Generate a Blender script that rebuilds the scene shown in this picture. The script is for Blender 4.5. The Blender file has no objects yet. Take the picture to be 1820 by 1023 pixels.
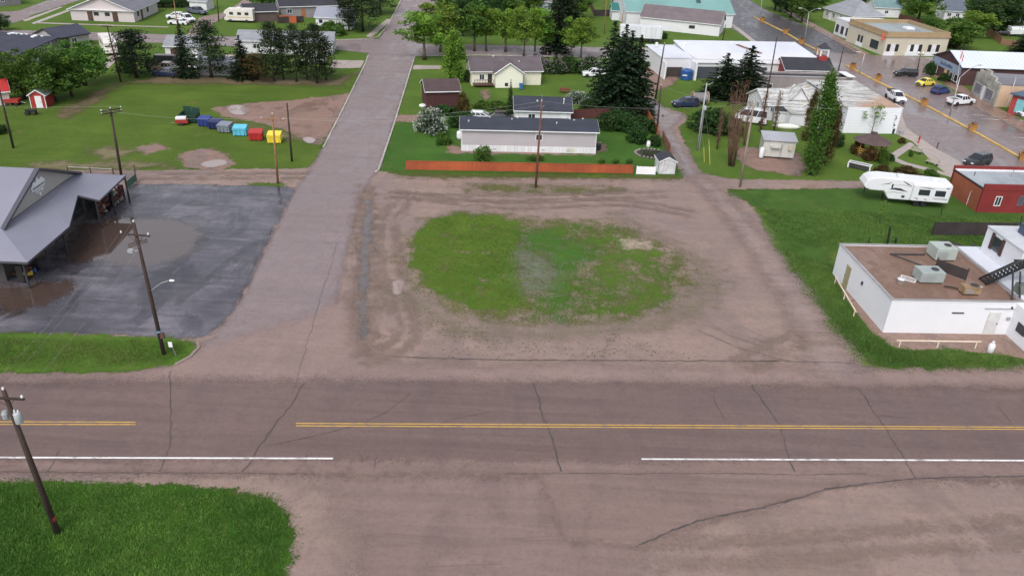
import bpy, math, random
import numpy as np
from mathutils import Vector, Matrix
random.seed(7); RNG = np.random.default_rng(7)
S = bpy.context.scene; C = S.collection
D2R = math.radians
# ------------------------------------------------------------------ survey of the site
FOC, PIT, ROL, HC = 1420.0, D2R(28.15), D2R(-2.59), 37.0
_f = Vector((0, math.cos(PIT), -math.sin(PIT))); _r0 = Vector((1, 0, 0)); _d0 = _f.cross(_r0)
_cr, _sr = math.cos(ROL), math.sin(ROL)
_rt = _r0*_cr + _d0*_sr; _dn = _d0*_cr - _r0*_sr
def ray(x, y): return _rt*(x-910) + _dn*(y-511.5) + _f*FOC
def G(x, y, z=0.0):
    d = ray(x, y); t = (HC-z)/(-d.z); return Vector((d.x*t, d.y*t, z))
def TOP(b, t):
    g = G(*b); h = Vector((g.x, g.y, 0)).normalized(); d = ray(*t); k = g.dot(h)/d.dot(h)
    return Vector((d.x*k, d.y*k, HC+d.z*k))
def HT(b, t): return TOP(b, t).z
def WID(b, w): g = G(*b); return w*((g-Vector((0,0,HC))).dot(_f))/FOC
def ANG(a, b): v = G(*b)-G(*a); return math.atan2(v.y, v.x)

# ------------------------------------------------------------------ mesh builder
class MB:
    def __init__(s): s.v=[]; s.f=[]; s.m=[]
    def add(s, vs, fs, m=0):
        o=len(s.v); s.v.extend([tuple(p) for p in vs])
        for f in fs: s.f.append([o+i for i in f]); s.m.append(m)
        return s
    def bx(s,x0,x1,y0,y1,z0,z1,m=0):
        return s.add([(x0,y0,z0),(x1,y0,z0),(x1,y1,z0),(x0,y1,z0),(x0,y0,z1),(x1,y0,z1),(x1,y1,z1),(x0,y1,z1)],
            [(0,3,2,1),(4,5,6,7),(0,1,5,4),(1,2,6,5),(2,3,7,6),(3,0,4,7)],m)
    def poly(s,pts,m=0): return s.add(pts,[list(range(len(pts)))],m)
    def tube(s,pts,r,n=6,m=0,cap=True):
        pts=[Vector(p) for p in pts]; rs=r if isinstance(r,(list,tuple)) else [r]*len(pts)
        vs=[];fs=[]
        for i,p in enumerate(pts):
            t=(pts[min(i+1,len(pts)-1)]-pts[max(i-1,0)]).normalized()
            a=t.cross(Vector((0,0,1)) if abs(t.z)<.9 else Vector((1,0,0))).normalized(); b=t.cross(a)
            for k in range(n):
                w=2*math.pi*k/n; vs.append(p+(a*math.cos(w)+b*math.sin(w))*rs[i])
        for i in range(len(pts)-1):
            for k in range(n):
                k2=(k+1)%n; fs.append((i*n+k,i*n+k2,(i+1)*n+k2,(i+1)*n+k))
        if cap: fs.append(list(range(n))[::-1]); fs.append([(len(pts)-1)*n+k for k in range(n)])
        return s.add(vs,fs,m)
    def lathe(s,prof,n=12,c=(0,0,0),m=0,axis='z'):
        vs=[];fs=[]
        for (r,z) in prof:
            for k in range(n):
                w=2*math.pi*k/n; p=(r*math.cos(w),r*math.sin(w),z)
                if axis=='y': p=(p[0],p[2],p[1])
                if axis=='x': p=(p[2],p[0],p[1])
                vs.append((p[0]+c[0],p[1]+c[1],p[2]+c[2]))
        for i in range(len(prof)-1):
            for k in range(n):
                k2=(k+1)%n; fs.append((i*n+k,i*n+k2,(i+1)*n+k2,(i+1)*n+k))
        fs.append(list(range(n))[::-1]); fs.append([(len(prof)-1)*n+k for k in range(n)])
        return s.add(vs,fs,m)
    def prismy(s,prof,y0,y1,m=0,in0=0,in1=None):   # profile in x,z pushed along y
        n=len(prof); vs=[(x,y0,z) for x,z in prof]+[(x,y1,z) for x,z in prof]
        fs=[list(range(n)),list(range(n,2*n))[::-1]]+[(i,n+i,n+(i+1)%n,(i+1)%n) for i in range(n)]
        return s.add(vs,fs,m)
    def prismx(s,prof,x0,x1,m=0):                   # profile in y,z pushed along x
        n=len(prof); vs=[(x0,y,z) for y,z in prof]+[(x1,y,z) for y,z in prof]
        fs=[list(range(n))[::-1],list(range(n,2*n))]+[(i,(i+1)%n,n+(i+1)%n,n+i) for i in range(n)]
        return s.add(vs,fs,m)
    def prismz(s,prof,z0,z1,m=0):
        n=len(prof); vs=[(p[0],p[1],z0) for p in prof]+[(p[0],p[1],z1) for p in prof]
        fs=[list(range(n))[::-1],list(range(n,2*n))]+[(i,(i+1)%n,n+(i+1)%n,n+i) for i in range(n)]
        return s.add(vs,fs,m)
    def mesh(s,name,mats,smooth=False,bevel=0):
        me=bpy.data.meshes.new(name); me.from_pydata(s.v,[],s.f)
        for m in (mats if isinstance(mats,(list,tuple)) else [mats]): me.materials.append(m)
        me.polygons.foreach_set('material_index',s.m)
        if smooth: me.polygons.foreach_set('use_smooth',[True]*len(s.f))
        if bevel:
            import bmesh
            bm=bmesh.new(); bm.from_mesh(me); bmesh.ops.remove_doubles(bm,verts=bm.verts,dist=1e-4)
            es=[e for e in bm.edges if len(e.link_faces)==2 and e.calc_face_angle(0)>.5]
            bmesh.ops.bevel(bm,geom=es,offset=bevel,segments=2,affect='EDGES',profile=.6); bm.to_mesh(me); bm.free()
        me.update(); return me
    def build(s,name,mats,parent=None,smooth=False,bevel=0,loc=None,rz=0):
        return link(name,s.mesh(name,mats,smooth,bevel),parent,loc,rz)
def link(name,me,parent=None,loc=None,rz=0):
    o=bpy.data.objects.new(name,me); C.objects.link(o)
    if parent: o.parent=parent
    if loc is not None: o.location=loc
    if rz: o.rotation_euler=(0,0,rz)
    return o
def tag(o,label=None,cat=None,group=None,kind=None):
    if label: o['label']=label
    if cat: o['category']=cat
    if group: o['group']=group
    if kind: o['kind']=kind
    return o
def thing(name,label,cat,loc=(0,0,0),rz=0,group=None):
    o=bpy.data.objects.new(name,None); C.objects.link(o); o.empty_display_size=.3
    o.location=loc; o.rotation_euler=(0,0,rz); return tag(o,label,cat,group)
def kids(o): return list(o.children)
def dup(root,loc=None,rz=None,label=None,group=None,scale=None,parent=None):
    r=root.copy(); C.objects.link(r)
    if parent: r.parent=parent
    for ch in kids(root):
        c=ch.copy(); C.objects.link(c); c.parent=r
        for g in kids(ch):
            d=g.copy(); C.objects.link(d); d.parent=c
    if loc is not None: r.location=loc
    if rz is not None: r.rotation_euler=(0,0,rz)
    if label: r['label']=label
    if group: r['group']=group
    if scale is not None: r.scale=scale
    return r

# ------------------------------------------------------------------ materials
def nodes(name):
    m=bpy.data.materials.new(name); m.use_nodes=True; nt=m.node_tree; nt.nodes.clear()
    out=nt.nodes.new('ShaderNodeOutputMaterial'); return m,nt,out
class N:
    def __init__(s,nt): s.nt=nt
    def __call__(s,t,props=None,**ins):
        n=s.nt.nodes.new('ShaderNode'+t)
        for k,v in (props or {}).items(): setattr(n,k,v)
        for k,v in ins.items():
            key=int(k[1:]) if k[0]=='_' else k.replace('_',' ')
            sock=n.inputs[key]
            if isinstance(v,bpy.types.NodeSocket): s.nt.links.new(v,sock)
            else: sock.default_value=v
        return n
    def math(s,op,a,b=0.5,clamp=False):
        n=s('Math',{'operation':op,'use_clamp':clamp},_0=a,_1=b); return n.outputs[0]
    def noise(s,vec,scale,detail=6,rough=.6,dist=0):
        return s('TexNoise',Vector=vec,Scale=scale,Detail=detail,Roughness=rough,Distortion=dist).outputs['Fac']
    def ramp(s,fac,lo,hi,a=0.,b=1.,smooth=True):
        return s('MapRange',{'interpolation_type':'SMOOTHSTEP' if smooth else 'LINEAR'},Value=fac,From_Min=lo,From_Max=hi,To_Min=a,To_Max=b).outputs[0]
    def mix(s,fac,a,b,mode='MIX'):
        n=s.nt.nodes.new('ShaderNodeMix'); n.data_type='RGBA'; n.blend_type=mode
        for i,v in ((0,fac),(6,a),(7,b)):
            if isinstance(v,bpy.types.NodeSocket): s.nt.links.new(v,n.inputs[i])
            else: n.inputs[i].default_value=(tuple(v)+(1,))[:4] if i else v
        return n.outputs[2]
    def obj(s,rz=0,sc=(1,1,1)):
        t=s('TexCoord').outputs['Object']
        return s('Mapping',Vector=t,Rotation=(0,0,rz),Scale=sc).outputs[0] if (rz or sc!=(1,1,1)) else t
    def bsdf(s,col,rough=.8,metal=0,bump=None,bs=.3,bd=.02,spec=.5,**k):
        b=s('BsdfPrincipled',Roughness=rough,Metallic=metal,**k)
        if isinstance(col,bpy.types.NodeSocket): s.nt.links.new(col,b.inputs['Base Color'])
        else: b.inputs['Base Color'].default_value=tuple(col)+(1,)
        b.inputs['Specular IOR Level'].default_value=spec
        if bump is not None:
            s.nt.links.new(s('Bump',Strength=bs,Distance=bd,Height=bump).outputs[0],b.inputs['Normal'])
        return b
_mc={}
def mul(c,k): return tuple(min(1,x*k) for x in c)
def M(name,col,rough=.7,var=.12,sc=2.0,metal=0,spec=.5,pat=None,per=.2,dirt=0.15):
    """painted / built surface: base colour with large and small noise, optional pattern"""
    if name in _mc: return _mc[name]
    m,nt,out=nodes(name); n=N(nt); v=n.obj()
    big=n.noise(v,sc*.25,5); fine=n.noise(v,sc*6,4)
    c=n.mix(n.ramp(big,.3,.7),mul(col,1-var),mul(col,1+var))
    c=n.mix(n.ramp(fine,.35,.75,0,.5*var*3 if var<.3 else .45),c,mul(col,.72))
    h=fine
    if dirt:
        st=n.noise(n.obj(0,(1.5,1.5,.12)),1.6,5); c=n.mix(n.ramp(st,.55,.78,0,dirt),c,mul((col[0]*.62,col[1]*.55,col[2]*.5),1))
    if pat:
        xyz=n('SeparateXYZ',Vector=n('TexCoord').outputs['Object'])
        if pat=='siding': t=xyz.outputs[2]
        elif pat=='boards': t=n.math('ADD',xyz.outputs[0],xyz.outputs[1])
        elif pat=='ribx': t=xyz.outputs[0]
        elif pat=='riby': t=xyz.outputs[1]
        elif pat=='shingle': t=n.math('ADD',n.math('MULTIPLY',xyz.outputs[2],2.0),n.math('MULTIPLY',n.noise(v,3,2),.05))
        if pat!='brick':
            fr=n.math('FRACT',n.math('DIVIDE',t,per))
            ln=n.ramp(fr,.0,.16,1,0)
            c=n.mix(n.math('MULTIPLY',ln,.55 if pat!='shingle' else .3),c,mul(col,.45))
            if pat in('boards','shingle'):
                cell=n('TexWhiteNoise',{'noise_dimensions':'1D'},W=n.math('FLOOR',n.math('DIVIDE',t,per))).outputs[0]
                c=n.mix(n.math('MULTIPLY',cell,.3),c,mul(col,.5))
            h=n.math('SUBTRACT',n.math('MULTIPLY',fine,.3),ln)
        else:
            b=n('TexBrick',Vector=n.obj(0,(1,1,1)),Scale=2.0); c=n.mix(.6,c,b.outputs[0],'MULTIPLY')
    b=n.bsdf(c,rough,metal,h,.35,.015,spec); nt.links.new(b.outputs[0],out.inputs[0]); _mc[name]=m; return m
def glass(name,col=(.02,.025,.03)):
    if name in _mc: return _mc[name]
    m,nt,out=nodes(name); n=N(nt); c=n.mix(n.noise(n.obj(),.9,2),col,mul(col,2.2))
    nt.links.new(n.bsdf(c,.06,0,spec=.7).outputs[0],out.inputs[0]); _mc[name]=m; return m
def leafmat(name,dark,light,dry=None):
    if name in _mc: return _mc[name]
    m,nt,out=nodes(name); n=N(nt)
    t=n('Attribute',{'attribute_name':'tone'}).outputs['Fac']; oi=n('ObjectInfo').outputs['Random']
    c=n.mix(t,dark,light)
    c=n('HueSaturation',Color=c,Hue=n.ramp(oi,0,1,.485,.515,False),Saturation=1.0,Value=n.ramp(oi,0,1,.82,1.18,False)).outputs[0]
    d=n.bsdf(c,.6,spec=.25); tr=n('BsdfTranslucent',Color=n.mix(.5,c,light)); mx=n('MixShader',Fac=.28)
    nt.links.new(d.outputs[0],mx.inputs[1]); nt.links.new(tr.outputs[0],mx.inputs[2]); nt.links.new(mx.outputs[0],out.inputs[0])
    _mc[name]=m; return m
def ground_mat(name,cols,rough=(.7,.9),streak=None,fine=.35,edge=(1.0,.3,.7),wet=0,spec=.5,bs=.25,blot=.12,alpha=True,grit=14,wetcol=.6,bd=.03,wsc=.25,holes=None,ior=1.5):
    """sheet lying on the ground: cols = 3 tones; edge=(raggedness m, softness m, noise scale)"""
    gr=('grass' in name or 'lawn' in name); K=(1.27,1.25,1.08) if gr else ((1.40,1.285,1.255) if 'street' in name else (1.46,1.32,1.235)); cols=[tuple(x*k for x,k in zip(c_,K)) for c_ in cols]
    m,nt,out=nodes(name); n=N(nt); v=n.obj(); YAW=D2R(-3.6)
    a=n.noise(v,blot,6,.65); b=n.noise(v,.9,6,.7); g=n.noise(v,grit,3,.7)
    c=n.mix(n.ramp(a,.32,.68),cols[0],cols[1])
    c=n.mix(n.ramp(b,.42,.72,0,.75),c,cols[2])
    if streak:
        sv=n.obj(streak[0],(streak[1],streak[2],1)); s1=n.noise(sv,1.0,5,.65); s2=n.noise(sv,3.1,4,.6)
        c=n.mix(n.ramp(s1,.38,.7,0,streak[3]),c,mul(cols[0],.62)); c=n.mix(n.ramp(s2,.5,.75,0,streak[3]*.7),c,mul(cols[1],1.22))
    c=n.mix(n.ramp(g,.3,.7,0,fine),c,mul(cols[0],.55)); c=n.mix(n.ramp(n.noise(v,grit*.35,4,.75),.55,.8,0,fine),c,mul(cols[1],1.35))
    if gr:
        dr=n.noise(v,.33,7,.7,.3); c=n.mix(n.ramp(dr,.54,.74,0,.62),c,(cols[0][1]*1.2,cols[0][1]*1.1,cols[0][1]*.42)); c=n.mix(n.ramp(n.noise(v,1.7,6,.75),.56,.7,0,.55),c,mul(cols[0],.55)); c=n.mix(n.ramp(n.noise(v,.11,3,.5),.5,.72,0,.35),c,(cols[1][0]*1.35,cols[1][1]*1.2,cols[1][2]*1.3))
    m3=n.noise(v,3.1,6,.82); c=n.mix(n.ramp(m3,.47,.66,0,.42 if fine else 0),c,mul(cols[2],.58)); c=n.mix(n.ramp(n.noise(v,.31,7,.8,.5),.55,.68,0,.35 if fine else 0),c,mul(cols[0],.7))
    r=n.ramp(b,.3,.7,rough[0],rough[1]); sp=spec
    if wet:
        w=n.ramp(n.noise(n.obj(streak[0] if streak else 0,(1,.45,1)) ,wsc,6,.62,.6),.5,.58,0,wet)
        c=n.mix(w,c,n.mix(1,c,(wetcol,wetcol,wetcol*1.02),'MULTIPLY')); r=n.math('MULTIPLY',r,n.math('SUBTRACT',1.0,n.math('MULTIPLY',w,.8)))
    bd_=n.bsdf(c,r,0,n.math('ADD',n.math('MULTIPLY',g,.4),b),bs,bd,sp,IOR=ior)
    if alpha:
        sd=n('Attribute',{'attribute_name':'sd'}).outputs['Fac']
        e=n.math('ADD',sd,n.math('MULTIPLY',n.math('SUBTRACT',n.noise(v,edge[2],8,.68),.5),edge[0]*2.6))
        if holes: e=n.math('MINIMUM',e,n.math('MULTIPLY',n.math('SUBTRACT',n.noise(v,holes[0],7,.72),holes[1]),holes[2]))
        e=n.math('ADD',e,n.math('MULTIPLY',n.math('SUBTRACT',n.noise(v,9,3,.75),.5),edge[1]*5.0))
        al=n.ramp(e,-.025,.025); mx=n('MixShader',Fac=al)
        nt.links.new(n('BsdfTransparent').outputs[0],mx.inputs[1]); nt.links.new(bd_.outputs[0],mx.inputs[2]); nt.links.new(mx.outputs[0],out.inputs[0])
    else: nt.links.new(bd_.outputs[0],out.inputs[0])
    return m

# ------------------------------------------------------------------ ground sheets with a distance-to-edge attribute
def chaikin(p,k):
    for _ in range(k):
        q=np.roll(p,-1,0); p=np.stack([p*.75+q*.25,p*.25+q*.75],1).reshape(-1,2)
    return p
def sdist(P,poly):
    x,y=P[:,0],P[:,1]; d=np.full(len(P),1e9); ins=np.zeros(len(P),bool)
    for a,b in zip(poly,np.roll(poly,-1,0)):
        e=b-a; L=(e@e)+1e-12; t=np.clip(((x-a[0])*e[0]+(y-a[1])*e[1])/L,0,1)
        d=np.minimum(d,np.hypot(x-a[0]-t*e[0],y-a[1]-t*e[1]))
        c=((a[1]>y)!=(b[1]>y)); 
        with np.errstate(divide='ignore',invalid='ignore'): xi=(b[0]-a[0])*(y-a[1])/(b[1]-a[1])+a[0]
        ins^=(c&(x<xi))
    return np.where(ins,d,-d)
LAY=[0.0]; LEV=[]
def W2(poly): return np.array([G(*p)[:2] for p in poly])
def sheet(name,polys,mat,cell=.8,margin=1.6,smooth=0,kind='structure',label=None,world=False,minus=None,z=None):
    PP=[chaikin(np.array(p) if world else W2(p),smooth) for p in polys]
    al=np.concatenate(PP); lo=al.min(0)-margin-cell; hi=al.max(0)+margin+cell
    nx=int((hi[0]-lo[0])/cell)+2; ny=int((hi[1]-lo[1])/cell)+2
    X,Y=np.meshgrid(lo[0]+np.arange(nx)*cell,lo[1]+np.arange(ny)*cell); pts=np.stack([X.ravel(),Y.ravel()],1)
    sd=np.max([sdist(pts,p) for p in PP],0)
    for q in (minus or []): sd=np.minimum(sd,-sdist(pts,chaikin(W2(q),smooth)))
    keep=(sd>-margin).reshape(ny,nx)
    k=keep[:-1,:-1]|keep[1:,:-1]|keep[:-1,1:]|keep[1:,1:]
    j,i=np.nonzero(k); a=j*nx+i; F=np.stack([a,a+1,a+nx+1,a+nx],1)
    u,inv=np.unique(F.ravel(),return_inverse=True)
    test=pts[u][:: max(1,len(u)//400)]; lv=1
    for (l0,pl,mg,bb) in LEV:
        if lo[0]>bb[2] or hi[0]<bb[0] or lo[1]>bb[3] or hi[1]<bb[1]: continue
        if l0>=lv and (any((sdist(test,p)>-mg-.5).any() for p in pl) or any((sdist(p,q)>-margin-.5).any() for p in pl for q in PP)): lv=l0+1
    LEV.append((lv,PP,margin,(lo[0],lo[1],hi[0],hi[1]))); z=.004*lv if z is None else z; LAY[0]=max(LAY[0],z)
    v=np.concatenate([pts[u],np.full((len(u),1),z)],1)
    me=npmesh(name,v,inv.reshape(-1,4)); at=me.attributes.new('sd','FLOAT','POINT'); at.data.foreach_set('value',sd[u].astype(np.float32))
    me.materials.append(mat); o=link(name,me); o['kind']=kind
    if label: o['label']=label
    return o
def npmesh(name,v,f):
    me=bpy.data.meshes.new(name); v=np.asarray(v,np.float32); f=np.asarray(f,np.int32); k=f.shape[1]
    me.vertices.add(len(v)); me.vertices.foreach_set('co',v.ravel()); me.loops.add(f.size); me.loops.foreach_set('vertex_index',f.ravel())
    me.polygons.add(len(f)); me.polygons.foreach_set('loop_start',np.arange(0,f.size,k,dtype=np.int32)); me.polygons.foreach_set('loop_total',np.full(len(f),k,np.int32))
    me.update(calc_edges=True); me.validate(); return me
def strip(name,pts,w,mat,z=None,kind='structure'):   # flat painted line or crack along pixel points
    LAY[0]+=.0002; z=(LAY[0] if z is None else z)
    P=[G(*p) for p in pts]; mb=MB(); vs=[]
    for i,p in enumerate(P):
        t=(P[min(i+1,len(P)-1)]-P[max(i-1,0)]); t.z=0; t.normalize(); nn=Vector((-t.y,t.x,0)); ww=w[i] if isinstance(w,list) else w
        vs+= [p+nn*ww/2+Vector((0,0,z)),p-nn*ww/2+Vector((0,0,z))]
    mb.add(vs,[(2*i,2*i+1,2*i+3,2*i+2) for i in range(len(P)-1)]); o=mb.build(name,mat); o['kind']=kind; return o
def kerb(name,pts,w=.18,h=.13,mat=None,z0=0.0):
    P=[G(*p) for p in pts]; mb=MB(); vs=[]
    for i,p in enumerate(P):
        t=(P[min(i+1,len(P)-1)]-P[max(i-1,0)]); t.normalize(); nn=Vector((-t.y,t.x,0))
        for s_,zz in ((1,-.05),(1,h),(-1,h),(-1,-.05)): vs.append(p+nn*s_*w/2+Vector((0,0,zz+z0)))
    k=len(P); fs=[]
    for i in range(k-1):
        for a in range(4): b=(a+1)%4; fs.append((4*i+a,4*i+b,4*i+4+b,4*i+4+a))
    fs+=[(0,1,2,3),(4*k-1,4*k-2,4*k-3,4*k-4)]
    mb.add(vs,fs); o=mb.build(name,mat); o['kind']='structure'; return o
# ------------------------------------------------------------------ camera, sky, light
cam=bpy.data.cameras.new('Camera'); co=bpy.data.objects.new('Camera',cam); C.objects.link(co); S.camera=co
cam.sensor_fit='HORIZONTAL'; cam.sensor_width=36; cam.lens=36*FOC/1820; cam.clip_start=.5; cam.clip_end=6000
R_=Matrix((( _rt.x,-_dn.x,-_f.x),(_rt.y,-_dn.y,-_f.y),(_rt.z,-_dn.z,-_f.z)))
co.matrix_world=Matrix.Translation((0,0,HC))@R_.to_4x4()
W=bpy.data.worlds.new('World'); S.world=W; W.use_nodes=True; nt=W.node_tree; nt.nodes.clear(); n=N(nt)
sky=nt.nodes.new('ShaderNodeTexSky'); sky.sky_type='NISHITA'; sky.sun_disc=False; sky.sun_elevation=D2R(50); sky.sun_rotation=D2R(200)
sky.air_density=1.0; sky.dust_density=3.0; sky.ozone_density=1.0
hs=n('HueSaturation',Color=sky.outputs[0],Saturation=.34,Value=1.0)
bg=n('Background',Color=hs.outputs[0],Strength=.13); nt.links.new(bg.outputs[0],n('OutputWorld').inputs[0])
sun=bpy.data.lights.new('Sun','SUN'); sun.energy=.95; sun.angle=D2R(28); sun.color=(1,.96,.92)
so=bpy.data.objects.new('Sun',sun); C.objects.link(so); so.rotation_euler=(D2R(40),0,D2R(-20))
vs=S.view_settings; vs.view_transform='Standard'; vs.look='None'; vs.gamma=1; vs.exposure=0.72
S.cycles.transparent_max_bounces=24; S.cycles.max_bounces=6
# ------------------------------------------------------------------ ground
YAW=D2R(-3.6)
GR1,GR2,GR3=(.055,.122,.018),(.088,.155,.026),(.105,.125,.034)
grass_base=ground_mat('grass_ground',(mul(GR1,0.86),mul(GR2,0.86),mul(GR3,0.86)),(.9,1),None,.5,alpha=False,blot=.06,bs=.6,grit=5,spec=.15)
grass_dark=ground_mat('lawn',((.03,.083,.014),(.046,.112,.02),(.055,.1,.022)),(.9,1),None,.5,edge=(.3,.15,1.2),blot=.12,bs=.6,grit=6,spec=.15)
grass_mow=ground_mat('field_grass',((0.0499,0.0963,0.0129),(0.0705,0.1221,0.0189),(0.0860,0.0989,0.0275)),(.9,1),(YAW,.05,.55,.35),.45,edge=(1.8,.5,.5),blot=.1,bs=.6,grit=5,spec=.15)
grass_thin=ground_mat('thin_grass',((0.0756,0.0900,0.0288),(0.0936,0.1008,0.0396),(0.1080,0.0864,0.0540)),(.9,1),None,.5,edge=(3.0,1.9,.5),blot=.2,holes=(.33,.49,9),bs=.6,grit=6,spec=.15)
grass_rich=ground_mat('rich_grass',((.033,.078,.015),(.05,.112,.022),(.065,.1,.026)),(.9,1),None,.6,edge=(2.2,.9,.45),holes=(.3,.36,12),blot=.25,bs=.8,grit=6,spec=.15)
dirt=ground_mat('gravel',((.172,.138,.136),(.215,.165,.143),(.165,.125,.112)),(.55,.9),(YAW,.06,.5,.35),.3,edge=(.9,.35,.8),wet=.45,wetcol=.72,blot=.07,wsc=.16)
dirt_b=ground_mat('brown_dirt',((0.1674,0.1147,0.0961),(0.1860,0.1333,0.1147),(0.1426,0.0961,0.0775)),(.6,.9),None,.35,edge=(1.6,.5,.6),wet=.6,wetcol=.65,blot=.2)
asph=ground_mat('highway_asphalt',((0.1066,0.0787,0.0756),(0.1209,0.0911,0.0887),(0.0961,0.0713,0.0701)),(.5,.8),(YAW,.035,.75,.55),.28,edge=(.9,1.5,.5),blot=.05,grit=20,wet=.35,wetcol=.82)
asph_edge=ground_mat('highway_shoulder',((0.1504,0.1133,0.1062),(0.1632,0.1229,0.1165),(0.1312,0.0992,0.0941)),(.5,.8),(YAW,.035,.75,.5),.28,edge=(.6,.6,.7),blot=.06,grit=20,wet=.35,wetcol=.8)
street_m=ground_mat('street_asphalt',((0.1617,0.1373,0.1419),(0.1815,0.1551,0.1584),(0.1485,0.1241,0.1254)),(.45,.7),(YAW+math.pi/2,.03,.5,.35),.22,edge=(.7,.5,.6),blot=.05,grit=18,wet=.5,wetcol=.9)
apron_m=ground_mat('dusty_apron',((0.1798,0.1376,0.1314),(0.1922,0.1476,0.1414),(0.1612,0.1228,0.1166)),(.5,.8),(YAW,.04,.5,.3),.25,edge=(1.2,1.6,.35),blot=.06,grit=18,wet=.4,wetcol=.85)
lot_m=ground_mat('lot_asphalt',((.047,.05,.066),(.132,.134,.165),(.064,.065,.083)),(.22,.5),(D2R(-40),.07,.4,.75),.3,edge=(.8,.5,.6),blot=.14,grit=20,wet=1.0,wetcol=.58,wsc=.22)  # pale streaks: drier asphalt and sky reflection, both put into the colour
main_m=ground_mat('main_street_asphalt',((0.1485,0.1221,0.1221),(0.1650,0.1373,0.1366),(0.1320,0.1056,0.1036)),(.25,.5),(D2R(60),.04,.35,.4),.25,edge=(.3,.25,.7),blot=.07,grit=16,wet=.55,wetcol=.75,wsc=.12)
main_d=ground_mat('old_asphalt',((.05,.05,.06),(.066,.064,.075),(.042,.04,.048)),(.3,.55),(D2R(60),.03,.4,.45),.3,edge=(.3,.25,.7),blot=.08,grit=14,wet=.3,wetcol=.8)
conc=ground_mat('concrete',((0.2592,0.2376,0.2304),(0.2880,0.2664,0.2592),(0.2304,0.2016,0.1908)),(.4,.7),None,.2,edge=(.15,.08,.9),blot=.2,wet=.5,wetcol=.85)
conc_b=ground_mat('stained_concrete',((0.1768,0.1258,0.1054),(0.2040,0.1462,0.1258),(0.1428,0.0986,0.0802)),(.35,.7),None,.3,edge=(.35,.12,.9),blot=.25,wet=.8,wetcol=.7)
mud_pud=ground_mat('muddy_water',((.05,.037,.033),(.056,.043,.04),(.043,.031,.026)),(.02,.05),None,.0,edge=(1.6,1.0,.4),bs=.01,spec=.9,ior=1.75)
pud=ground_mat('puddle_water',((.20,.17,.165),(.22,.185,.18),(.18,.15,.15)),(.03,.08),None,.0,edge=(.6,.2,.7),bs=.02,spec=.8)
ditchw=ground_mat('ditch_water',((.085,.08,.083),(.1,.094,.097),(.07,.064,.065)),(.04,.12),None,.1,edge=(.9,.4,.6),bs=.02,spec=.7,holes=(.35,.37,6))
def worn(name,col):
    m,nt,out=nodes(name); n=N(nt); v=n.obj(0,(.6,1,1)); c=n.mix(n.ramp(n.noise(v,2.2,7,.75),.5,.64,0,.75),col,(.2,.155,.14)); c=n.mix(n.ramp(n.noise(v,.25,4,.6),.45,.7,0,.35),c,(.22,.17,.14))
    nt.links.new(n.bsdf(c,.6).outputs[0],out.inputs[0]); return m
paint_y=worn('road_paint_yellow',(.55,.33,.07)); paint_w=worn('road_paint_white',(.72,.71,.71))
crack_m=M('tar_crack',(.075,.06,.058),.5,.2,3,dirt=0); kerb_m=M('kerb_concrete',(.38,.35,.33),.7,.2,1.5); kerb_y=M('kerb_yellow_paint',(.55,.36,.1),.6,.25,2,dirt=.4)
kerb_w=M('kerb_worn',(.28,.22,.19),.75,.25,1.5)

g=MB().bx(-1500,1500,-60,2600,-2,-.012).build('ground',grass_base); g['kind']='structure'
# mown field behind the lane, left of the street
sheet('field_grass',[[(-80,170),(60,195),(230,150),(330,138),(600,130),(650,118),(600,215),(555,298),(545,301),(-120,300)]],grass_mow,1.2,2)
sheet('lawn',[[(736,205),(812,210),(1013,205),(1150,190),(1215,312),(720,306),(676,303),(700,225)]],grass_dark,.9,1)
sheet('lawn',[[(1290,338),(1540,330),(1900,345),(1900,440),(1475,440),(1470,500),(1520,570),(1560,600),(1555,645),(1500,600),(1440,520),(1400,460),(1360,375)]],grass_rich,.8,1.5)
# gravel yard around the grass oval
sheet('gravel_lot',[[(-110,297),(250,303),(545,299),(562,285),(672,303),(722,313),(1215,318),(1235,318),(1290,335),(1318,352),(1345,375),(1368,430),(1400,478),(1432,530),(1475,590),(1512,640),(1560,659),(1950,662),(1950,760),(-180,760),(-180,655),(0,662),(250,657),(345,615),(60,600),(-60,500)]],dirt,.8,1.8)
sheet('gravel_lot',[[(-150,800),(1950,800),(1950,1120),(-150,1120)],],dirt,.7,1.8)
sheet('lane',[[(1142,170),(1160,170),(1178,190),(1218,203),(1222,212),(1206,228),(1232,285),(1246,308),(1300,318),(1545,322),(1700,329),(1700,341),(1545,334),(1290,337),(1215,340),(1214,312),(1188,265),(1160,218),(1146,190)]],dirt,.7,1.2)
sheet('gravel_yard',[[(1132,125),(1162,116),(1190,126),(1206,140),(1196,150),(1168,160),(1156,178),(1140,165)]],dirt_b,.8,1)
sheet('dirt_patch',[[(375,192),(440,184),(520,178),(610,168),(626,165),(600,215),(570,258),(545,252),(500,228),(440,215),(395,206)]],dirt_b,.8,2)
sheet('dirt_patch',[[(318,275),(360,262),(400,272),(420,292),(400,303),(330,298)],[(235,262),(280,255),(300,265),(260,275)]],dirt_b,.7,2)
sheet('dirt_patch',[[(1312,262),(1345,262),(1420,272),(1436,296),(1420,312),(1340,302),(1310,285)]],dirt_b,.7,1)
sheet('dirt_patch',[[(700,203),(745,204),(745,216),(696,216)],[(790,255),(822,262),(1050,275),(1078,268),(1070,252),(1058,250),(1058,276),(900,274),(800,272)]],dirt_b,.5,.8)
sheet('dirt_patch',[[(858,160),(868,160),(868,176),(858,176)]],dirt_b,.5,.8)
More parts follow.
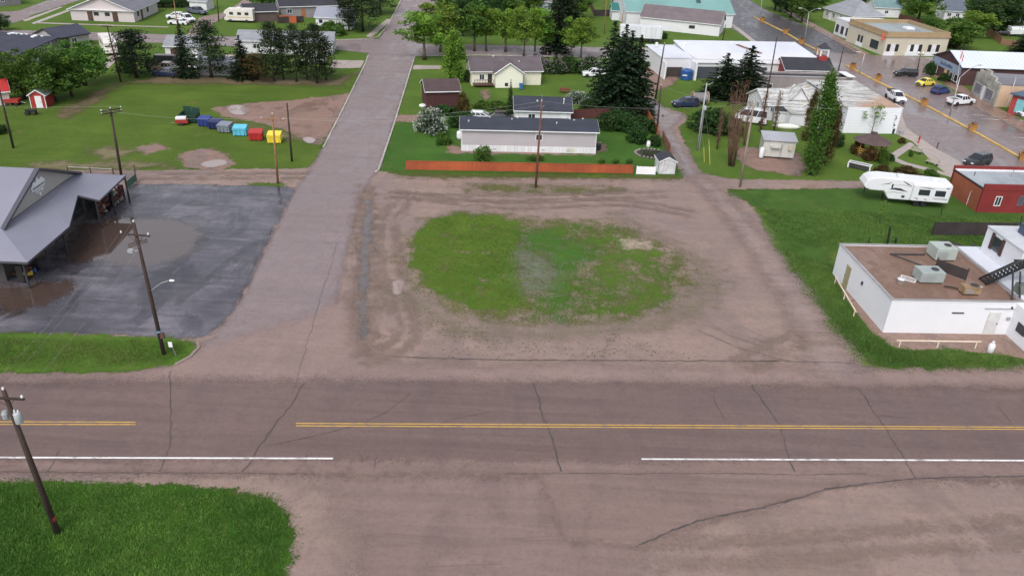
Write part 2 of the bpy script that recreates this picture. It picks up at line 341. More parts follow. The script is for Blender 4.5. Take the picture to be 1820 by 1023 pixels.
# grass islands
OV=[(730,430),(752,398),(800,382),(860,380),(915,392),(932,415),(925,450),(930,500),(940,540),(900,556),(840,548),(790,528),(752,500),(730,465)]
OVR=[(915,400),(960,408),(1030,398),(1100,408),(1150,432),(1185,455),(1205,490),(1190,530),(1130,555),(1040,566),(960,560),(935,520),(925,450)]
OVA=[(720,430),(760,390),(830,374),(920,384),(1000,392),(1090,392),(1160,418),(1220,452),(1250,500),(1215,550),(1120,575),(960,585),(820,570),(740,520),(712,470)]
sheet('thin_grass',[OVA],grass_thin,.7,4)
sheet('worn_ground',[[(1090,380),(1170,415),(1250,460),(1285,510),(1240,560),(1150,585),(1000,600),(830,600),(700,540),(680,500),(720,520),(820,575),(960,588),(1120,578),(1215,550),(1250,500),(1220,452),(1150,412)]],ground_mat('dark_wet_dirt',((.13,.11,.085),(.16,.135,.11),(.11,.105,.06)),(.4,.7),(YAW,.08,.6,.4),.5,edge=(3.2,2.2,.5),blot=.3,grit=7),.6,5)
isl=ground_mat('island_grass',((.05,.105,.012),(.072,.13,.016),(.095,.115,.03)),(.9,1),(YAW+1.57,.08,.8,.25),.45,edge=(1.9,.8,.5),blot=.12,bs=.6,grit=6,spec=.15,holes=(.5,.40,14))
sheet('grass_island',[OV],isl,.7,2.2)
sheet('grass_island',[OVR],ground_mat('patchy_island_grass',((.05,.105,.014),(.07,.125,.018),(.1,.105,.04)),(.9,1),(YAW,.1,.6,.3),.5,edge=(3.6,1.4,.4),blot=.2,bs=.6,grit=6,spec=.15,holes=(.34,.485,12)),.7,4)
sheet('grass_island',[[(930,415),(975,412),(1030,430),(1050,450),(1030,475),(1005,500),(1008,545),(990,568),(970,555),(980,520),(985,490),(965,450),(930,440)]],ground_mat('bright_grass',((.035,.105,.018),(.045,.12,.022),(.06,.105,.02)),(.9,1),None,.4,edge=(3.0,2.2,.4),blot=.2,bs=.6,grit=6,spec=.15,holes=(.5,.44,10)),.6,4)
sheet('worn_ground',[[(922,448),(955,452),(978,478),(982,510),(950,525),(928,505)]],ground_mat('wet_worn_ground',((.085,.105,.07),(.105,.115,.085),(.06,.1,.035)),(.2,.5),None,.4,edge=(2.2,2.0,.5),blot=.3,grit=6,holes=(.7,.43,10)),.5,3)
sheet('thin_grass',[[(812,332),(870,328),(952,330),(1060,333),(1110,337),(1060,343),(900,342),(830,340)]],grass_thin,.6,1.6)
sheet('grass_verge',[[(700,306),(725,309),(1135,313),(1200,314),(1205,318),(1130,317),(760,315),(720,314)]],grass_thin,.6,1)
sheet('grass_verge',[[(440,326),(494,324),(516,328),(490,334),(440,332)]],grass_mow,.5,.8)
sheet('grass_verge',[[(1292,338),(1345,337),(1365,343),(1350,352),(1305,352),(1285,345)]],grass_rich,.5,.8)
sheet('mud_patch',[[(1105,425),(1150,428),(1158,440),(1110,442)]],ground_mat('pale_mud',((.25,.22,.185),(.3,.26,.22),(.18,.16,.12)),edge=(2.2,1.2,.9)),.4,1.2)
# asphalt
sheet('street',[[(655,92),(648,118),(604,205),(556,296),(520,345),(480,430),(437,520),(398,575),(360,612),(330,660),(300,700),(680,700),(640,640),(600,590),(598,530),(618,440),(640,360),(658,318),(674,300),(700,215),(722,150),(738,97),(742,80),(770,20),(810,-50),(735,-50),(713,0),(690,45),(672,72)]],street_m,.9,1.6)
sheet('apron',[[(300,640),(420,600),(560,560),(625,520),(640,610),(680,645),(1500,655),(1900,655),(1900,690),(-120,690),(-120,668),(200,664)]],apron_m,.8,2.6)
sheet('avenue',[[(-60,52),(150,57),(390,65),(600,71),(655,68),(745,78),(1000,83),(1180,86),(1180,106),(1000,101),(850,98),(738,99),(655,95),(600,89),(420,83),(190,73),(-60,66)]],street_m,1.0,1)
sheet('road',[[(-60,26),(35,19),(95,-3),(150,-20),(200,-20),(138,2),(60,26),(40,36),(20,42),(-60,45)]],street_m,1.0,.8)
sheet('lane',[[(330,64),(345,46),(352,32),(393,24),(422,8),(445,-10),(470,-10),(440,12),(405,26),(372,48),(362,64)]],dirt,.8,1)
sheet('driveway',[[(590,107),(648,108),(641,121),(585,122)]],conc,.6,.6)
sheet('driveway',[[(735,116),(785,117),(786,123),(733,124)]],conc,.5,.5)
sheet('driveway',[[(385,96),(420,98),(410,134),(345,136)],[(170,112),(205,96),(215,100),(190,124)]],conc,.6,.6)
sheet('parking_lot',[[(243,327),(512,332),(525,337),(505,372),(470,440),(430,525),(395,575),(366,600),(280,600),(200,594),(100,592),(-80,594),(-80,480),(60,470),(120,420),(180,360)]],lot_m,.7,1.2)
sheet('main_street',[[(1262,-30),(1318,-30),(1332,0),(1365,20),(1418,41),(1478,66),(1537,97),(1578,104),(1500,132),(1430,110),(1345,80),(1297,48)]],main_d,.9,.8)
sheet('main_street',[[(1448,92),(1545,98),(1690,103),(1800,112),(1800,124),(1690,124),(1652,130),(1655,140),(1730,187),(1832,240),(1950,300),(1950,420),(1760,345),(1700,318),(1620,240),(1560,190),(1480,140)]],main_m,.9,.8)
sheet('pavement',[[(1455,118),(1500,140),(1560,178),(1600,196),(1612,228),(1660,262),(1722,296),(1745,330),(1700,322),(1658,290),(1623,252),(1592,238),(1580,228),(1480,150)]],conc,.6,.5)
sheet('pavement',[[(1385,6),(1402,17),(1442,40),(1480,60),(1520,82),(1548,97),(1528,98),(1512,88),(1470,64),(1432,44),(1395,20)]],conc_b,.6,.5)
sheet('pavement',[[(1655,132),(1668,130),(1720,158),(1765,187),(1820,215),(1900,252),(1900,280),(1832,238),(1732,188)]],conc_b,.6,.5)
sheet('pavement',[[(1297,44),(1303,43),(1345,74),(1340,78)]],conc,.5,.5)
sheet('path',[[(1617,252),(1626,258),(1594,281),(1612,289),(1660,301),(1702,313),(1700,318),(1658,306),(1606,293),(1577,281),(1579,276)]],conc,.4,.4)
sheet('path',[[(56,41),(121,17),(126,19),(60,44)],[(40,36),(108,12),(112,13),(45,39)]],conc,.5,.4)
sheet('path',[[(65,40),(300,48),(300,49.5),(65,42)],[(688,34),(650,65),(660,67),(698,35)],[(1000,100),(1175,104),(1175,105.5),(1000,101.5)]],conc,.5,.4)
sheet('pavement',[[(1478,485),(1496,500),(1572,588),(1850,594),(1850,645),(1800,634),(1690,622),(1592,622),(1556,600),(1500,528)]],conc_b,.5,.6)
sheet('highway_shoulder',[[(560,836),(1300,840),(1400,895),(1250,930),(1140,976),(1080,1060),(1000,1150),(600,1150),(640,960)]],ground_mat('worn_apron',((.15,.113,.108),(.168,.128,.122),(.13,.098,.094)),(.5,.8),(YAW,.05,.6,.5),.3,edge=(2.0,2.2,.3),blot=.1,grit=18,wet=.4,wetcol=.8),.8,4)
sheet('highway',[[(-200,684),(300,674),(640,676),(1100,681),(1960,694),(1960,854),(1600,851),(1000,843),(400,839),(-200,838)]],asph,.8,1.4)
sheet('highway_shoulder',[[(-200,818),(1960,822),(1960,853),(1700,850),(1640,852),(1480,868),(1360,902),(1250,928),(1130,972),(1000,960),(980,900),(960,846),(400,839),(-200,838)]],asph_edge,.7,1.4)
sheet('grass_verge',[[(-120,591),(60,592),(200,596),(300,600),(345,607),(352,616),(338,633),(300,650),(200,662),(-120,662)]],ground_mat('verge_grass',((.045,.112,.013),(.065,.135,.018),(.105,.115,.04)),(.9,1),(YAW,.05,.8,.35),.5,edge=(.8,.5,.7),blot=.16,bs=.7,grit=6,spec=.15),.6,1.4)
BL=[(-160,860),(100,858),(340,862),(420,872),(480,888),(510,915),(522,950),(516,1000),(500,1060),(480,1140),(-160,1140)]
sheet('grass_verge',[BL],ground_mat('tall_grass_ground',((.022,.07,.008),(.04,.1,.012),(.055,.075,.02)),(.9,1),None,.6,edge=(.9,.3,.9),blot=.3,bs=1,grit=7,spec=.1),.5,1.2)
WD=[[(1400,445),(1480,478),(1480,500),(1510,550),(1545,590),(1590,618),(1700,626),(1790,632),(1812,645),(1780,652),(1640,652),(1560,650),(1500,600),(1450,530),(1415,480)]]
sheet('grass_verge',WD,grass_rich,.5,1.2)
sheet('ditch',[[(644,330),(662,345),(664,420),(658,520),(662,610),(650,622),(636,610),(628,520),(635,430),(640,370)]],ground_mat('brown_ditch',((.15,.115,.10),(.175,.13,.11),(.10,.075,.062)),(.4,.8),None,.45,edge=(2.6,1.6,.35),blot=.3,grit=9,wet=.7,wetcol=.6),.5,2)
sheet('bare_soil',[[(200,150),(300,134),(420,138),(596,142),(640,128),(600,152),(420,150),(260,148)],[(100,205),(160,170),(210,150),(180,175),(120,210)]],ground_mat('bare_soil',((.09,.075,.04),(.12,.095,.055),(.07,.075,.03)),(.8,1),None,.5,edge=(2.5,1.6,.4),blot=.2,grit=6),.9,3.5)
sheet('bare_soil',[[(165,266),(200,260),(235,268),(220,280),(180,284)],[(60,290),(200,288),(330,296),(200,299),(60,299)],[(420,215),(480,232),(560,250),(500,245)],],ground_mat('worn_turf',((.12,.11,.06),(.14,.125,.075),(.09,.105,.04)),(.8,1),None,.5,edge=(3.4,1.8,.35),blot=.2,grit=6),.8,4)
# water standing in hollows
sheet('puddle',[[(112,450),(140,402),(178,390),(228,390),(310,388),(365,410),(340,450),(290,470),(240,474),(176,465),(118,470)],[(-10,508),(60,505),(118,498),(128,520),(100,535),(70,545),(-10,560)]],mud_pud,.35,.8,1)
sheet('puddle',[[(652,352),(658,358),(661,400),(653,470),(649,540),(651,602),(643,604),(637,560),(639,480),(647,400)]],ditchw,.3,.6,1)
sheet('puddle',[[(402,190),(430,186),(445,195),(440,204),(415,205),(405,198)],[(535,246),(552,243),(564,250),(550,257)],[(350,290),(395,282),(408,292),(370,300)]],pud,.35,.7,1)
wetlane=ground_mat('wet_lane',((.165,.142,.142),(.19,.162,.16),(.14,.115,.11)),(.25,.55),(D2R(100),.05,.7,.4),.3,edge=(1.0,1.0,.5),blot=.2,grit=12,wet=.6,wetcol=.85)
sheet('lane',[[(1148,180),(1160,178),(1182,195),(1215,204),(1204,218),(1190,226),(1226,285),(1240,312),(1222,314),(1196,262),(1166,215)]],wetlane,.5,2)
sheet('lane',[[(1224,310),(1250,312),(1300,350),(1350,410),(1410,490),(1470,570),(1520,640),(1540,670),(1440,672),(1430,620),(1390,540),(1330,440),(1270,360)]],ground_mat('driven_lane',((.188,.152,.147),(.215,.172,.163),(.165,.13,.12)),(.4,.7),(D2R(115),.05,.8,.5),.3,edge=(1.6,2.0,.35),blot=.15,grit=12,wet=.5,wetcol=.8),.6,4)
sheet('puddle',[[(698,500),(715,492),(722,505),(710,525),(695,520)]],pud,.35,.7,1)
# painted lines and tar cracks
for pts in ([(-80,749.5),(241,750.6)],[(526,752.6),(1200,756),(1900,759.8)]): strip('road_marking',pts,.12,paint_y,z=LAY[0]+.006)
for pts in ([(-80,754.5),(241,754.8)],[(526,757),(1200,760.3),(1900,763.6)]): strip('road_marking',pts,.12,paint_y,z=LAY[0]+.006)
for pts in ([(-80,813),(592,815)],[(1140,816),(1900,819)]): strip('road_marking',pts,.17,paint_w,z=LAY[0]+.006)
def crack(pts,w,amp=2.2):
    q=[]
    for (a,b) in zip(pts[:-1],pts[1:]):
        k=max(2,int(math.dist(a,b)/7))
        for i in range(k): t=i/k; q.append((a[0]+(b[0]-a[0])*t+random.gauss(0,amp*.5),a[1]+(b[1]-a[1])*t+random.gauss(0,amp*.22)))
    q.append(pts[-1]); strip('road_crack',q,[w*random.uniform(.35,1.0) for _ in q],crack_m)
for pts,w in (([(948,680),(956,705),(965,740),(982,780),(997,838)],.16),([(1335,685),(1352,708),(1385,755),(1398,800),(1412,838)],.15),
  ([(1527,690),(1548,725),(1575,765),(1600,805),(1628,851)],.14),([(540,682),(515,722),(470,780),(447,820),(430,838)],.15),
  ([(303,660),(302,700),(303,745),(303,790),(283,838)],.12),([(728,700),(690,730),(640,755),(560,775),(472,793)],.09),([(1268,702),(1276,725),(1288,745)],.1),
  ([(1768,718),(1782,732),(1797,750)],.12),([(1555,738),(1614,742)],.08),([(545,808),(543,822)],.12),([(640,808),(645,822),(655,812)],.08),([(668,812),(664,834)],.09),
  ([(105,800),(98,815),(85,838)],.12),([(690,634),(900,640),(1150,641),(1400,642),(1520,646)],.14),([(785,750),(840,738),(870,732)],.06),([(-20,838),(200,840),(430,841),(560,843)],.07),([(900,842),(1020,841),(1120,842),(1260,841),(1420,844),(1540,842)],.08),
  ([(1880,846),(1700,848),(1625,851),(1540,860),(1470,869),(1400,890),(1350,903),(1300,912),(1240,926),(1190,945),(1130,972)],.16),
  ([(600,430),(560,560),(520,700)],.04),([(430,520),(425,540),(440,552),(470,556)],.05),([(425,530),(470,430)],.06)): crack(pts,w)
for k in range(9):                                      # faint tyre tracks and scuffs on the gravel
    x=random.uniform(600,1750); y=random.uniform(900,1010); strip('road_crack',[(x,y),(x+random.uniform(60,150),y-random.uniform(-6,6))],.05,M('scuff',(.2,.14,.125),.8))
for k in range(6):
    a=random.uniform(1200,1300); b=random.uniform(545,600); crack([(a,b),(a+70,b+30),(a+160,b+55)],.035,1.5)
trk=ground_mat('wheel_track',((.158,.124,.109),(.175,.137,.12),(.145,.112,.098)),(.45,.7),None,.35,edge=(.6,.9,.9),blot=.4,grit=9,holes=(.35,.5,5))
def track(pts,w=.24,off=.85):
    for sgn in(-1,1):
        P=[G(*p) for p in pts]; q=[]
        for i in range(len(P)-1):
            for t in range(6):
                a,b,c,d=P[max(i-1,0)],P[i],P[i+1],P[min(i+2,len(P)-1)]; t_=t/6; q.append(.5*((2*b)+(c-a)*t_+(2*a-5*b+4*c-d)*t_*t_+(3*b-a-3*c+d)*t_**3))
        q.append(P[-1]); L_=[];R_=[]
        for i,p in enumerate(q):
            tt=(q[min(i+1,len(q)-1)]-q[max(i-1,0)]).normalized(); nn=Vector((-tt.y,tt.x,0)); c=p+nn*off*sgn; L_.append((c+nn*w)[:2]); R_.append((c-nn*w)[:2])
        sheet('wheel_track',[L_+R_[::-1]],trk,.3,1.0,world=True)
for pts in ([(690,345),(820,352),(1000,350),(1180,345)],[(640,640),(720,600),(700,500),(690,400),(720,350)],[(1150,985),(1400,975),(1850,940)],[(700,345),(900,365),(1100,360),(1230,380)],[(60,310),(300,313),(540,312)],[(1320,650),(1400,610),(1480,600)]): track(pts)
# kerbs
kerb('kerb',[(738,98),(722,150),(700,222),(673,302),(668,306)],.25,.13,kerb_m); kerb('kerb',[(655,98),(650,112),(604,205),(575,262)],.22,.1,kerb_m)
kerb('kerb',[(738,100),(850,98.5),(1000,101),(1180,106)],.2,.12,kerb_m); kerb('kerb',[(590,72),(650,70),(672,66),(690,45),(713,0),(735,-50)],.25,.13,kerb_m)
kerb('kerb',[(350,608),(354,617),(338,634),(312,648)],.22,.1,kerb_w)
kerb('kerb',[(1340,31),(1395,58),(1425,76),(1462,95)],.45,.16,kerb_y); kerb('kerb',[(1503,117),(1560,146),(1640,185),(1727,232),(1812,280)],.45,.16,kerb_y)
kerb('kerb',[(1655,142),(1730,188.5),(1832,241),(1900,274)],.25,.14,kerb_w); kerb('kerb',[(1384,10),(1418,31),(1478,65.5),(1537,96.5)],.25,.14,kerb_w)
for a,b in (((1725,204),(1748,206)),((1745,212),(1775,214)),((1762,213),(1790,214)),((1795,245),(1825,246)),((1810,262),(1840,262)),((1560,134),(1585,136)),((1585,150),(1608,152))):
    strip('road_marking',[a,b],.14,paint_w,z=LAY[0]+.006)
# ------------------------------------------------------------------ buildings
GL=glass('window_glass'); WHITE=M('white_paint',(.70,.71,.74),.6,.05,1.5,dirt=.12); DARK=M('dark_trim',(.03,.03,.035),.5,.15)
def fbox(mb,face,L,D,u0,u1,z0,z1,a,b,m=0):
    if face=='f': mb.bx(u0,u1,-b,-a,z0,z1,m)
    elif face=='b': mb.bx(u0,u1,D+a,D+b,z0,z1,m)
    elif face=='l': mb.bx(-b,-a,u0,u1,z0,z1,m)
    else: mb.bx(L+a,L+b,u0,u1,z0,z1,m)
def window(root,L,D,face,u,z,w,h,frame=None,bars=1,glassm=None,name='window'):
    frame=frame or WHITE; t=.09; mb=MB(); a,b=.003,.06
    fbox(mb,face,L,D,u,u+w,z,z+t,a,b); fbox(mb,face,L,D,u,u+w,z+h-t,z+h,a,b)
    fbox(mb,face,L,D,u,u+t,z+t,z+h-t,a,b); fbox(mb,face,L,D,u+w-t,u+w,z+t,z+h-t,a,b)
    for k in range(bars): c=u+w*(k+1)/(bars+1); fbox(mb,face,L,D,c-.03,c+.03,z+t,z+h-t,a,b-.012)
    o=mb.build(name,frame,root); p=MB(); fbox(p,face,L,D,u+t,u+w-t,z+t,z+h-t,.002,.02); p.build('pane',glassm or GL,o); return o
def door(root,L,D,face,u,w=.95,h=2.05,mat=None,z=0.02,name='door'):
    mb=MB(); fbox(mb,face,L,D,u,u+w,z,z+h,.003,.05); o=mb.build(name,mat or WHITE,root)
    k=MB(); fbox(k,face,L,D,u+w-.16,u+w-.08,z+h*.48,z+h*.52,.052,.11); k.build('handle',DARK,o); return o
def gable_roof(root,L,D,h,rise,o=.35,oe=.3,axis='x',mat=None,trim=None,th=.16,name='roof'):
    mb=MB(); W_=D if axis=='x' else L; E_=L if axis=='x' else D; sl=rise/(W_/2); ze=h-sl*o
    pr=[(-o,ze+th),(W_/2,h+rise+th),(W_+o,ze+th),(W_+o,ze),(W_/2,h+rise),(-o,ze)]
    def P(s,t,z): return (t,s,z) if axis=='x' else (s,t,z)
    A=[P(s,-oe,z) for s,z in pr]; B=[P(s,E_+oe,z) for s,z in pr]
    fs=[(0,1,7,6),(1,2,8,7),(3,4,10,9),(4,5,11,10),(2,3,9,8),(5,0,6,11),(0,5,4,1),(1,4,3,2),(6,7,10,11),(7,8,9,10)]
    if axis=='y': fs=[f[::-1] for f in fs]
    mb.add(A+B,fs); r=mb.build(name,mat,root)
    if trim:
        t=MB()
        for s in (-o-.03,W_+o+.005):
            a=P(s,-oe-.03,ze-.02); b=P(s+.025,E_+oe+.03,ze+th-.02); t.bx(min(a[0],b[0]),max(a[0],b[0]),min(a[1],b[1]),max(a[1],b[1]),a[2],b[2])
        for e0,e1 in ((-oe-.03,-oe-.004),(E_+oe+.004,E_+oe+.03)):
            for s0,s1,za,zb in ((-o,W_/2,ze,h+rise),(W_/2,W_+o,h+rise,ze)):
                q=[P(s0,e0,za-.03),P(s1,e0,zb-.03),P(s1,e0,zb+th-.03),P(s0,e0,za+th-.03)]; q2=[P(s0,e1,za-.03),P(s1,e1,zb-.03),P(s1,e1,zb+th-.03),P(s0,e1,za+th-.03)]
                t.add(q+q2,[(0,1,2,3),(7,6,5,4),(0,4,5,1),(1,5,6,2),(2,6,7,3),(3,7,4,0)])
        t.build('fascia',trim,r)
    return r
def hip_roof(root,L,D,h,rise,o=.45,mat=None,trim=None,th=.16):
    mb=MB(); ze=h-rise/(min(L,D)/2)*o
    if L>=D: r0,r1=(D/2,D/2),(L-D/2,D/2)
    else: r0,r1=(L/2,L/2),(L/2,D-L/2)
    b=[(-o,-o),(L+o,-o),(L+o,D+o),(-o,D+o)]
    v=[(x,y,ze) for x,y in b]+[(x,y,ze+th) for x,y in b]+[(r0[0],r0[1],h+rise+th),(r1[0],r1[1],h+rise+th)]
    fs=[(3,2,1,0),(0,1,5,4),(1,2,6,5),(2,3,7,6),(3,0,4,7)]
    fs+= [(4,5,9,8),(5,6,9),(6,7,8,9),(7,4,8)] if L>=D else [(4,5,8),(5,6,9,8),(6,7,9),(7,4,8,9)]
    r=mb.add(v,fs).build('roof',mat,root)
    if trim:
        t=MB()
        for x0,x1,y0,y1 in ((-o-.03,L+o+.03,-o-.03,-o-.004),(-o-.03,L+o+.03,D+o+.004,D+o+.03),(-o-.03,-o-.004,-o,D+o),(L+o+.004,L+o+.03,-o,D+o)): t.bx(x0,x1,y0,y1,ze-.02,ze+th-.02)
        t.build('fascia',trim,r)
    return r
def walls(root,L,D,h,mat,gable=None,rise=0,name='wall'):
    mb=MB().bx(0,L,0,D,-.15,h)
    if gable=='x':
        for x in (0,L): mb.poly([(x,0,h),(x,D,h),(x,D/2,h+rise-.01)] if x else [(x,D,h),(x,0,h),(x,D/2,h+rise-.01)])
    if gable=='y':
        for y in (0,D): mb.poly([(0,y,h),(L,y,h),(L/2,y,h+rise-.01)] if y==0 else [(L,y,h),(0,y,h),(L/2,y,h+rise-.01)])
    return mb.build(name,mat,root)
def flat_roof(root,L,D,h,mat,pm,ph=.35,t=.25,name='roof',cap=None):
    r=MB().bx(t,L-t,t,D-t,h,h+.04).build(name,mat,root); p=MB()
    p.bx(-.03,L+.03,-.03,t,h,h+ph); p.bx(-.03,L+.03,D-t,D+.03,h,h+ph); p.bx(-.03,t,t,D-t,h,h+ph); p.bx(L-t,L+.03,t,D-t,h,h+ph); p.build('parapet',pm,root)
    if cap:
        c=MB(); z=h+ph; c.bx(-.07,L+.07,-.07,t+.04,z,z+.06); c.bx(-.07,L+.07,D-t-.04,D+.07,z,z+.06); c.bx(-.07,t+.04,t+.04,D-t-.04,z,z+.06); c.bx(L-t-.04,L+.07,t+.04,D-t-.04,z,z+.06); c.build('coping',cap,root)
    return r
def site(A,B,z=0):
    a=G(A[0],A[1],z); b=G(B[0],B[1],z); a.z=b.z=0; return a,(b-a).length,math.atan2(b.y-a.y,b.x-a.x)
def house(name,label,cat,A,B,D,h,roof,wall,roofm,wins=(),doors=(),trim=WHITE,z=0,group=None,o=.35,oe=.3):
    a,L,an=site(A,B,z); r=thing(name,label,cat,a,an,group); k,rise=roof
    walls(r,L,D,h,wall,k if k in'xy' else None,rise)
    if k=='h': hip_roof(r,L,D,h,rise,o,roofm,trim)
    else: gable_roof(r,L,D,h,rise,o,oe,k,roofm,trim)
    for w in wins: window(r,L,D,*w)
    for d in doors: door(r,L,D,*d)
    return r,L,D
def pipes(root,L,D,h,rise,pts,mat=None,axis='x'):
    for u,v,hh in pts:
        z=h+rise*(1-abs(v-D/2)/(D/2)); m=MB().tube([(u,v,z-.1),(u,v,z+hh)],.07,8); m.lathe([(.14,0),(.14,.05),(.05,.12)],8,(u,v,z+hh)); m.build('vent_pipe',mat or M('galvanised',(.45,.46,.48),.4,.1),root)
# ------------------------------------------------------------------ vehicles
RUB=M('tyre_rubber',(.018,.018,.02),.8,.2); RIM=M('wheel_rim',(.4,.4,.42),.35,.1,metal=.6); CG=glass('car_glass',(.012,.014,.018)); LAMPW=M('headlight_lens',(.7,.7,.72),.15,.05,dirt=0); LAMPR=M('tail_light_lens',(.35,.02,.02),.2,.1,dirt=0)
def paint(n,c): return M('car_paint_'+n,c,.18,.05,1.0,spec=.6,dirt=.06)
def wheel(root,x,y,r,w):
    s=1 if y>0 else -1
    o=MB().lathe([(r*.62,-w/2),(r*.95,-w/2),(r,-w*.35),(r,w*.35),(r*.95,w/2),(r*.62,w/2)],16,axis='y').build('wheel',RUB,root,True,loc=(x,y,r))
    MB().lathe([(r*.6,-w*.2),(r*.6,w*.42*s if s>0 else w*.2),(r*.2,w*.46)],12,axis='y').build('rim',RIM,o); return o
CARS={ # length, width, wheel r, ground clr, lower body profile, cabin base/top x, belt z, roof z
 'suv':(4.7,1.85,.36,.24,[(-2.3,.35),(-2.33,.75),(-2.25,1.05),(1.05,1.05),(1.35,1.0),(2.1,.93),(2.32,.75),(2.33,.35)],(-2.2,1.15),(-1.95,.35),1.02,1.68),
 'hatch':(4.2,1.75,.32,.2,[(-2.05,.3),(-2.1,.7),(-2.0,.95),(.95,.98),(1.9,.8),(2.08,.6),(2.1,.3)],(-1.95,1.2),(-1.45,.25),.95,1.5),
 'sedan':(4.7,1.8,.33,.2,[(-2.3,.3),(-2.35,.7),(-2.25,.95),(-1.4,.98),(1.0,.98),(2.1,.82),(2.32,.62),(2.35,.3)],(-1.75,1.2),(-1.0,.3),.96,1.43),
 'beetle':(4.0,1.7,.32,.2,[(-2.0,.3),(-2.02,.6),(-1.8,.85),(-1.4,.98),(-.9,1.0),(.9,1.0),(1.4,.93),(1.85,.7),(2.0,.5),(2.0,.3)],(-1.5,1.05),(-.75,.35),.98,1.5),
 'pickup':(5.7,1.95,.4,.32,[(-2.8,.45),(-2.82,1.05),(-.6,1.08),(1.35,1.08),(2.6,1.02),(2.8,.85),(2.82,.42)],(-.75,1.5),(-.6,.75),1.05,1.8),
 'van':(5.4,2.0,.36,.25,[(-2.65,.35),(-2.7,.9),(-2.65,1.25),(1.6,1.25),(2.3,1.1),(2.68,.9),(2.7,.35)],(-2.6,2.2),(-2.4,1.2),1.22,2.2)}
def make_car(name,kind,pm,label,cat,loc=(0,0,0),rz=0,group=None,load=None):
    L,Wd,r,gc,pr,cb,ct,zb,zr=CARS[kind]; R=thing(name,label,cat,loc,rz,group); hw=Wd/2
    prof=[(pr[0][0]+.05,gc)]+pr+[(pr[-1][0]-.05,gc)]; mb=MB()
    xs=[p[0] for p in prof]; n=len(prof); vs=[]
    for sgn in(-1,1):
        for x,z in prof: vs.append((x,sgn*hw*(1-.10*max(0,(z-.7))-.10*(abs(x)/(L/2))**6),z))
    mb.add(vs,[list(range(n)),list(range(n,2*n))[::-1]]+[(i,n+i,n+(i+1)%n,(i+1)%n) for i in range(n)])
    if kind=='pickup': # open box: raised walls above the load floor
        body=mb.build('body',pm,R,True,.06)
        b=MB(); b.bx(-2.74,-.78,-hw*.93,-hw*.85,1.0,1.3); b.bx(-2.74,-.78,hw*.85,hw*.93,1.0,1.3); b.bx(-2.8,-2.72,-hw*.9,hw*.9,1.0,1.3); b.bx(-.8,-.72,-hw*.9,hw*.9,1.0,1.3); b.build('cargo_box',pm,R,bevel=.02)
        MB().bx(-2.7,-.82,-hw*.84,hw*.84,1.07,1.11).build('bed_floor',M('bed_liner',(.03,.03,.03),.7),R)
    else: body=mb.build('body',pm,R,True,.07)
    # glasshouse with roof panel and pillars
    g=MB(); wb,wt=hw*.9,hw*.72
    bq=[(cb[0],-wb,zb),(cb[1],-wb,zb),(cb[1],wb,zb),(cb[0],wb,zb)]; tq=[(ct[0],-wt,zr-.06),(ct[1],-wt,zr-.06),(ct[1],wt,zr-.06),(ct[0],wt,zr-.06)]
    g.add(bq+tq,[(0,1,5,4),(1,2,6,5),(2,3,7,6),(3,0,4,7),(4,5,6,7)]); g.build('cabin_glass',CG,R)
    rf=MB().add([(ct[0]-.04,-wt-.03,zr-.08),(ct[1]+.05,-wt-.03,zr-.08),(ct[1]+.05,wt+.03,zr-.08),(ct[0]-.04,wt+.03,zr-.08),(ct[0]+.08,-wt+.1,zr),(ct[1]-.1,-wt+.1,zr),(ct[1]-.1,wt-.1,zr),(ct[0]+.08,wt-.1,zr)],[(3,2,1,0),(4,5,6,7),(0,1,5,4),(1,2,6,5),(2,3,7,6),(3,0,4,7)])
    for s in(-1,1):
        for fb,ft in((0,0),(.36,.34),(.66,.72),(1,1)):
            xb=cb[0]+(cb[1]-cb[0])*fb; xt=ct[0]+(ct[1]-ct[0])*ft; rf.tube([(xb,s*(wb+.005),zb-.03),(xt,s*(wt+.005),zr-.07)],.05,5)
    rf.build('roof_panel',pm,R)
    fx=min(p[0] for p in prof)+.0; bx_=max(p[0] for p in prof)
    for s in(-1,1):
        y=s*hw*.66
        MB().bx(bx_-.22,bx_+.015,y-.2,y+.2,.62,.78).build('headlight',LAMPW,R); MB().bx(fx-.012,fx+.14,s*hw*.8-.1,s*hw*.8+.1,.68,.95).build('tail_light',LAMPR,R)
        MB().bx(cb[1]-.35,cb[1]-.2,s*hw*.98-.08,s*hw*.98+.1*s+.08*(1-abs(s)),zb-.02,zb+.14).build('mirror',pm,R)
    MB().bx(bx_-.1,bx_+.04,-hw*.8,hw*.8,.32,.5).build('bumper',DARK,R); MB().bx(bx_-.05,bx_+.02,-hw*.42,hw*.42,.55,.74).build('grille',DARK,R)
    MB().bx(fx-.04,fx+.1,-hw*.8,hw*.8,.34,.52).build('bumper',DARK,R)
    wx=L*.31
    for x in(-wx,wx):
        for s in(-1,1): wheel(R,x,s*(hw-.1),r,.24)
    return R
def park(kind,a,b,pm,label,cat='car',name=None,group=None):
    A,B=G(*a),G(*b); c=(A+B)/2; return make_car(name or {'suv':'parked_suv','hatch':'parked_car','sedan':'parked_car','beetle':'parked_car','pickup':'pickup_truck','van':'parked_van'}[kind],kind,pm,label,cat,c,math.atan2(B.y-A.y,B.x-A.x),group)
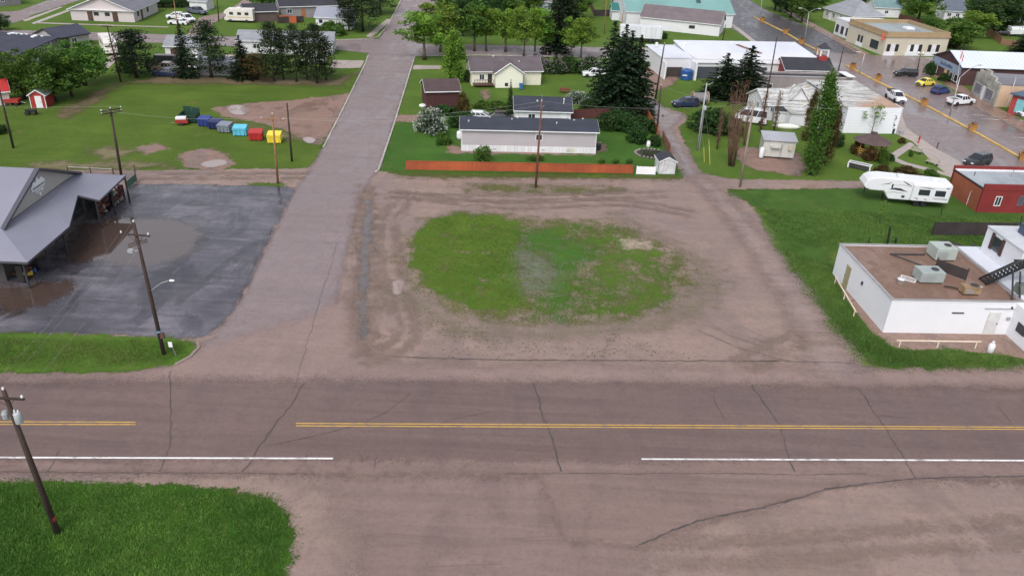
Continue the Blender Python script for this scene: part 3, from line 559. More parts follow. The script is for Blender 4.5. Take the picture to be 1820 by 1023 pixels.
# ------------------------------------------------------------------ plants
BARK=M('bark',(.11,.085,.065),.9,.25,3); BARKD=M('dark_bark',(.055,.04,.035),.9,.25,3)
LF={'fresh':leafmat('fresh_leaves',(0.0607,0.1381,0.0133),(0.2100,0.3315,0.0442)),'mid':leafmat('leaves',(0.0234,0.0729,0.0097),(0.1069,0.2041,0.0292)),'deep':leafmat('deep_leaves',(0.0145,0.0443,0.0113),(0.0443,0.0926,0.0209)),
 'spruce':leafmat('spruce_needles',(0.0074,0.0186,0.0087),(0.0248,0.0465,0.0186)),'pine':leafmat('pine_needles',(0.0124,0.0282,0.0124),(0.0455,0.0704,0.0264)),'blue':leafmat('grey_green_leaves',(0.0468,0.0796,0.0468),(0.1310,0.1872,0.1217)),'rust':leafmat('rusty_foliage',(0.0525,0.0338,0.0105),(0.1275,0.0825,0.0263)),
 'twig':leafmat('budding_twigs',(.13,.075,.045),(.22,.13,.08)),'lilac':leafmat('lilac_bloom',(0.1980,0.1560,0.1800),(0.3000,0.2520,0.2760)),'bloom':leafmat('white_bloom',(0.3000,0.3120,0.2880),(0.4500,0.4560,0.4320)),'orange':leafmat('orange_grass',(.25,.1,.015),(.45,.22,.04))}
def leafmesh(name,cen,size,mats,tone,up=.35,aspect=1.0,mi=None):
    n=len(cen); d=RNG.normal(size=(n,3)); d[:,2]+=up; d/=np.linalg.norm(d,axis=1)[:,None]
    a=np.cross(d,RNG.normal(size=(n,3))); a/=np.linalg.norm(a,axis=1)[:,None]; b=np.cross(d,a)
    s=(size*RNG.uniform(.6,1.4,n))[:,None]
    v=np.stack([cen-a*s-b*s*.35*aspect,cen+a*s*.2-b*s*.6*aspect,cen+a*s*1.1+b*s*.1,cen+a*s*.1+b*s*.6*aspect],1).reshape(-1,3)
    me=npmesh(name,v,np.arange(4*n).reshape(n,4)); at=me.attributes.new('tone','FLOAT','FACE'); at.data.foreach_set('value',np.clip(tone,0,1).astype(np.float32))
    for m in (mats if isinstance(mats,list) else [mats]): me.materials.append(m)
    if mi is not None: me.polygons.foreach_set('material_index',mi.astype(np.int32))
    return me
def clump_pts(nc,per,shape,cr,flat=.7,shell=.55):
    """shape(u)->centre offset for a unit ball direction"""
    P=[];T=[]
    for i in range(nc):
        d=RNG.normal(size=3); d/=np.linalg.norm(d); r=shell+(1-shell)*RNG.random()**.7 if RNG.random()<.8 else RNG.random()*shell
        c=shape(d*r); k=int(per*RNG.uniform(.5,1.5)); q=RNG.normal(size=(k,3)); q/=np.linalg.norm(q,axis=1)[:,None]; q*=(RNG.random(k)**.45)[:,None]*cr*RNG.uniform(.6,1.3); q[:,2]*=flat
        P.append(c+q); T.append(np.full(k,RNG.uniform(.1,.9))+RNG.normal(size=k)*.18)
    return np.concatenate(P),np.concatenate(T)
def crown_round(nc=42,per=60,R=2.6,H=5.6,z0=2.4,cr=.85,leaf=.17,low=.0,mats=None,name='crown'):
    def sh(d):
        z=(d[2]*.5+.5); w=math.sin(math.pi*min(1,max(.04,z*(1-low)+low*.5)))**.55; return np.array([d[0]*R*(.55+.45*w),d[1]*R*(.55+.45*w),z0+z*H])
    P,T=clump_pts(nc,per,sh,cr); return leafmesh(name,P,leaf,mats,T)
def trunk(h,r,limbs,mat,R=2.0,z0=2.0,lean=0,stems=1,name='trunk'):
    mb=MB()
    for s in range(stems):
        ox=0 if stems==1 else random.uniform(-.3,.3); oy=0 if stems==1 else random.uniform(-.3,.3); tx=ox*3.5
        pts=[(ox*.4+(tx-ox*.4)*t+random.gauss(0,.05*h*.1),oy*.4+oy*3*t,h*t) for t in (0,.2,.4,.6,.8,1)]; mb.tube(pts,[r*(1.25 if t==0 else 1-.8*t) for t in (0,.2,.4,.6,.8,1)],8)
        for k in range(limbs):
            t=random.uniform(z0/h,.85); a=random.uniform(0,6.28); l=R*random.uniform(.5,.95); b=Vector((ox*.4+(tx-ox*.4)*t,oy*3*t,h*t)); e=b+Vector((math.cos(a)*l,math.sin(a)*l,l*random.uniform(.5,1.1)))
            m=b.lerp(e,.5)+Vector((0,0,-.1*l)); mb.tube([b,m,e],[r*.38*(1-t*.5),r*.25*(1-t*.5),r*.08],5)
    return mb.mesh(name,mat,True)
def spruce_mesh(H=14,R=2.9,lv=26,mat=None,open_=1.0,z0=.5,leaf=.2,name='crown',droop=.28,per=9):
    P=[];T=[];D=[]
    for i in range(lv):
        t=i/(lv-1); z=z0+(H-z0)*t**.93; rad=R*(1-t)**.85*(.86+.28*RNG.random())+.12; nb=int(per*(1-t)+5)
        for k in range(nb):
            a=RNG.random()*6.283; L=rad*RNG.uniform(.72,1.12); m=max(3,int(L/.16*open_)); s=np.linspace(.12,1,m); tn=RNG.uniform(.05,.95)
            x=s*L; zz=z-x*droop*(1+.4*s)+.12*L*s**3; w=RNG.normal(size=m)*.16*(1.15-s)*L*.5
            q=np.stack([np.cos(a)*x-np.sin(a)*w,np.sin(a)*x+np.cos(a)*w,zz+RNG.normal(size=m)*.06],1); P.append(q); T.append(np.full(m,tn)*.6+s*.35+RNG.normal(size=m)*.1)
    P=np.concatenate(P);T=np.concatenate(T); return leafmesh(name,P,leaf,mat,T,up=1.2,aspect=1.1)
def pine_mesh(H=11,R=2.4,z0=1.6,nc=55,mat=None,name='crown',cr=.62,per=48,leaf=.13,cone=.55):
    P=[];T=[]
    for i in range(nc):
        t=RNG.random()**.9; z=z0+(H-z0)*t; rad=R*(1-t)**cone*(.35+.65*min(1,t*4+.3)); a=RNG.random()*6.283; r=rad*RNG.uniform(.35,1.0); k=int(per*RNG.uniform(.5,1.4))
        q=RNG.normal(size=(k,3))*np.array([cr,cr,cr*.42])*RNG.uniform(.5,1.0); P.append(np.array([math.cos(a)*r,math.sin(a)*r,z])+q); T.append(np.full(k,RNG.uniform(.1,.85))+RNG.normal(size=k)*.15)
    return leafmesh(name,np.concatenate(P),leaf,mat,np.concatenate(T),up=.6)
def column_mesh(H=13,R=1.35,mat=None,nc=120,per=48,name='crown',leaf=.11,z0=.5):
    P=[];T=[]
    for i in range(nc):
        t=RNG.random()**.85; w=math.sin(math.pi*min(1,(t*.93+.07)))**.5*(1-.35*t)*(.75+.5*RNG.random()); a=RNG.random()*6.283; r=R*w*math.sqrt(RNG.random()); k=int(per*RNG.uniform(.5,1.5))
        q=RNG.normal(size=(k,3))*np.array([.26,.26,.6])*RNG.uniform(.6,1.2); P.append(np.array([math.cos(a)*r,math.sin(a)*r,z0+(H-z0)*t])+q); T.append(np.full(k,RNG.uniform(.0,.9))+RNG.normal(size=k)*.15)
    return leafmesh(name,np.concatenate(P),leaf,mat,np.concatenate(T),up=.2)
def bush_mesh(R=1.5,H=1.8,mat=None,nc=45,per=55,cr=.42,leaf=.1,name='foliage',flowers=None,fn=.25):
    def sh(d): return np.array([d[0]*R*.85,d[1]*R*.85,H*.12+abs(d[2])*H*.78])
    P,T=clump_pts(nc,per,sh,cr,.8,.7); me=leafmesh(name,P,leaf,mat,T,up=.5); f=None
    if flowers:
        d=RNG.normal(size=(int(len(P)*fn),3)); d/=np.linalg.norm(d,axis=1)[:,None]; d[:,2]=abs(d[:,2]); d*=RNG.uniform(.85,1.12,len(d))[:,None]
        f=leafmesh('blossom',np.stack([d[:,0]*R*1.08,d[:,1]*R*1.08,H*.12+d[:,2]*H*.95],1),leaf*.9,flowers,RNG.random(len(d)),up=.6)
    return me,f
TREE={}
def proto(key,H,W_,trunk_me,crown_me): TREE[key]=(H,W_,trunk_me,crown_me)
for i in range(3):
    proto('street%d'%i,8.0,5.2,trunk(6.0,.17,9,BARK,2.0,2.0),crown_round(60,56,2.45,5.6,2.3,.75,.15,.3,LF['fresh']))
    proto('round%d'%i,8.0,6.6,trunk(5.5,.22,8,BARKD,2.4,1.5),crown_round(64,70,3.0,6.6,1.2,.95,.17,.2,LF['mid']))
    proto('spruce%d'%i,14.0,6.0,MB().tube([(0,0,-.1),(0,0,7),(0,0,13.6)],[.24,.14,.03],8).mesh('trunk',BARKD,True),spruce_mesh(14,3.0,36,LF['spruce'],per=12,open_=1.15))
    proto('pine%d'%i,10.5,5.0,trunk(9.8,.16,16,BARKD,1.6,2.4),pine_mesh(10.5,2.5,1.2,84,LF['pine'],per=56))
for i in range(2):
    proto('dense%d'%i,8.0,6.6,trunk(5.5,.22,8,BARKD,2.4,1.5),crown_round(70,72,3.0,6.8,.9,.95,.17,.25,LF['deep']))
    proto('poplar%d'%i,13.0,3.0,trunk(11,.2,10,BARKD,.8,1.0),column_mesh(13,1.35,LF['mid'],190,56))
proto('birch',9.0,5.0,trunk(8,.15,10,BARK,1.5,1.0),column_mesh(9,2.2,LF['fresh'],120,62,z0=.6,leaf=.17))
proto('youngtree',5.5,3.0,trunk(5.2,.06,14,BARK,1.2,1.0),crown_round(24,16,1.4,4.6,.9,.45,.10,.1,LF['fresh']))
_nt={}
def tree(key,base,topy,wpx,label,name='tree',group=None,leaf=None,lean=0,h=None):
    ks=[k for k in TREE if k.rstrip('0123456789')==key]; _nt[key]=_nt.get(key,-1)+1; k=ks[_nt[key]%len(ks)]
    H,W_,tm,cm=TREE[k]; wpx=wpx*{'street':1.5,'round':1.22,'dense':1.2,'pine':1.25,'spruce':1.42,'poplar':1.12,'birch':1.12}.get(key,1); b=G(*base); hh=h or HT(base,(base[0],topy)); w=WID(base,wpx)
    r=thing(name,label,'tree',b,random.uniform(0,6.28),group); r.scale=(w/W_,w/W_,hh/H)
    link('trunk',tm,r); c=link('crown',cm,r)
    if leaf: c.material_slots[0].link='OBJECT'; c.material_slots[0].material=LF[leaf]
    return r
BUSH={}
for i in range(2):
    BUSH['bush%d'%i]=bush_mesh(1.5,1.8,LF['mid']); BUSH['deepbush%d'%i]=bush_mesh(1.5,1.8,LF['deep'],nc=55); BUSH['lilac%d'%i]=bush_mesh(1.5,1.8,LF['deep'],flowers=LF['lilac'],fn=.14)
BUSH['bloom0']=bush_mesh(1.5,1.8,LF['blue'],flowers=LF['bloom'],fn=.16); BUSH['willow0']=bush_mesh(1.5,1.9,LF['mid'],nc=38,per=36,cr=.5); BUSH['rust0']=bush_mesh(1.5,1.8,LF['rust'],nc=45)
STEM=None
def bush(key,base,topy,wpx,label,name='bush',group=None,depth=1.0,leaf=None,rz=None):
    ks=[k for k in BUSH if k.rstrip('0123456789')==key]; _nt[key]=_nt.get(key,-1)+1; f,bl=BUSH[ks[_nt[key]%len(ks)]]
    b=G(*base); w=WID(base,wpx); dd=w/2*depth; e=Vector((b.x,b.y,0)).normalized(); b=b+e*dd*.8; hh=max(.35,(HT(base,(base[0],topy)))*.9)
    r=thing(name,label,'bush',b,rz if rz is not None else -.06,group); r.scale=(w/3.0,w*depth/3.0,hh/1.8)
    c=link('foliage',f,r)
    if leaf: c.material_slots[0].link='OBJECT'; c.material_slots[0].material=LF[leaf]
    mb=MB()
    for k in range(5): a=k*1.26; mb.tube([(.1*math.cos(a),.1*math.sin(a),-.05),(.7*math.cos(a),.7*math.sin(a),1.2)],[.05,.015],5)
    mb.build('stem',BARKD,r)
    if bl: link('blossom',bl,r)
    return r
# ------------------------------------------------------------------ poles, fences, wires
POLE=M('pole_wood',(.045,.027,.023),.85,.3,3,dirt=.3); POLEO=M('weathered_pole_wood',(.26,.13,.06),.85,.3,3,dirt=.3); POLEL=M('grey_pole_wood',(.25,.2,.165),.85,.25,3); INS=M('porcelain',(.65,.66,.68),.25,.1); GALV=M('galvanised_steel',(.33,.34,.36),.45,.12,metal=.4)
TOPS={}
def pole(key,base,top,label,mat=POLE,r=.15,arms=(),extra=None,name='utility_pole',ins=True,cat='utility pole',group=None):
    b=G(*base); t=TOP(base,top); v=t-b; R=thing(name,label,cat,b,0,group)
    MB().tube([(0,0,-.2),v*.5,v],[r*1.15,r,r*.72],10).build('shaft',mat,R,True)
    TOPS[key]=[]
    for f,half,ang in arms:
        c=v*f; d=Vector((math.cos(ang),math.sin(ang),0)); nrm=Vector((-d.y,d.x,0))
        m=MB(); p=c-nrm*(r+.05)
        for e0,e1 in((p-d*half,p+d*half),): 
            q=[e0+nrm*.05,e0-nrm*.05,e1-nrm*.05,e1+nrm*.05]; m.prismz([(x.x,x.y) for x in q],c.z-.06,c.z+.06)
        for s in(-1,1): m.tube([p+d*half*.55*s,v*(f-.07)],.018,4)
        ar=m.build('crossarm',mat,R)
        for s in((-.92,0.0,.92) if ins==3 else (-.92,.92)) if ins else ():
            q=p+d*half*s; MB().lathe([(.02,.06),(.03,.12),(.075,.14),(.05,.18),(.07,.21),(.03,.27)],8,q).build('insulator',INS,ar); TOPS[key].append(b+q+Vector((0,0,.26)))
    if ins and not arms: TOPS[key].append(t)
    if ins:
        MB().lathe([(.02,0),(.07,.06),(.05,.1),(.07,.15),(.03,.2)],8,v).build('insulator',INS,R); TOPS[key].append(t+Vector((0,0,.18)))
    return R,v
def transformer(R,v,f,side=(.42,0),r=.24,h=.85):
    c=v*f; m=MB().lathe([(r*.9,0),(r,.04),(r,h-.06),(r*.85,h)],14,(c.x+side[0],c.y+side[1],c.z)); m.tube([(c.x+side[0],c.y+side[1],c.z+h*.7),(c.x,c.y,c.z+h*.7)],.05,6); o=m.build('transformer',M('transformer_grey',(.38,.4,.43),.45,.1),R,True)
    for s in(-.1,.1): MB().lathe([(.04,0),(.06,.08),(.03,.2)],6,(c.x+side[0]+s,c.y+side[1],c.z+h)).build('bushing',INS,o)
def wire(a,b,sag,label,r=.007,group=None,mat=None):
    p=[]; 
    for i in range(15): t=i/14; q=a.lerp(b,t); q.z-=4*sag*t*(1-t); p.append(q)
    o=MB().tube(p,r,4).build('power_line',mat or M('aluminium_wire',(.36,.37,.36),.5,.05,dirt=0)); return tag(o,label,'wire',group)
def fence(A,B,h,mat,label,name='fence',post=None,gap=2.4,cap=False,pm=None,th=.04,rails=True):
    a,L,an=site(A,B); r=thing(name,label,'fence',a,an)
    MB().bx(0,L,-th/2,th/2,.06,h).build('board_panel',mat,r)
    n=max(1,round(L/gap)); pm=pm or mat
    for i in range(n+1): x=L*i/n; MB().bx(x-.05,x+.05,th/2+.002,th/2+.1,-.1,h+.04).build('post',pm,r)
    if rails:
        for z in(.35,h-.3): MB().bx(.06,L-.06,th/2+.004,th/2+.04,z,z+.09).build('rail',pm,r)
    if cap: MB().bx(-.03,L+.03,-.07,.07,h+.002,h+.04).build('cap_rail',pm,r)
    return r
# ================================================================== BUILDINGS
SH_N=M('navy_shingles',(.032,.037,.056),.7,.15,2,pat='shingle',per=.3); SH_G=M('grey_shingles',(.16,.15,.17),.75,.15,2,pat='shingle',per=.3); SH_B=M('brown_grey_shingles',(.11,.088,.1),.75,.15,2,pat='shingle',per=.3)
SH_D=M('dark_shingles',(.032,.032,.042),.7,.18,2,pat='shingle',per=.3); SH_L=M('pale_grey_shingles',(.27,.28,.31),.7,.12,2,pat='shingle',per=.3); SH_BR=M('brown_shingles',(.075,.048,.05),.8,.15,2,pat='shingle',per=.3)
SID_G=M('grey_vinyl_siding',(.43,.39,.42),.6,.04,1,pat='siding',per=.2,dirt=.1); SID_W=M('white_siding',(.66,.66,.69),.6,.04,1,pat='siding',per=.2,dirt=.12); SID_C=M('cream_siding',(.70,.68,.56),.6,.05,1,pat='siding',per=.2,dirt=.12)
SID_P=M('pale_pink_siding',(.55,.49,.5),.6,.05,1,pat='siding',per=.25); SID_BR=M('brown_boards',(.07,.022,.024),.75,.15,2,pat='boards',per=.22); STU=M('white_stucco',(.68,.69,.73),.85,.03,.6,dirt=.06)
TAN=M('tan_stucco',(.52,.46,.38),.85,.08,1.2); BEI=M('taupe_siding',(.30,.26,.265),.7,.06,1,pat='boards',per=.3); BRICKR=M('red_painted_wall',(.20,.022,.022),.7,.15,1.5,dirt=.35); ORW=M('orange_stained_boards',(.40,.10,.035),.7,.15,1.5,pat='boards',per=.16,dirt=.3)
MET_G=M('grey_standing_seam',(.215,.215,.27),.38,.06,.6,dirt=.1); MET_W=M('white_metal_roof',(.60,.63,.70),.4,.04,.6,pat='riby',per=.6,dirt=.1); MEM=M('white_roof_membrane',(.60,.62,.69),.55,.07,.5,dirt=.25); TEAL=M('teal_metal_roof',(.17,.32,.31),.4,.08,.6,pat='ribx',per=.6)
GRAVR=ground_mat('gravel_topping',((.135,.088,.068),(.16,.108,.086),(.11,.075,.058)),(.5,.8),None,.4,alpha=False,blot=.25,grit=9,wet=.5,wetcol=1.25); 
def roofmix(name,rust):
    if name in _mc: return _mc[name]
    m,nt,out=nodes(name); n=N(nt); v=n.obj(); st=n.obj(.3,(.35,2.2,2.2))
    c=n.mix(n.ramp(n.noise(st,.8,6,.7),.38,.62),(.26,.26,.26),(.58,.58,.57)); c=n.mix(n.ramp(n.noise(v,2.6,6,.75),.52,.62,0,.6),c,(.17,.165,.16)); c=n.mix(n.ramp(n.noise(v,.5,4,.6),.5,.66,0,.7),c,(.33,.29,.22))
    if rust:
        x=n('SeparateXYZ',Vector=v).outputs; near=n.math('ADD',n.math('MULTIPLY',x[0],.09),n.math('MULTIPLY',x[1],-.10)); r_=n.ramp(n.math('ADD',near,n.noise(n.obj(.2,(.3,1.5,1)),.9,5)),.35,.75,0,.85); c=n.mix(r_,c,n.mix(n.noise(v,1.4,4),(.36,.17,.1),(.42,.3,.22)))
    nt.links.new(n.bsdf(c,.85,0,n.noise(v,3,5),.4,.02,.3).outputs[0],out.inputs[0]); _mc[name]=m; return m
GREYR=roofmix('weathered_rolled_roof',False); STONE=M('grey_fieldstone',(.33,.32,.29),.9,.45,2.2)
BRN=M('brown_wood',(.09,.05,.035),.8,.25,2,pat='boards',per=.18); DKB=M('dark_weathered_boards',(.045,.035,.035),.85,.3,2,pat='boards',per=.17); DBRICK=M('dark_brown_brick',(.075,.035,.035),.85,.2,1.5)
GRY=M('grey_paint',(.3,.31,.33),.5,.1,1.5); TIN=M('pale_sheet_metal',(.5,.5,.47),.5,.08,1,dirt=.3); RED=M('red_paint',(.32,.03,.025),.55,.12,1.5); BLK=M('black_iron',(.018,.018,.02),.5,.15)
# --- garden store with the broad grey roof, left edge
ex,ey=-44.5,64.0; r=thing('garden_store','garden store with broad grey roof, white emblem on its gable and a dark open porch','store',(-60,75.4,0),0)
P=lambda x,y,z:(x+60,y-75.4,z)
mb=MB(); za,ze=7.8,3.2
ap=P(-48.5,75.4,za); gl=P(-48.4,68.0,4.55); gr=P(-48.8,82.9,4.55); apw=P(-85,75.4,za)
se=P(-43.9,63.9,ze); ne=P(-45.1,86.4,ze); n1=P(-44.5,78.8,ze); n2=P(-46.6,78.6,3.75); n3=P(-44.2,71.9,ze); inn=P(-47.6,75.2,4.4)
swd=P(-85,63.9,ze); nwd=P(-85,86.4,ze)
mb.poly([ap,apw,swd,se,gl]); mb.poly([apw,ap,gr,ne,nwd]); mb.poly([gl,se,n3,inn]); mb.poly([inn,n2,n1,ne,gr]); mb.poly([inn,n3,n2]); mb.poly([gl,inn,gr])
r0=mb.build('roof',MET_G,r)
m=MB(); D_=lambda p:(p[0],p[1],p[2]-.22)
for a,b in((se,n3),(n3,n2),(n2,n1),(n1,ne),(swd,se),(ne,nwd)): m.poly([a,b,D_(b),D_(a)])
for a,b in((gl,ap),(ap,gr)):
    o_=lambda p:(p[0]+.55,p[1]+(0 if p is ap else (-.3 if p is gl else .3)),p[2]+.06); m.poly([a,b,o_(b),o_(a)]); m.poly([o_(a),o_(b),D_(o_(b)),D_(o_(a))]); m.poly([D_(a),D_(b),D_(o_(b)),D_(o_(a))])
m.build('fascia',M('dark_grey_fascia',(.07,.07,.09),.5,.1),r0)
MB().poly([(gl[0]+.03,gl[1]+.25,gl[2]+.05),(gr[0]+.03,gr[1]-.25,gr[2]+.05),(ap[0]+.03,ap[1],ap[2]-.2)]).build('gable_wall',M('pale_grey_cladding',(.40,.385,.37),.7,.06,1),r)
em=MB(); 
def X(u,w,o=.1):
    A_,B_,C_=Vector(gl),Vector(gr),Vector(ap); nn=(B_-A_).cross(C_-A_); nn=nn if nn.x>0 else -nn; return (A_.x-(nn.y*(u-A_.y)+nn.z*(w-A_.z))/nn.x+o,u,w)
lf=[(-1.1,5.75),(-1.25,6.2),(-.75,6.65),(-.3,6.55),(0,7.0),(.35,6.6),(.8,6.75),(1.3,6.3),(1.15,5.75)]
em.poly([X(u*1.05-.15,w-.05) for u,w in lf]); em.poly([X(-.85,5.6),X(.75,5.6),X(.5,5.25),X(-.6,5.25)]); em.poly([X(-.25,5.2),X(.2,5.2),X(.1,4.95),X(-.2,4.95)])
e_=em.build('emblem',M('white_sign_paint',(.8,.82,.85),.5,.03),r)
k=MB()
for i in range(9): u=-1.1+i*.25; k.poly([X(u-.1,5.86,.13),X(u+.06,5.86,.13),X(u+.06,6.08,.13),X(u-.1,6.08,.13)])
for i in range(4): u=-.5+i*.25; k.poly([X(u-.08,5.34,.13),X(u+.08,5.34,.13),X(u+.08,5.46,.13),X(u-.08,5.46,.13)])
k.build('lettering',M('sign_grey_green',(.12,.17,.17),.6,.05),e_)
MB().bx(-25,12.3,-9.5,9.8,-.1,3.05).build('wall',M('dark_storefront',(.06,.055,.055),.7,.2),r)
for y0 in(-8,-4.2,3.2,6.2):
    f=MB(); f.bx(12.31,12.38,y0,y0+2.2,.7,.8); f.bx(12.31,12.38,y0,y0+2.2,2.3,2.4); f.bx(12.31,12.38,y0,y0+.1,.8,2.3); f.bx(12.31,12.38,y0+2.1,y0+2.2,.8,2.3); f=f.build('window',DARK,r); MB().bx(12.31,12.33,y0+.1,y0+2.1,.8,2.3).build('pane',GL,f)
MB().bx(12.31,12.37,-.9,1.0,.02,2.2).build('door',glass('shop_door_glass',(.03,.03,.035)),r)
for y in(-10.7,-7,-3.7,3.4,6.8,10.4): MB().bx(15.0,15.16,y-.08,y+.08,-.05,3.05).build('porch_post',DARK,r)
MB().lathe([(.45,0),(.62,.15),(.66,.4),(.5,.75),(.2,.9)],14,(3.2,0,7.75)).build('roof_vent',M('white_plastic',(.75,.77,.75),.4,.05),r,True)
for (x,y,n,lb) in((-46.2,85.6,0,'rack of red and cream goods under the far end of the store porch'),(-46.3,82.2,1,'rack of red goods against the store wall, the nearer of the two full racks'),(-46.2,67.0,2,'low rack with blue and yellow goods under the near porch corner')):
    t=thing('display_rack',lb,'shelf rack',(x,y,0),1.5708); s_=MB()
    for z in(.1,.7,1.3): s_.bx(-1.3,1.3,-.3,.3,z,z+.05)
    for u in(-1.3,1.24): s_.bx(u,u+.06,-.3,.3,0,1.8)
    s_.build('shelf',BLK,t); cols=[M('dark_red_goods',(.14,.03,.028),.7),M('cream_goods',(.3,.27,.22),.6),M('dull_red_goods',(.1,.035,.03),.7)] if n<2 else [M('blue_goods',(.05,.12,.4),.5),M('yellow_goods',(.6,.42,.05),.5),M('dull_red_goods',(.2,.05,.045),.7)]
    for z in(.15,.75,1.35):
        for q in range(7 if n<2 else 4):
            if random.random()<.8: u=-1.15+q*(.36 if n<2 else .6); hh=random.uniform(.2,.5); MB().bx(u,u+random.uniform(.2,.32),-.25,random.uniform(0,.25),z,z+hh).build('boxed_goods',random.choice(cols),t,bevel=.02)
t=thing('wooden_bench','low slatted wooden bench in the shade of the near store porch','bench',G(20,492),.02); s_=MB()
for y in(-.3,-.1,.1,.3): s_.bx(-1,1,y-.07,y+.07,.45,.5)
s_.build('seat',BRN,t); [MB().bx(x-.05,x+.05,-.3,.3,0,.448).build('leg',BRN,t) for x in(-.8,.8)]
t=thing('yard_fence','chain link fence with a green screen by the far store corner','fence',G(243,322),ANG((243,322),(208,352))); L_=(G(208,352)-G(243,322)).length; s_=MB()
for i in range(int(L_/.3)): s_.tube([(i*.3,0,.1),(min(L_,i*.3+1.0),0,1.9)],.012,4); s_.tube([(i*.3,0,1.9),(min(L_,i*.3+1.0),0,.1)],.012,4)
s_.build('mesh_panel',GALV,t); [MB().tube([(x,0,-.1),(x,0,2.1)],.07,8).build('post',BRN if x==0 else GALV,t) for x in(0,L_/2,L_)]
a_=ANG((243,322),(208,352)); MB().bx(.1,2.6,.05,.09,.1,1.0).build('screen',M('green_mesh_screen',(.05,.12,.09),.8),t)
for x,y,lb in((123,303,'left'),(164,304,'middle'),(203,306,'right')):
    pass
t=thing('rail_fence','low three-post rail fence along the lane behind the grey store','fence',G(123,312),ANG((123,312),(203,316))); L_=(G(203,316)-G(123,312)).length
MB().tube([(0,0,1.15),(L_,0,1.15)],.03,5).build('rail',GALV,t); [MB().tube([(L_*q/2,0,-.1),(L_*q/2,0,1.25)],.06,6).build('post',POLE,t) for q in range(3)]
# --- mobile home
r,L,D=house('mobile_home','long grey mobile home with white skirting and a dark blue roof behind the orange fence','mobile home',(820,268),(1058,273),4.9,3.25,('x',.95),SID_G,SH_N,[('f',10.55,1.75,1.0,.95,WHITE,1),('l',1.6,1.5,.9,1.0)],[('r',1.2,.9,2.0,WHITE,.7)])
m=MB(); m.bx(-.04,L+.04,-.045,-.003,-.1,.88); m.bx(-.045,-.003,0,D,-.1,.88); m.bx(L+.003,L+.045,0,D,-.1,.88); k=m.build('skirting',M('white_skirting',(.72,.72,.74),.5,.03,1,pat='boards',per=.5,dirt=.1),r)
for u in(4.6,11.6,15.2): MB().bx(u,u+.35,-.07,-.046,.3,.45).build('skirt_vent',GRY,k)
MB().bx(15.2,16.3,-.06,-.046,.15,.75).build('hatch',M('cream_hatch',(.6,.58,.48),.6),k)
for x in(.02,L-.1): MB().bx(x,x+.08,-.05,-.003,.9,3.05).build('corner_trim',WHITE,r)
pipes(r,L,D,3.25,.95,[(1.0,1.2,.35),(13.6,1.2,.35),(4.0,2.3,.2),(7.2,1.9,.25),(8,2.3,.2),(11.5,2.35,.2),(15.6,2.3,.2),(16.2,2.0,.25),(17.5,2.4,.2)])
t=thing('propane_tank','white upright propane tank at the left end of the mobile home','tank',G(816,252)+Vector((0,1,0)),0); MB().lathe([(.25,.05),(.42,.15),(.45,.5),(.45,1.1),(.35,1.3),(.1,1.36)],14).build('cylinder',WHITE,t,True); MB().lathe([(.12,1.34),(.12,1.5)],8).build('valve',GALV,t)
# --- small blue roofed garage behind it
r,L,D=house('garage','small white garage with a dark blue roof and a white flue behind the mobile home','garage',(915,222),(1013,225),6.4,2.4,('x',1.3),SID_W,SH_N,[('f',2.0,1.1,1.2,.8)],[('f',7.2,.95,2.0,WHITE)])
pipes(r,L,D,2.4,1.3,[(7.7,1.6,.9),(3.5,1.9,.3)],WHITE)
# --- brown shed
r,L,D=house('brown_shed','dark red-brown boarded garage with a plain purple-brown roof beside the left street','garage',(758,193),(816,191.5),5.5,2.9,('x',1.2),SID_BR,SH_BR,[],[('l',1.2,2.4,2.1,SID_BR)])
# --- cream house with front gable
a,L,an=site((838,152),(961,151)); r=thing('cream_house','cream bungalow with a purple-grey roof and a projecting front gable','house',a,an)
walls(r,L,6.8,2.7,SID_C,'x',1.7); gable_roof(r,L,6.8,2.7,1.7,.4,.35,'x',SH_B,WHITE)
gx=G(877,156)-G(838,152); gx=gx.length; w_=5.0
q=MB(); q.bx(gx,gx+w_,-1.9,.05,-.1,2.7); q.poly([(gx,-1.9,2.7),(gx+w_,-1.9,2.7),(gx+w_/2,-1.9,4.35)]); q.build('gable_wing',M('pale_cream_siding',(.78,.77,.66),.6,.04,1,pat='siding',per=.2,dirt=.06),r)
R2=MB(); 
for s in(0,1):
    x0=gx-.35 if s==0 else gx+w_+.35; R2.add([(x0,-2.25,2.5),(gx+w_/2,-2.25,4.42),(gx+w_/2,3.2,4.42),(x0,3.2,2.5),(x0,-2.25,2.64),(gx+w_/2,-2.25,4.56),(gx+w_/2,3.2,4.56),(x0,3.2,2.64)],[(0,1,2,3),(7,6,5,4),(0,4,5,1),(0,3,7,4),(3,2,6,7)])
R2.build('roof',SH_B,r)
bt=MB()
for s in(-1,1): bt.tube([(gx+w_/2+s*(w_/2+.35),-2.28,2.56),(gx+w_/2,-2.28,4.5)],.09,4)
bt.build('barge_board',WHITE,r)
window(r,L,6.8,'f',1.4,1.0,1.0,1.1); window(r,L,6.8,'f',3.0,.5,.8,1.6,DARK,0)
w=MB(); w.bx(gx+1.7,gx+2.3,-1.95,-1.903,.3,.9); w.build('window',DARK,r)
dk=MB().bx(.2,gx-.3,-1.7,-.02,.35,.5); dk=dk.build('deck',BRN,r); rl=MB()
for i in range(8): u=.25+i*(gx-.65)/7; rl.bx(u,u+.06,-1.7,-1.64,.5,1.35)
rl.bx(.2,gx-.3,-1.72,-1.62,1.35,1.42); rl.build('railing',BRN,dk)
pipes(r,L,6.8,2.7,1.7,[(4.5,3.2,.4),(6.2,2.2,.3),(9.2,2.0,.2)],WHITE)
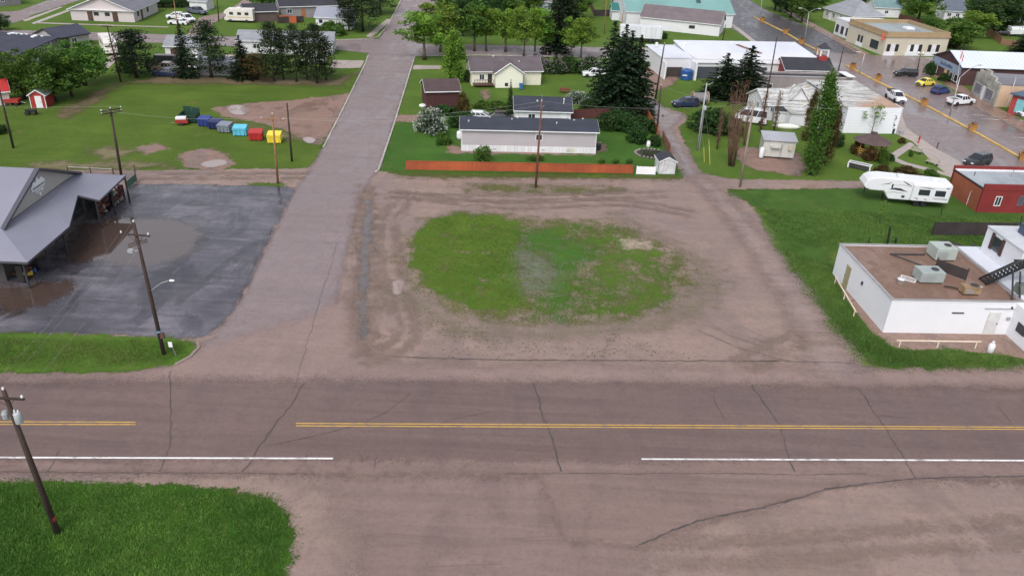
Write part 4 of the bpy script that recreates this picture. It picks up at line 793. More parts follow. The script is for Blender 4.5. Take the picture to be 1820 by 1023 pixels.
t=thing('bin','blue wheeled bin against the cream gable wall','bin',G(926,159),0); MB().prismy([(-.3,.08),(.3,.08),(.36,1.0),(-.36,1.0)],-.35,.35).build('tub',M('blue_plastic',(.03,.13,.3),.5),t,bevel=.03); MB().bx(-.38,.38,-.38,.4,1.0,1.08).build('lid',M('blue_plastic',(.03,.13,.3),.5),t); [MB().lathe([(.11,-.04),(.11,.04)],10,axis='x').build('wheel',RUB,t,loc=(s*.28,.36,.11)) for s in(-1,1)]
# --- small white shed and white board fence at the lane corner
r,L,D=house('garden_shed','small weathered white shed at the right end of the orange fence','shed',(1170,309),(1199,309.5),2.6,1.75,('y',.6),M('peeling_white_boards',(.55,.55,.57),.8,.25,5,pat='siding',per=.16,dirt=.7),SH_D,[],[('l',.8,.8,1.5,WHITE)],o=.15,oe=.15)
# --- white flat-roofed building at right edge
A=(1568.5,591); a,L,an=site(A,(1790,594.5)); L=12.3; D=11.9; h=3.3; WB=thing('flat_roofed_building','white stucco building with a brown flat roof, rooftop units and black outside stair','building',a,an); r=WB
walls(r,L,D,h,STU); flat_roof(r,L,D,h,GRAVR,STU,.16,.16,cap=M('grey_edge_metal',(.3,.29,.3),.5,.15))
door(r,L,D,'f',9.4,1.15,2.35,M('scuffed_white_door',(.6,.6,.6),.6,.15,2,dirt=.9)); door(r,L,D,'l',8.3,1.0,2.4,M('ochre_door',(.33,.29,.17),.7,.2)); MB().bx(5.9,7.0,-.08,-.003,2.2,2.3).build('wall_pipe',DARK,r); MB().bx(11.2,11.5,-.12,-.003,1.6,1.9).build('wall_vent',GRY,r)
MB().bx(8.8,11.6,-.1,-.003,2.75,2.8).build('trim_rail',GRY,r); MB().bx(-.1,-.003,5.5,5.75,2.0,2.35).build('wall_lamp',DARK,r)
MB().bx(L+.04,26,1.2,D,-.1,h+.1).build('wall',STU,r); MB().bx(L+.04,26,1.2,D-.05,h+.101,h+.2).build('roof',MEM,r)
MB().bx(L-.6,26,-9,-.02,-.1,h).build('front_wing',STU,r); q=MB().bx(L-.66,L-.603,-2.2,-1.0,1.1,2.0).build('window',DARK,r)
MB().bx(14.4,26,5.0,11.0,h+.21,6.1).build('upper_storey',STU,r); MB().bx(14.35,26,4.95,11.05,6.11,6.25).build('roof',M('pale_membrane_roof',(.5,.52,.56),.5,.1),r); MB().bx(14.34,14.397,8.2,9.5,4.4,5.8).build('window',GL,r)
for y in(7.8,9.5): MB().bx(14.3,14.396,y,y+.4,4.3,6.0).build('brick_trim',DBRICK,r)
MB().bx(16.5,17.6,8,9.5,6.26,7.3).build('chimney',M('navy_metal_box',(.05,.07,.13),.4),r)
st=MB(); W0=(3.4,4.5)
for i in range(10): st.bx(10.7+i*.3,11.0+i*.3,W0[0],W0[1],h+.15+i*.19,h+.2+i*.19)
for y in(W0[0]-.05,W0[1]): st.add([(10.6,y,h+.05),(13.7,y,h+1.95),(13.7,y+.05,h+1.95),(10.6,y+.05,h+.05),(10.6,y,h+.3),(13.7,y,h+2.2),(13.7,y+.05,h+2.2),(10.6,y+.05,h+.3)],[(0,1,5,4),(3,7,6,2),(4,5,6,7),(0,3,2,1)])
st.bx(13.7,15.4,2.4,4.99,h+1.95,h+2.08); st=st.build('outside_stair',BLK,r); ra=MB()
for i in range(11): x=10.7+i*.3; z=h+.25+i*.19; ra.bx(x,x+.12,W0[0]-.1,W0[0]-.055,z,z+1.0)
ra.tube([(10.7,W0[0]-.08,h+1.25),(13.9,W0[0]-.08,h+3.2)],.06,5); ra.bx(13.7,15.4,2.34,2.39,h+2.1,h+3.15); ra.build('railing',BLK,st)
for x in(11.3,12.0): MB().tube([(x,-.12,h-.5),(x+.9,2.6,h+1.95)],.09,6).build('brace',BLK,st)
for x in(13.75,15.2): MB().bx(x,x+.12,2.45,2.57,h+.21,h+1.94).build('stair_post',BLK,st)
MB().bx(12.5,15.6,1.3,2.2,h+.21,h+1.1).build('grey_lean_to',M('weathered_green_boards',(.16,.18,.16),.8,.2,2,pat='siding',per=.2),r)
def roofunit(px,L_,D_,H_,lb,mat,nm='rooftop_unit',rz=an):
    b=G(px[0],px[1],h+.045); t=thing(nm,lb,'rooftop unit',b,rz); m=MB().bx(0,L_,0,D_,.12,H_); m.build('cabinet',mat,t,bevel=.04); MB().bx(.1,L_-.1,.1,D_-.1,0,.118).build('curb',DARK,t)
    m=MB(); [m.bx(.15,L_*.55,-.03,-.003,.25+i*.14,.32+i*.14) for i in range(int((H_-.4)/.14))]; m.build('louvre',GRY,t); MB().lathe([(.35,0),(.35,.06),(.1,.07)],14,(L_*.7,D_*.5,H_)).build('fan_guard',DARK,t); return t
roofunit((1661,464),2.1,1.9,1.35,'large pale green rooftop unit, the farther of the two big units',M('pale_green_metal',(.36,.41,.38),.45,.1))
roofunit((1634,504),2.3,1.6,1.15,'grey green rooftop unit, the nearer of the two big units',M('grey_green_metal',(.3,.34,.33),.45,.1))
roofunit((1711,525),1.6,.9,.85,'small rusty rooftop unit beside the black stair',M('rusted_metal',(.26,.17,.1),.7,.4,4,dirt=.8))
t=thing('duct_screen','dark sloping board screen standing between the big rooftop units','screen',G(1660,478,h+.045),an-.9); MB().bx(0,3.0,0,.06,.05,1.1).build('board_panel',DKB,t); [MB().bx(x,x+.1,.065,.16,0,1.25).build('post',BRN,t) for x in(0,2.9)]
t=thing('roof_pipe_run','dark pipe running in a corner around the rooftop units','pipe',G(1582,453,h+.045),an); MB().tube([(0,0,.12),(3.6,.05,.12)],.08,6).build('pipe',DARK,t); MB().tube([(.1,0,.12),(2.6,-3.3,.12)],.06,6).build('branch_pipe',DARK,t)
for k,(px,py,lx,ly,lb) in enumerate(((1690,512,1.2,.25,'long plank lying right of the nearer rooftop unit'),(1655,448,.8,.5,'dark crate beside the farther rooftop unit'),(1738,512,1.1,.2,'pale pipe offcut beside the small rusty unit'))):
    t=thing('roof_debris',lb,'debris',G(px,py,h+.045),an+.3*k-.4); MB().bx(-lx/2,lx/2,-ly/2,ly/2,0,.12+.2*(k==1)).build('board',BRN if k<2 else GALV,t); MB().bx(-lx/2.5,lx/3,-ly/2.6,ly/3,.121+.2*(k==1),.17+.2*(k==1)).build('top_piece',DKB if k<2 else WHITE,t)
t=thing('roof_puddle','x','x') if False else None
t=thing('bucket','white bucket left on the gravel roof','bucket',G(1600,503,h+.045),0); MB().lathe([(.28,0),(.34,.42),(.36,.42),(.36,.48)],14).build('pail',WHITE,t,True); MB().tube([(-.34,0,.44),(0,0,.62),(.34,0,.44)],.015,4).build('handle',GALV,t)
t=thing('window_frame','empty white wooden frame lying flat on the gravel roof','frame',G(1614,496,h+.045),-.6); m=MB(); m.bx(-.7,.7,-.45,-.37,.02,.08); m.bx(-.7,.7,.37,.45,.02,.08); m.bx(-.7,-.62,-.37,.37,.02,.08); m.bx(.62,.7,-.37,.37,.02,.08); m.build('frame',WHITE,t); MB().bx(-.62,.62,-.03,.03,.03,.07).build('crossbar',WHITE,t)
def railf(A,B,n,lb):
    a,L_,an_=site(A,B); t=thing('guard_rail',lb,'rail',a,an_); pm=M('cream_rail_paint',(.68,.56,.45),.6,.15)
    MB().tube([(-.1,0,.72),(L_+.1,0,.72)],.06,8).build('rail',pm,t); [MB().tube([(L_*(i+.08)/(n-1+.16),0,-.1),(L_*(i+.08)/(n-1+.16),0,.7)],.06,8).build('post',pm,t) for i in range(n)]
railf((1592,617),(1738,619),3,'low cream pipe rail in front of the white stucco wall'); railf((1482,502),(1518,565),3,'low cream pipe rail beside the left side of the white building')
t=thing('gas_bottle','white gas bottle standing at the end of the cream rail','gas bottle',G(1759,626),0); MB().lathe([(.2,.02),(.27,.08),(.28,.75),(.2,.9),(.08,.95)],14).build('cylinder',WHITE,t,True); MB().lathe([(.1,.94),(.12,1.15)],8).build('collar',WHITE,t)
fence((1656,418),(1802,419),1.7,DKB,'weathered dark board fence on the grass behind the white roofed building')
t=thing('board_walk','dark plank gate lying off the end of the weathered fence','planks',G(1672,428),-.75); MB().bx(0,3.4,-.5,.5,.05,.12).build('plank_panel',DKB,t); MB().bx(3.2,3.4,-.5,.5,.12,.7).build('end_board',DKB,t)
for b,tp,lb in(((1577,436),(1582,404),'thick black post standing behind the flat brown roof'),((1543,434),(1545,424),'thin metal post at the far left roof edge'),((1591,432),(1593,424),'thin metal post just right of the thick black post'),((1673,382),(1674,372),'short dark stake in the grass under the trailer end'),((1812,408),(1816,386),'thin dark post at the right end of the weathered fence'),((1760,420),(1768,408),'slim lamp post with a pale head before the weathered fence')):
    g=G(*b); v=TOP(b,tp)-g; t=thing('post',lb,'post',g,0); MB().tube([(0,0,-.1),v],.12 if 'thick' in lb else .05,8).build('shaft',BLK,t); MB().lathe([(.14 if 'lamp' in lb else .07,0),(.1,.12)],8,v).build('cap',WHITE if 'lamp' in lb else BLK,t)
# --- red building
a,L,an=site((1735,377),(1830,379)); L=11; D=7.2; r=thing('red_shop','dark red shop with a pale flat roof, parapets and an orange side wall','building',a,an); h=3.0
walls(r,L,D,h,BRICKR); MB().bx(.2,L-.2,.2,D-.2,h,h+.05).build('roof',M('pale_blue_grey_roof',(.30,.33,.36),.6,.25,.7,dirt=.5),r)
m=MB(); m.bx(-.03,L,-.05,.2,h,h+.75); m.build('parapet',BRICKR,r); MB().bx(-.03,L,D-.2,D+.05,h,h+.7).build('parapet',BRICKR,r); MB().bx(-.05,-.004,.3,D-.5,-.05,h-.05).build('side_cladding',M('orange_plywood',(.29,.085,.045),.75,.2,1,dirt=.4),r); m=MB(); m.bx(-.06,.12,.2,D-.2,h+.051,h+.2); m.build('edge_trim',DARK,r); m=MB(); m.bx(.12,L,D-.32,D-.2,h+.06,h+.3); m.build('flashing',WHITE,r)
window(r,L,D,'f',1.9,.9,.85,1.3,WHITE,1); window(r,L,D,'f',4.9,1.0,.75,1.3,M('faded_blue_grey',(.12,.13,.17),.6),1,M('boarded_pane',(.09,.08,.1),.6)); MB().tube([(-.09,2.2,.1),(-.09,2.2,1.9),(-.4,1.4,2.3)],.03,5).build('drain_pipe',WHITE,r); MB().tube([(1.6,5,h+.05),(1.6,5,h+.6)],.05,6).build('vent_pipe',DARK,r); MB().tube([(6.6,5,h+.05),(6.7,5,h+1.0)],.05,6).build('vent_pipe',GALV,r)
# --- utility hut
a,L,an=site((1353,280),(1409,284)); D=2.7; r=thing('utility_hut','pale metal equipment hut with a ribbed sloping roof on a brown gravel pad','hut',a,an); MB().prismx([(0,.25),(D,.25),(D,3.1),(0,2.7)],0,L).build('wall',TIN,r); MB().add([(-.2,-.25,2.68),(L+.2,-.25,2.68),(L+.2,D+.2,3.15),(-.2,D+.2,3.15),(-.2,-.25,2.76),(L+.2,-.25,2.76),(L+.2,D+.2,3.23),(-.2,D+.2,3.23)],[(3,2,1,0),(4,5,6,7),(0,1,5,4),(1,2,6,5),(2,3,7,6),(3,0,4,7)]).build('roof',M('ribbed_tin_roof',(.42,.43,.47),.35,.1,1,pat='ribx',per=.45,metal=.2),r)
MB().bx(1.0,2.4,-.5,-.003,1.7,2.0).build('awning',TIN,r); MB().bx(3.5,4.1,-.25,-.003,1.4,2.1).build('meter_box',M('tan_box',(.48,.43,.34),.6),r); MB().tube([(2.6,-.06,.3),(2.6,-.06,2.2)],.05,6).build('conduit',GALV,r); MB().bx(.3,L-.3,.2,D-.2,-.1,.249).build('skid',DARK,r)
t=thing('white_cylinder','white upright cylinder tank at the left front of the equipment hut','tank',G(1352,281),0); MB().lathe([(.3,.1),(.34,.2),(.34,1.5),(.2,1.65)],14).build('cylinder',WHITE,t,True); MB().bx(-.3,.3,-.3,.3,0,.1).build('base',DARK,t)
# --- white billboard-like gable store and weathered roof block
a,L,an=site((1498,236),(1591,237.5)); r=thing('white_shop','white boarded shop with a tall plain rear wall, dark lettering and a weathered grey roof','shop',a,an); D=17; h=4.0
walls(r,L,D,h,M('white_boards',(.70,.71,.78),.7,.05,1,pat='siding',per=.3,dirt=.2)); MB().bx(-.1,L+.05,-.06,-.003,-.1,h+.25).build('rear_facing',M('clean_white_boards',(.74,.76,.82),.6,.04,1,pat='siding',per=.25,dirt=.12),r)
MB().add([(-.2,.05,h+.02),(L+.15,.05,h+.02),(L+.15,D,h+.35),(-.2,D,h+.35),(-.2,.05,h+.14),(L+.15,.05,h+.14),(L+.15,D,h+.47),(-.2,D,h+.47)],[(3,2,1,0),(4,5,6,7),(0,1,5,4),(1,2,6,5),(2,3,7,6),(3,0,4,7)]).build('roof',roofmix('rusty_weathered_roof',True),r); MB().add([(-5.2,2,2.3),(-.05,2,h-.1),(-.05,D,h-.1),(-5.2,D,2.3),(-5.2,2,2.42),(-.05,2,h+.02),(-.05,D,h+.02),(-5.2,D,2.42)],[(3,2,1,0),(4,5,6,7),(0,1,5,4),(1,2,6,5),(2,3,7,6),(3,0,4,7)]).build('side_roof',roofmix('rusty_weathered_roof',True),r); MB().bx(-5,-.05,2.2,D-.2,-.1,2.25).build('side_wing',SID_W,r)
k=MB()
for i in range(9): z=1.0+i*.24; k.bx(8.15+.1*math.sin(i*2.1),8.3+.12*math.sin(i*1.3)+.1,-.075,-.0605,z,z+random.uniform(.08,.2))
k.build('lettering',DARK,r); MB().bx(L+.16,L+.2,-.1,2.6,h-1.0,h+.3).build('side_sign',WHITE,r); MB().bx(L+.05,L+.12,.2,D*.9,.5,h-.6).build('shop_front',M('white_trim_front',(.66,.66,.7),.6,.1),r)
r,L,D=house('old_white_house','old white house with a steep gable and a lichen-streaked pale roof behind the bare trunks','house',(1355,214),(1440,214),7.0,2.7,('x',1.7),SID_W,GREYR,[('f',1.0,1.4,.7,.9),('l',2.2,1.4,.9,1.1)],[('f',4.3,.9,2.0,WHITE)])
MB().bx(3.2,8.6,-3.2,-.01,-.1,2.1).build('lean_to',SID_W,r); MB().add([(3.0,-3.5,2.1),(8.8,-3.5,2.1),(8.8,-.36,2.45),(3.0,-.36,2.45),(3.0,-3.5,2.2),(8.8,-3.5,2.2),(8.8,-.36,2.6),(3.0,-.36,2.6)],[(3,2,1,0),(4,5,6,7),(0,1,5,4),(1,2,6,5),(2,3,7,6),(3,0,4,7)]).build('lean_to_roof',GREYR,r)
q=MB(); q.prismy([(4.5,3.3),(7.7,3.3),(6.1,5.2)],.6,3.4); q=q.build('dormer',SID_W,r); m=MB()
for s_ in(-1,1): m.add([(6.1,.3,5.25),(6.1+s_*1.85,.3,3.1),(6.1+s_*1.85,3.4,3.1),(6.1,3.4,5.25),(6.1,.3,5.37),(6.1+s_*1.9,.3,3.2),(6.1+s_*1.9,3.4,3.2),(6.1,3.4,5.37)],[(0,1,2,3),(7,6,5,4),(0,4,5,1),(1,5,6,2),(2,6,7,3)] if s_<0 else [(3,2,1,0),(4,5,6,7),(1,5,4,0),(2,6,5,1),(3,7,6,2)])
m.build('dormer_roof',GREYR,q)
r,L,D=house('small_outhouse','tiny white outbuilding with a brown-grey roof in front of the old white house','shed',(1375,218),(1397,219),2.0,1.9,('x',.5),SID_W,SH_D,[],[('l',.5,.7,1.6,GRY)],o=.2,oe=.2)
t=tag(MB().lathe([(.02,-2.3),(.3,-1.7),(.45,-.8),(.48,0),(.45,.8),(.3,1.7),(.02,2.3)],12,axis='x').build('canoe',M('white_hull',(.78,.8,.74),.4,.04),loc=G(1397,228)+Vector((0,0,.3)),rz=-.1,smooth=True),'white upturned canoe lying on the grass before the old white house','canoe')
# --- taupe building and white flat-roofed row with cupola
a,L,an=site((1350,166),(1508,170)); r=thing('taupe_building','long taupe sided building with a blank rear wall and a low dark roof','building',a,an); D=3.6; h=3.0; walls(r,L,D,h,BEI); flat_roof(r,L,D,h,SH_D,BEI,.3,.2,cap=M('pale_cap',(.45,.42,.42),.6)); MB().bx(2.0,2.0+.05,-.05,-.003,1,2).build('pipe',DARK,r)
window(r,L,D,'f',1.0,.5,1.2,1.4,WHITE,0); MB().bx(L-1.3,L+.2,-.6,D,h+.57,h+.7).build('canopy',WHITE,r)
r,L,D=house('schoolhouse_building','dark roofed building with red gable and a small white and red cupola','building',(1392,150),(1475,152),6.5,2.9,('x',1.6),M('red_siding',(.22,.03,.035),.7,.1),SH_D,[],[],z=0)
cx=8.2; c=MB().bx(cx-.75,cx+.75,2.5,4.0,4.2,5.1).build('cupola',RED,r); [MB().bx(cx+sx-.12,cx+sx+.12,3.25+sy-.12,3.25+sy+.12,5.1,6.6).build('cupola_post',WHITE,c) for sx in(-.75,.75) for sy in(-.75,.75)]; MB().bx(cx-.9,cx+.9,2.35,4.15,6.2,6.55).build('cupola_band',WHITE,c); m=MB(); b4=[(cx-1.1,2.15),(cx+1.1,2.15),(cx+1.1,4.35),(cx-1.1,4.35)]; m.add([(x,y,6.56) for x,y in b4]+[(cx,3.25,7.7)],[(3,2,1,0),(0,1,4),(1,2,4),(2,3,4),(3,0,4)]); m.build('cupola_roof',SH_D,c)
a,L,an=site((1233,140),(1330,141)); r=thing('white_roofed_row','long white building with a bright flat roof and dark garage doors at the rear','building',a,an); L=27; D=15; h=3.9; walls(r,L,D,h,SID_W); MB().add([(-.2,-.25,h-.7),(L+.2,-.25,h-.7),(L+.2,D,h+.5),(-.2,D,h+.5),(-.2,-.25,h-.5),(L+.2,-.25,h-.5),(L+.2,D,h+.65),(-.2,D,h+.65)],[(3,2,1,0),(4,5,6,7),(0,1,5,4),(1,2,6,5),(2,3,7,6),(3,0,4,7)]).build('roof',MEM,r)
for u in(.5,5.5,10.5): MB().bx(u,u+4.4,-.06,-.003,.05,2.4).build('garage_door',M('charcoal_door',(.06,.065,.08),.6,.1),r)
MB().bx(-.15,L,-.32,-.26,h-.75,h-.48).build('fascia',WHITE,r)
MB().bx(-6.5,-.05,1.5,D-1,-.1,h-.3).build('side_wing',SID_W,r); MB().bx(-6.6,-.21,1.4,D-1,h-.299,h-.15).build('side_roof',MEM,r); MB().bx(-5.3,-2.2,1.3,1.495,.1,1.9).build('bay_shade_panel',M('painted_bay_shade',(.05,.04,.035),.9),r); MB().bx(-6.45,-6.2,-.8,1.49,-.1,3.2).build('side_fin',WHITE,r); MB().bx(-.5,-.1,-1.5,1.49,-.1,3.4).build('side_fin',WHITE,r)  # bay is a solid panel, the shade of its opening put into the colour
for u,v in((1,11),(12,13),(-5,11)): MB().lathe([(.3,0),(.3,.4),(.4,.5),(.1,.7)],10,(u,v,h+.2)).build('roof_vent',WHITE,r)
q=MB(); q.tube([(13,12,h+.5),(15.5,5,h+.25)],.12,6); q.tube([(12.6,12,h+.5),(14.9,5,h+.25)],.08,6); q.build('roof_pipe',M('rusty_pipe',(.2,.1,.07),.7),r)
t=tag(MB().lathe([(1.15,0),(1.2,.1),(1.2,1.75),(1.0,1.95),(.3,2.0)],18).build('water_tank',M('blue_poly',(.02,.08,.25),.4,.08),loc=G(1219,141),smooth=False),'round blue tank beside the white row building','tank')
MB().lathe([(.25,1.99),(.25,2.12)],10).build('hatch',M('blue_poly',(.02,.08,.25)),t); MB().bx(-1.0,-.1,-1.23,-1.1,.9,1.1).build('label_plate',WHITE,t)
t=thing('wood_pile','brown heap of boards under the white side wing','lumber',G(1196,131),.1); [MB().bx(-1.2+i*.1,1.3-i*.12,-.5,.5,.02+i*.25,.25+i*.25).build('board_stack',BRN,t) for i in range(3)]
# --- background right
r,L,D=house('long_white_house','long white building with a brown-grey roof before the teal roofed hall','house',(1137,50),(1277,65),8.0,2.9,('x',2.4),SID_W,M('mauve_shingles',(.15,.125,.135),.8,.15,2,pat='shingle',per=.3),[('f',12.5,1.2,1.5,.8,DARK)],[])
r,L,D=house('teal_roofed_hall','large white hall with a broad pale teal metal roof','hall',(1112,46),(1300,50),17,3.6,('x',4.2),SID_W,TEAL,[('l',3,1.2,1.2,1.2)],[])
for u,v in((11,6),(20,4)): MB().bx(u-.5,u+.5,v-.5,v+.5,5.0,6.4).build('roof_vent',M('dark_teal',(.06,.12,.12),.5),r)
r,L,D=house('small_teal_shed','small white shed with a dark teal gable roof left of the teal hall','shed',(1087,36),(1112,37),5,2.6,('x',1.4),SID_W,M('dark_teal_roof',(.03,.15,.14),.4,.08,.8),[],[])
a,L,an=site((1100,74),(1175,78)); t=thing('box_trailer','white box trailer parked beside the avenue','trailer',a,an); MB().bx(0,L,0,2.5,1.0,3.7).build('box',M('trailer_white',(.68,.7,.74),.45,.06,1,pat='boards',per=1.2,dirt=.2),t,bevel=.05); MB().bx(.2,L-.2,.2,2.3,.75,.998).build('chassis',DARK,t); [wheel(t,x,y,.48,.3) for x in(L-2.6,L-1.5) for y in(.2,2.3)]; MB().bx(1.2,1.5,.4,2.1,.05,.75).build('landing_leg',DARK,t)
a,L,an=site((1568,99),(1670,100)); L=16; r=thing('corner_store','cream corner store with a tan overhanging parapet and black shuttered windows','store',a,an); D=17; h=4.2; walls(r,L,D,h,M('cream_stucco',(.50,.46,.37),.8,.06,1)); flat_roof(r,L,D,h+.3,M('grey_green_roof',(.27,.31,.32),.7,.2,.6),M('tan_parapet',(.33,.24,.14),.8,.08),.9,.3); MB().bx(-.25,L+.25,-.25,D+.2,h+.002,h+.3).build('cornice',M('tan_parapet',(.33,.24,.14)),r)
for u in(1.0,7.0,11.5):
    for du in(-.35,1.75): MB().bx(u+du-.0,u+du+.85,-.06,-.003,1.0,2.6).build('shutter',BLK,r)
    window(r,L,D,'f',u+.55,.9,1.15,1.7,WHITE,0,M('white_panel',(.6,.6,.63)))
for s,e in((.2,2.9),(5.6,9.2),(10.8,13.8)): MB().bx(s,e,-.09,-.003,.02,.88).build('lower_panel',WHITE,r)
door(r,L,D,'f',5.9,2.6,2.4,WHITE); window(r,L,D,'l',2.6,.8,3.4,1.9,DARK,3); window(r,L,D,'l',9.5,1.0,.9,1.6,DARK,0); window(r,L,D,'l',10.9,1.0,.9,1.6,DARK,0); MB().bx(-.08,-.003,9.3,12.2,.02,.95).build('lower_panel',WHITE,r)
MB().bx(10,12,8,10,h+.35,h+.75).build('roof_hatch',WHITE,r); MB().lathe([(.4,0),(.4,.7)],10,(11,5,h+.34)).build('roof_fan',GALV,r)
g=G(1570,97); t=thing('shop_sign','red and white round shop sign on a bracket at the corner store','sign',g,an); t.scale=(1.35,1.35,1.15); MB().tube([(-.4,-.3,0),(-.4,-.3,4.6)],.08,8).build('post',M('orange_post',(.5,.25,.08),.6),t); MB().lathe([(.95,-.08),(.95,.08)],20,axis='y').build('disc',M('sign_red',(.5,.04,.03),.5),t,loc=(.1,-.3,3.6)); m=MB(); 
for q in range(20):
    w0=q/20*6.283; w1=(q+1)/20*6.283; m.poly([(.1+.6*math.cos(w0),-.395,3.6+.6*math.sin(w0)),(.1+.6*math.cos(w1),-.395,3.6+.6*math.sin(w1)),(.1+.38*math.cos(w1),-.395,3.6+.38*math.sin(w1)),(.1+.38*math.cos(w0),-.395,3.6+.38*math.sin(w0))])
m.build('ring_emblem',WHITE,t); MB().bx(-1.35,-.6,-.38,-.22,2.9,4.2).build('side_panel',M('sign_orange',(.55,.12,.08),.5),t)
r_a,L,an=site((1481,60),(1522,78)); r=thing('white_storefront','low white storefront with dark display windows next to the corner store','store',r_a,an); D=12; h=3.8; walls(r,L,D,h,M('off_white_stucco',(.6,.6,.62),.8,.06,1)); flat_roof(r,L,D,h,MEM,M('off_white_stucco',(.6,.6,.62)),.4,.2); [window(r,L,D,'f',u,.7,1.5,1.9,DARK,1) for u in(.8,3.6,6.4)]; door(r,L,D,'f',5.25,.9,2.2)
r,L,D=house('grey_hip_house','pale house with a large blue-grey hipped roof behind the white storefront','house',(1462,32),(1512,48),10,2.9,('h',3.2),M('pale_cream_walls',(.55,.54,.5),.7,.06,1),SH_L,[('f',1.3,1.0,1.1,1.2),('f',4.5,1.0,1.1,1.2),('f',8,1.0,1.1,1.2)],[('f',3.0)])
r,L,D=house('teal_roof_cottage','small white cottage with a dull teal roof behind the flat store roofs','house',(1552,30),(1598,32),7,2.8,('x',2.2),SID_W,M('dull_teal_shingles',(.15,.24,.25),.7,.1,2,pat='shingle',per=.3),[('f',3,1,1.2,1)],[])
r,L,D=house('blue_grey_house','white house with a blue-grey roof between the leafy trees','house',(1676,35),(1711,37),7,2.7,('x',2.6),SID_W,M('blue_grey_shingles',(.11,.13,.17),.7,.1,2,pat='shingle',per=.3),[('f',.8,1,1.2,1),('f',3.2,1,1.2,1)],[])
r,L,D=house('dark_roof_house','dark roofed house half hidden at the far right edge','house',(1802,42),(1840,43),8,2.7,('h',2.4),M('dark_grey_siding',(.2,.19,.2),.7),M('violet_grey_shingles',(.13,.12,.15),.7,.1,2),[('f',1,1,1,1)],[])  # walls in a plain dark grey
# blue-fronted shop with white metal roof
a=G(1652,128); b=G(1702,152); an=math.atan2((b-a).y,(b-a).x); L=(b-a).length; r=thing('blue_front_shop','shop with a blue-grey street front, brown brick side and a bright white metal roof','shop',a,an); D=30; h=3.6
walls(r,L,D,h,DBRICK,'y',2.1); gable_roof(r,L,D,h,2.1,.3,.3,'y',M('white_metal_roof_b',(.60,.64,.72),.4,.04,.6,pat='riby',per=.9,dirt=.1),DARK)
MB().bx(.3,L-.3,-.08,-.003,2.0,3.6).build('blue_fascia',M('blue_grey_cladding',(.27,.33,.42),.6,.08),r); m=MB(); [m.bx(3.4+i*.55,3.4+i*.55+random.uniform(.3,.5),-.11,-.081,2.5,3.0+.2*(i%3==0)) for i in range(9)]; m.build('sign_lettering',M('sign_navy',(.07,.1,.2),.5),r)
[window(r,L,D,'f',u,.4,1.5,1.5,WHITE,0) for u in(1.2,7.6,9.6)]; door(r,L,D,'f',5.5,1.1,2.0,M('tan_door',(.5,.36,.2),.6))
# stone-faced shop
a=G(1725,166); b=G(1764,189); an=math.atan2((b-a).y,(b-a).x); L=(b-a).length; r=thing('stone_shop','grey fieldstone shopfront with a stepped crumbling parapet and two pale display windows','shop',a,an); D=13; h=3.9
MB().bx(0,L,.4,D,-.1,h).build('wall',M('tan_side_wall',(.50,.36,.25),.8,.1),r); m=MB(); m.bx(0,L,0,.398,-.1,4.2); m.bx(L*.1,L*.8,0,.398,4.2,4.9); m.bx(L*.3,L*.55,0,.398,4.9,5.5); m.build('stone_front',STONE,r); MB().bx(.1,L-.1,.41,D-.1,h+.003,h+.3).build('roof',M('mauve_grey_roof',(.17,.165,.19),.7,.15,.6),r)
[window(r,L,D,'f',u,.5,3.0,2.0,M('grey_stone_trim',(.4,.4,.37),.8),0,glass('pale_glass',(.11,.11,.14))) for u in(.7,5.4)]; door(r,L,D,'f',4.1,.9,2.5)
a,L,an=site((1790,201),(1840,214)); r=thing('red_kiosk','small red building with a tall turquoise window and blue roof edge at the far right','building',a,an); D=6; h=3.4; walls(r,L,D,h,M('bright_red_wall',(.33,.05,.045),.7,.1)); MB().bx(-.4,L+.3,-.5,D,h,h+.2).build('roof',M('navy_roof',(.05,.09,.15),.5),r); q=MB().bx(1.0,2.5,-.06,-.003,.5,2.9).build('window',M('turquoise_frame',(.2,.42,.45),.5),r); MB().bx(1.15,2.35,-.075,-.061,.65,2.75).build('pane',glass('turquoise_glass',(.12,.3,.33)),q)
# --- background left
a,L,an=site((-25,120),(98,67),2.6); D=17; r=thing('skylight_roof_house','big house with a dark blue-grey roof dotted with slim white skylights','house',a,an)
walls(r,L,D,2.6,M('grey_plank_walls',(.2,.19,.2),.8,.15,1.5)); hp=hip_roof(r,L,D,2.6,2.6,.5,M('slate_blue_shingles',(.05,.05,.078),.65,.1,2,pat='shingle',per=.3))
rt=Matrix.Rotation(-an,3,'Z')
for px,py in ((20,59),(26,57),(31,51),(39,48),(47,45),(61,65),(77,59)):
    best=None
    for q in range(60):
        z=2.7+q*.045; p=rt@(G(px,py,z)-a); rz_=2.6+2.6*min(p.y,D-p.y,p.x,L-p.x)/(D/2)+.2
        if best is None or abs(rz_-z)<best[0]: best=(abs(rz_-z),p.copy(),z)
    p,z=best[1],best[2]
    zf=lambda x,y:2.6+2.6*min(y,D-y,x,L-x)/(D/2)+.17; cs=[(p.x-1.0,p.y-.22),(p.x+1.0,p.y-.22),(p.x+1.0,p.y+.22),(p.x-1.0,p.y+.22)]
    MB().add([(x,y,zf(x,y)-.05) for x,y in cs]+[(x,y,zf(x,y)+.14) for x,y in cs],[(3,2,1,0),(4,5,6,7),(0,1,5,4),(1,2,6,5),(2,3,7,6),(3,0,4,7)]).build('skylight',M('skylight_white',(.8,.82,.86),.3,.03),hp)
for u in (L-3,L-6,L-9): MB().bx(u,u+.16,-.4,-.24,0,2.5).build('porch_post',WHITE,r)
window(r,L,D,'f',L-8,.8,1.8,1.4,WHITE); window(r,L,D,'f',L-5,.8,1.6,1.4,WHITE)
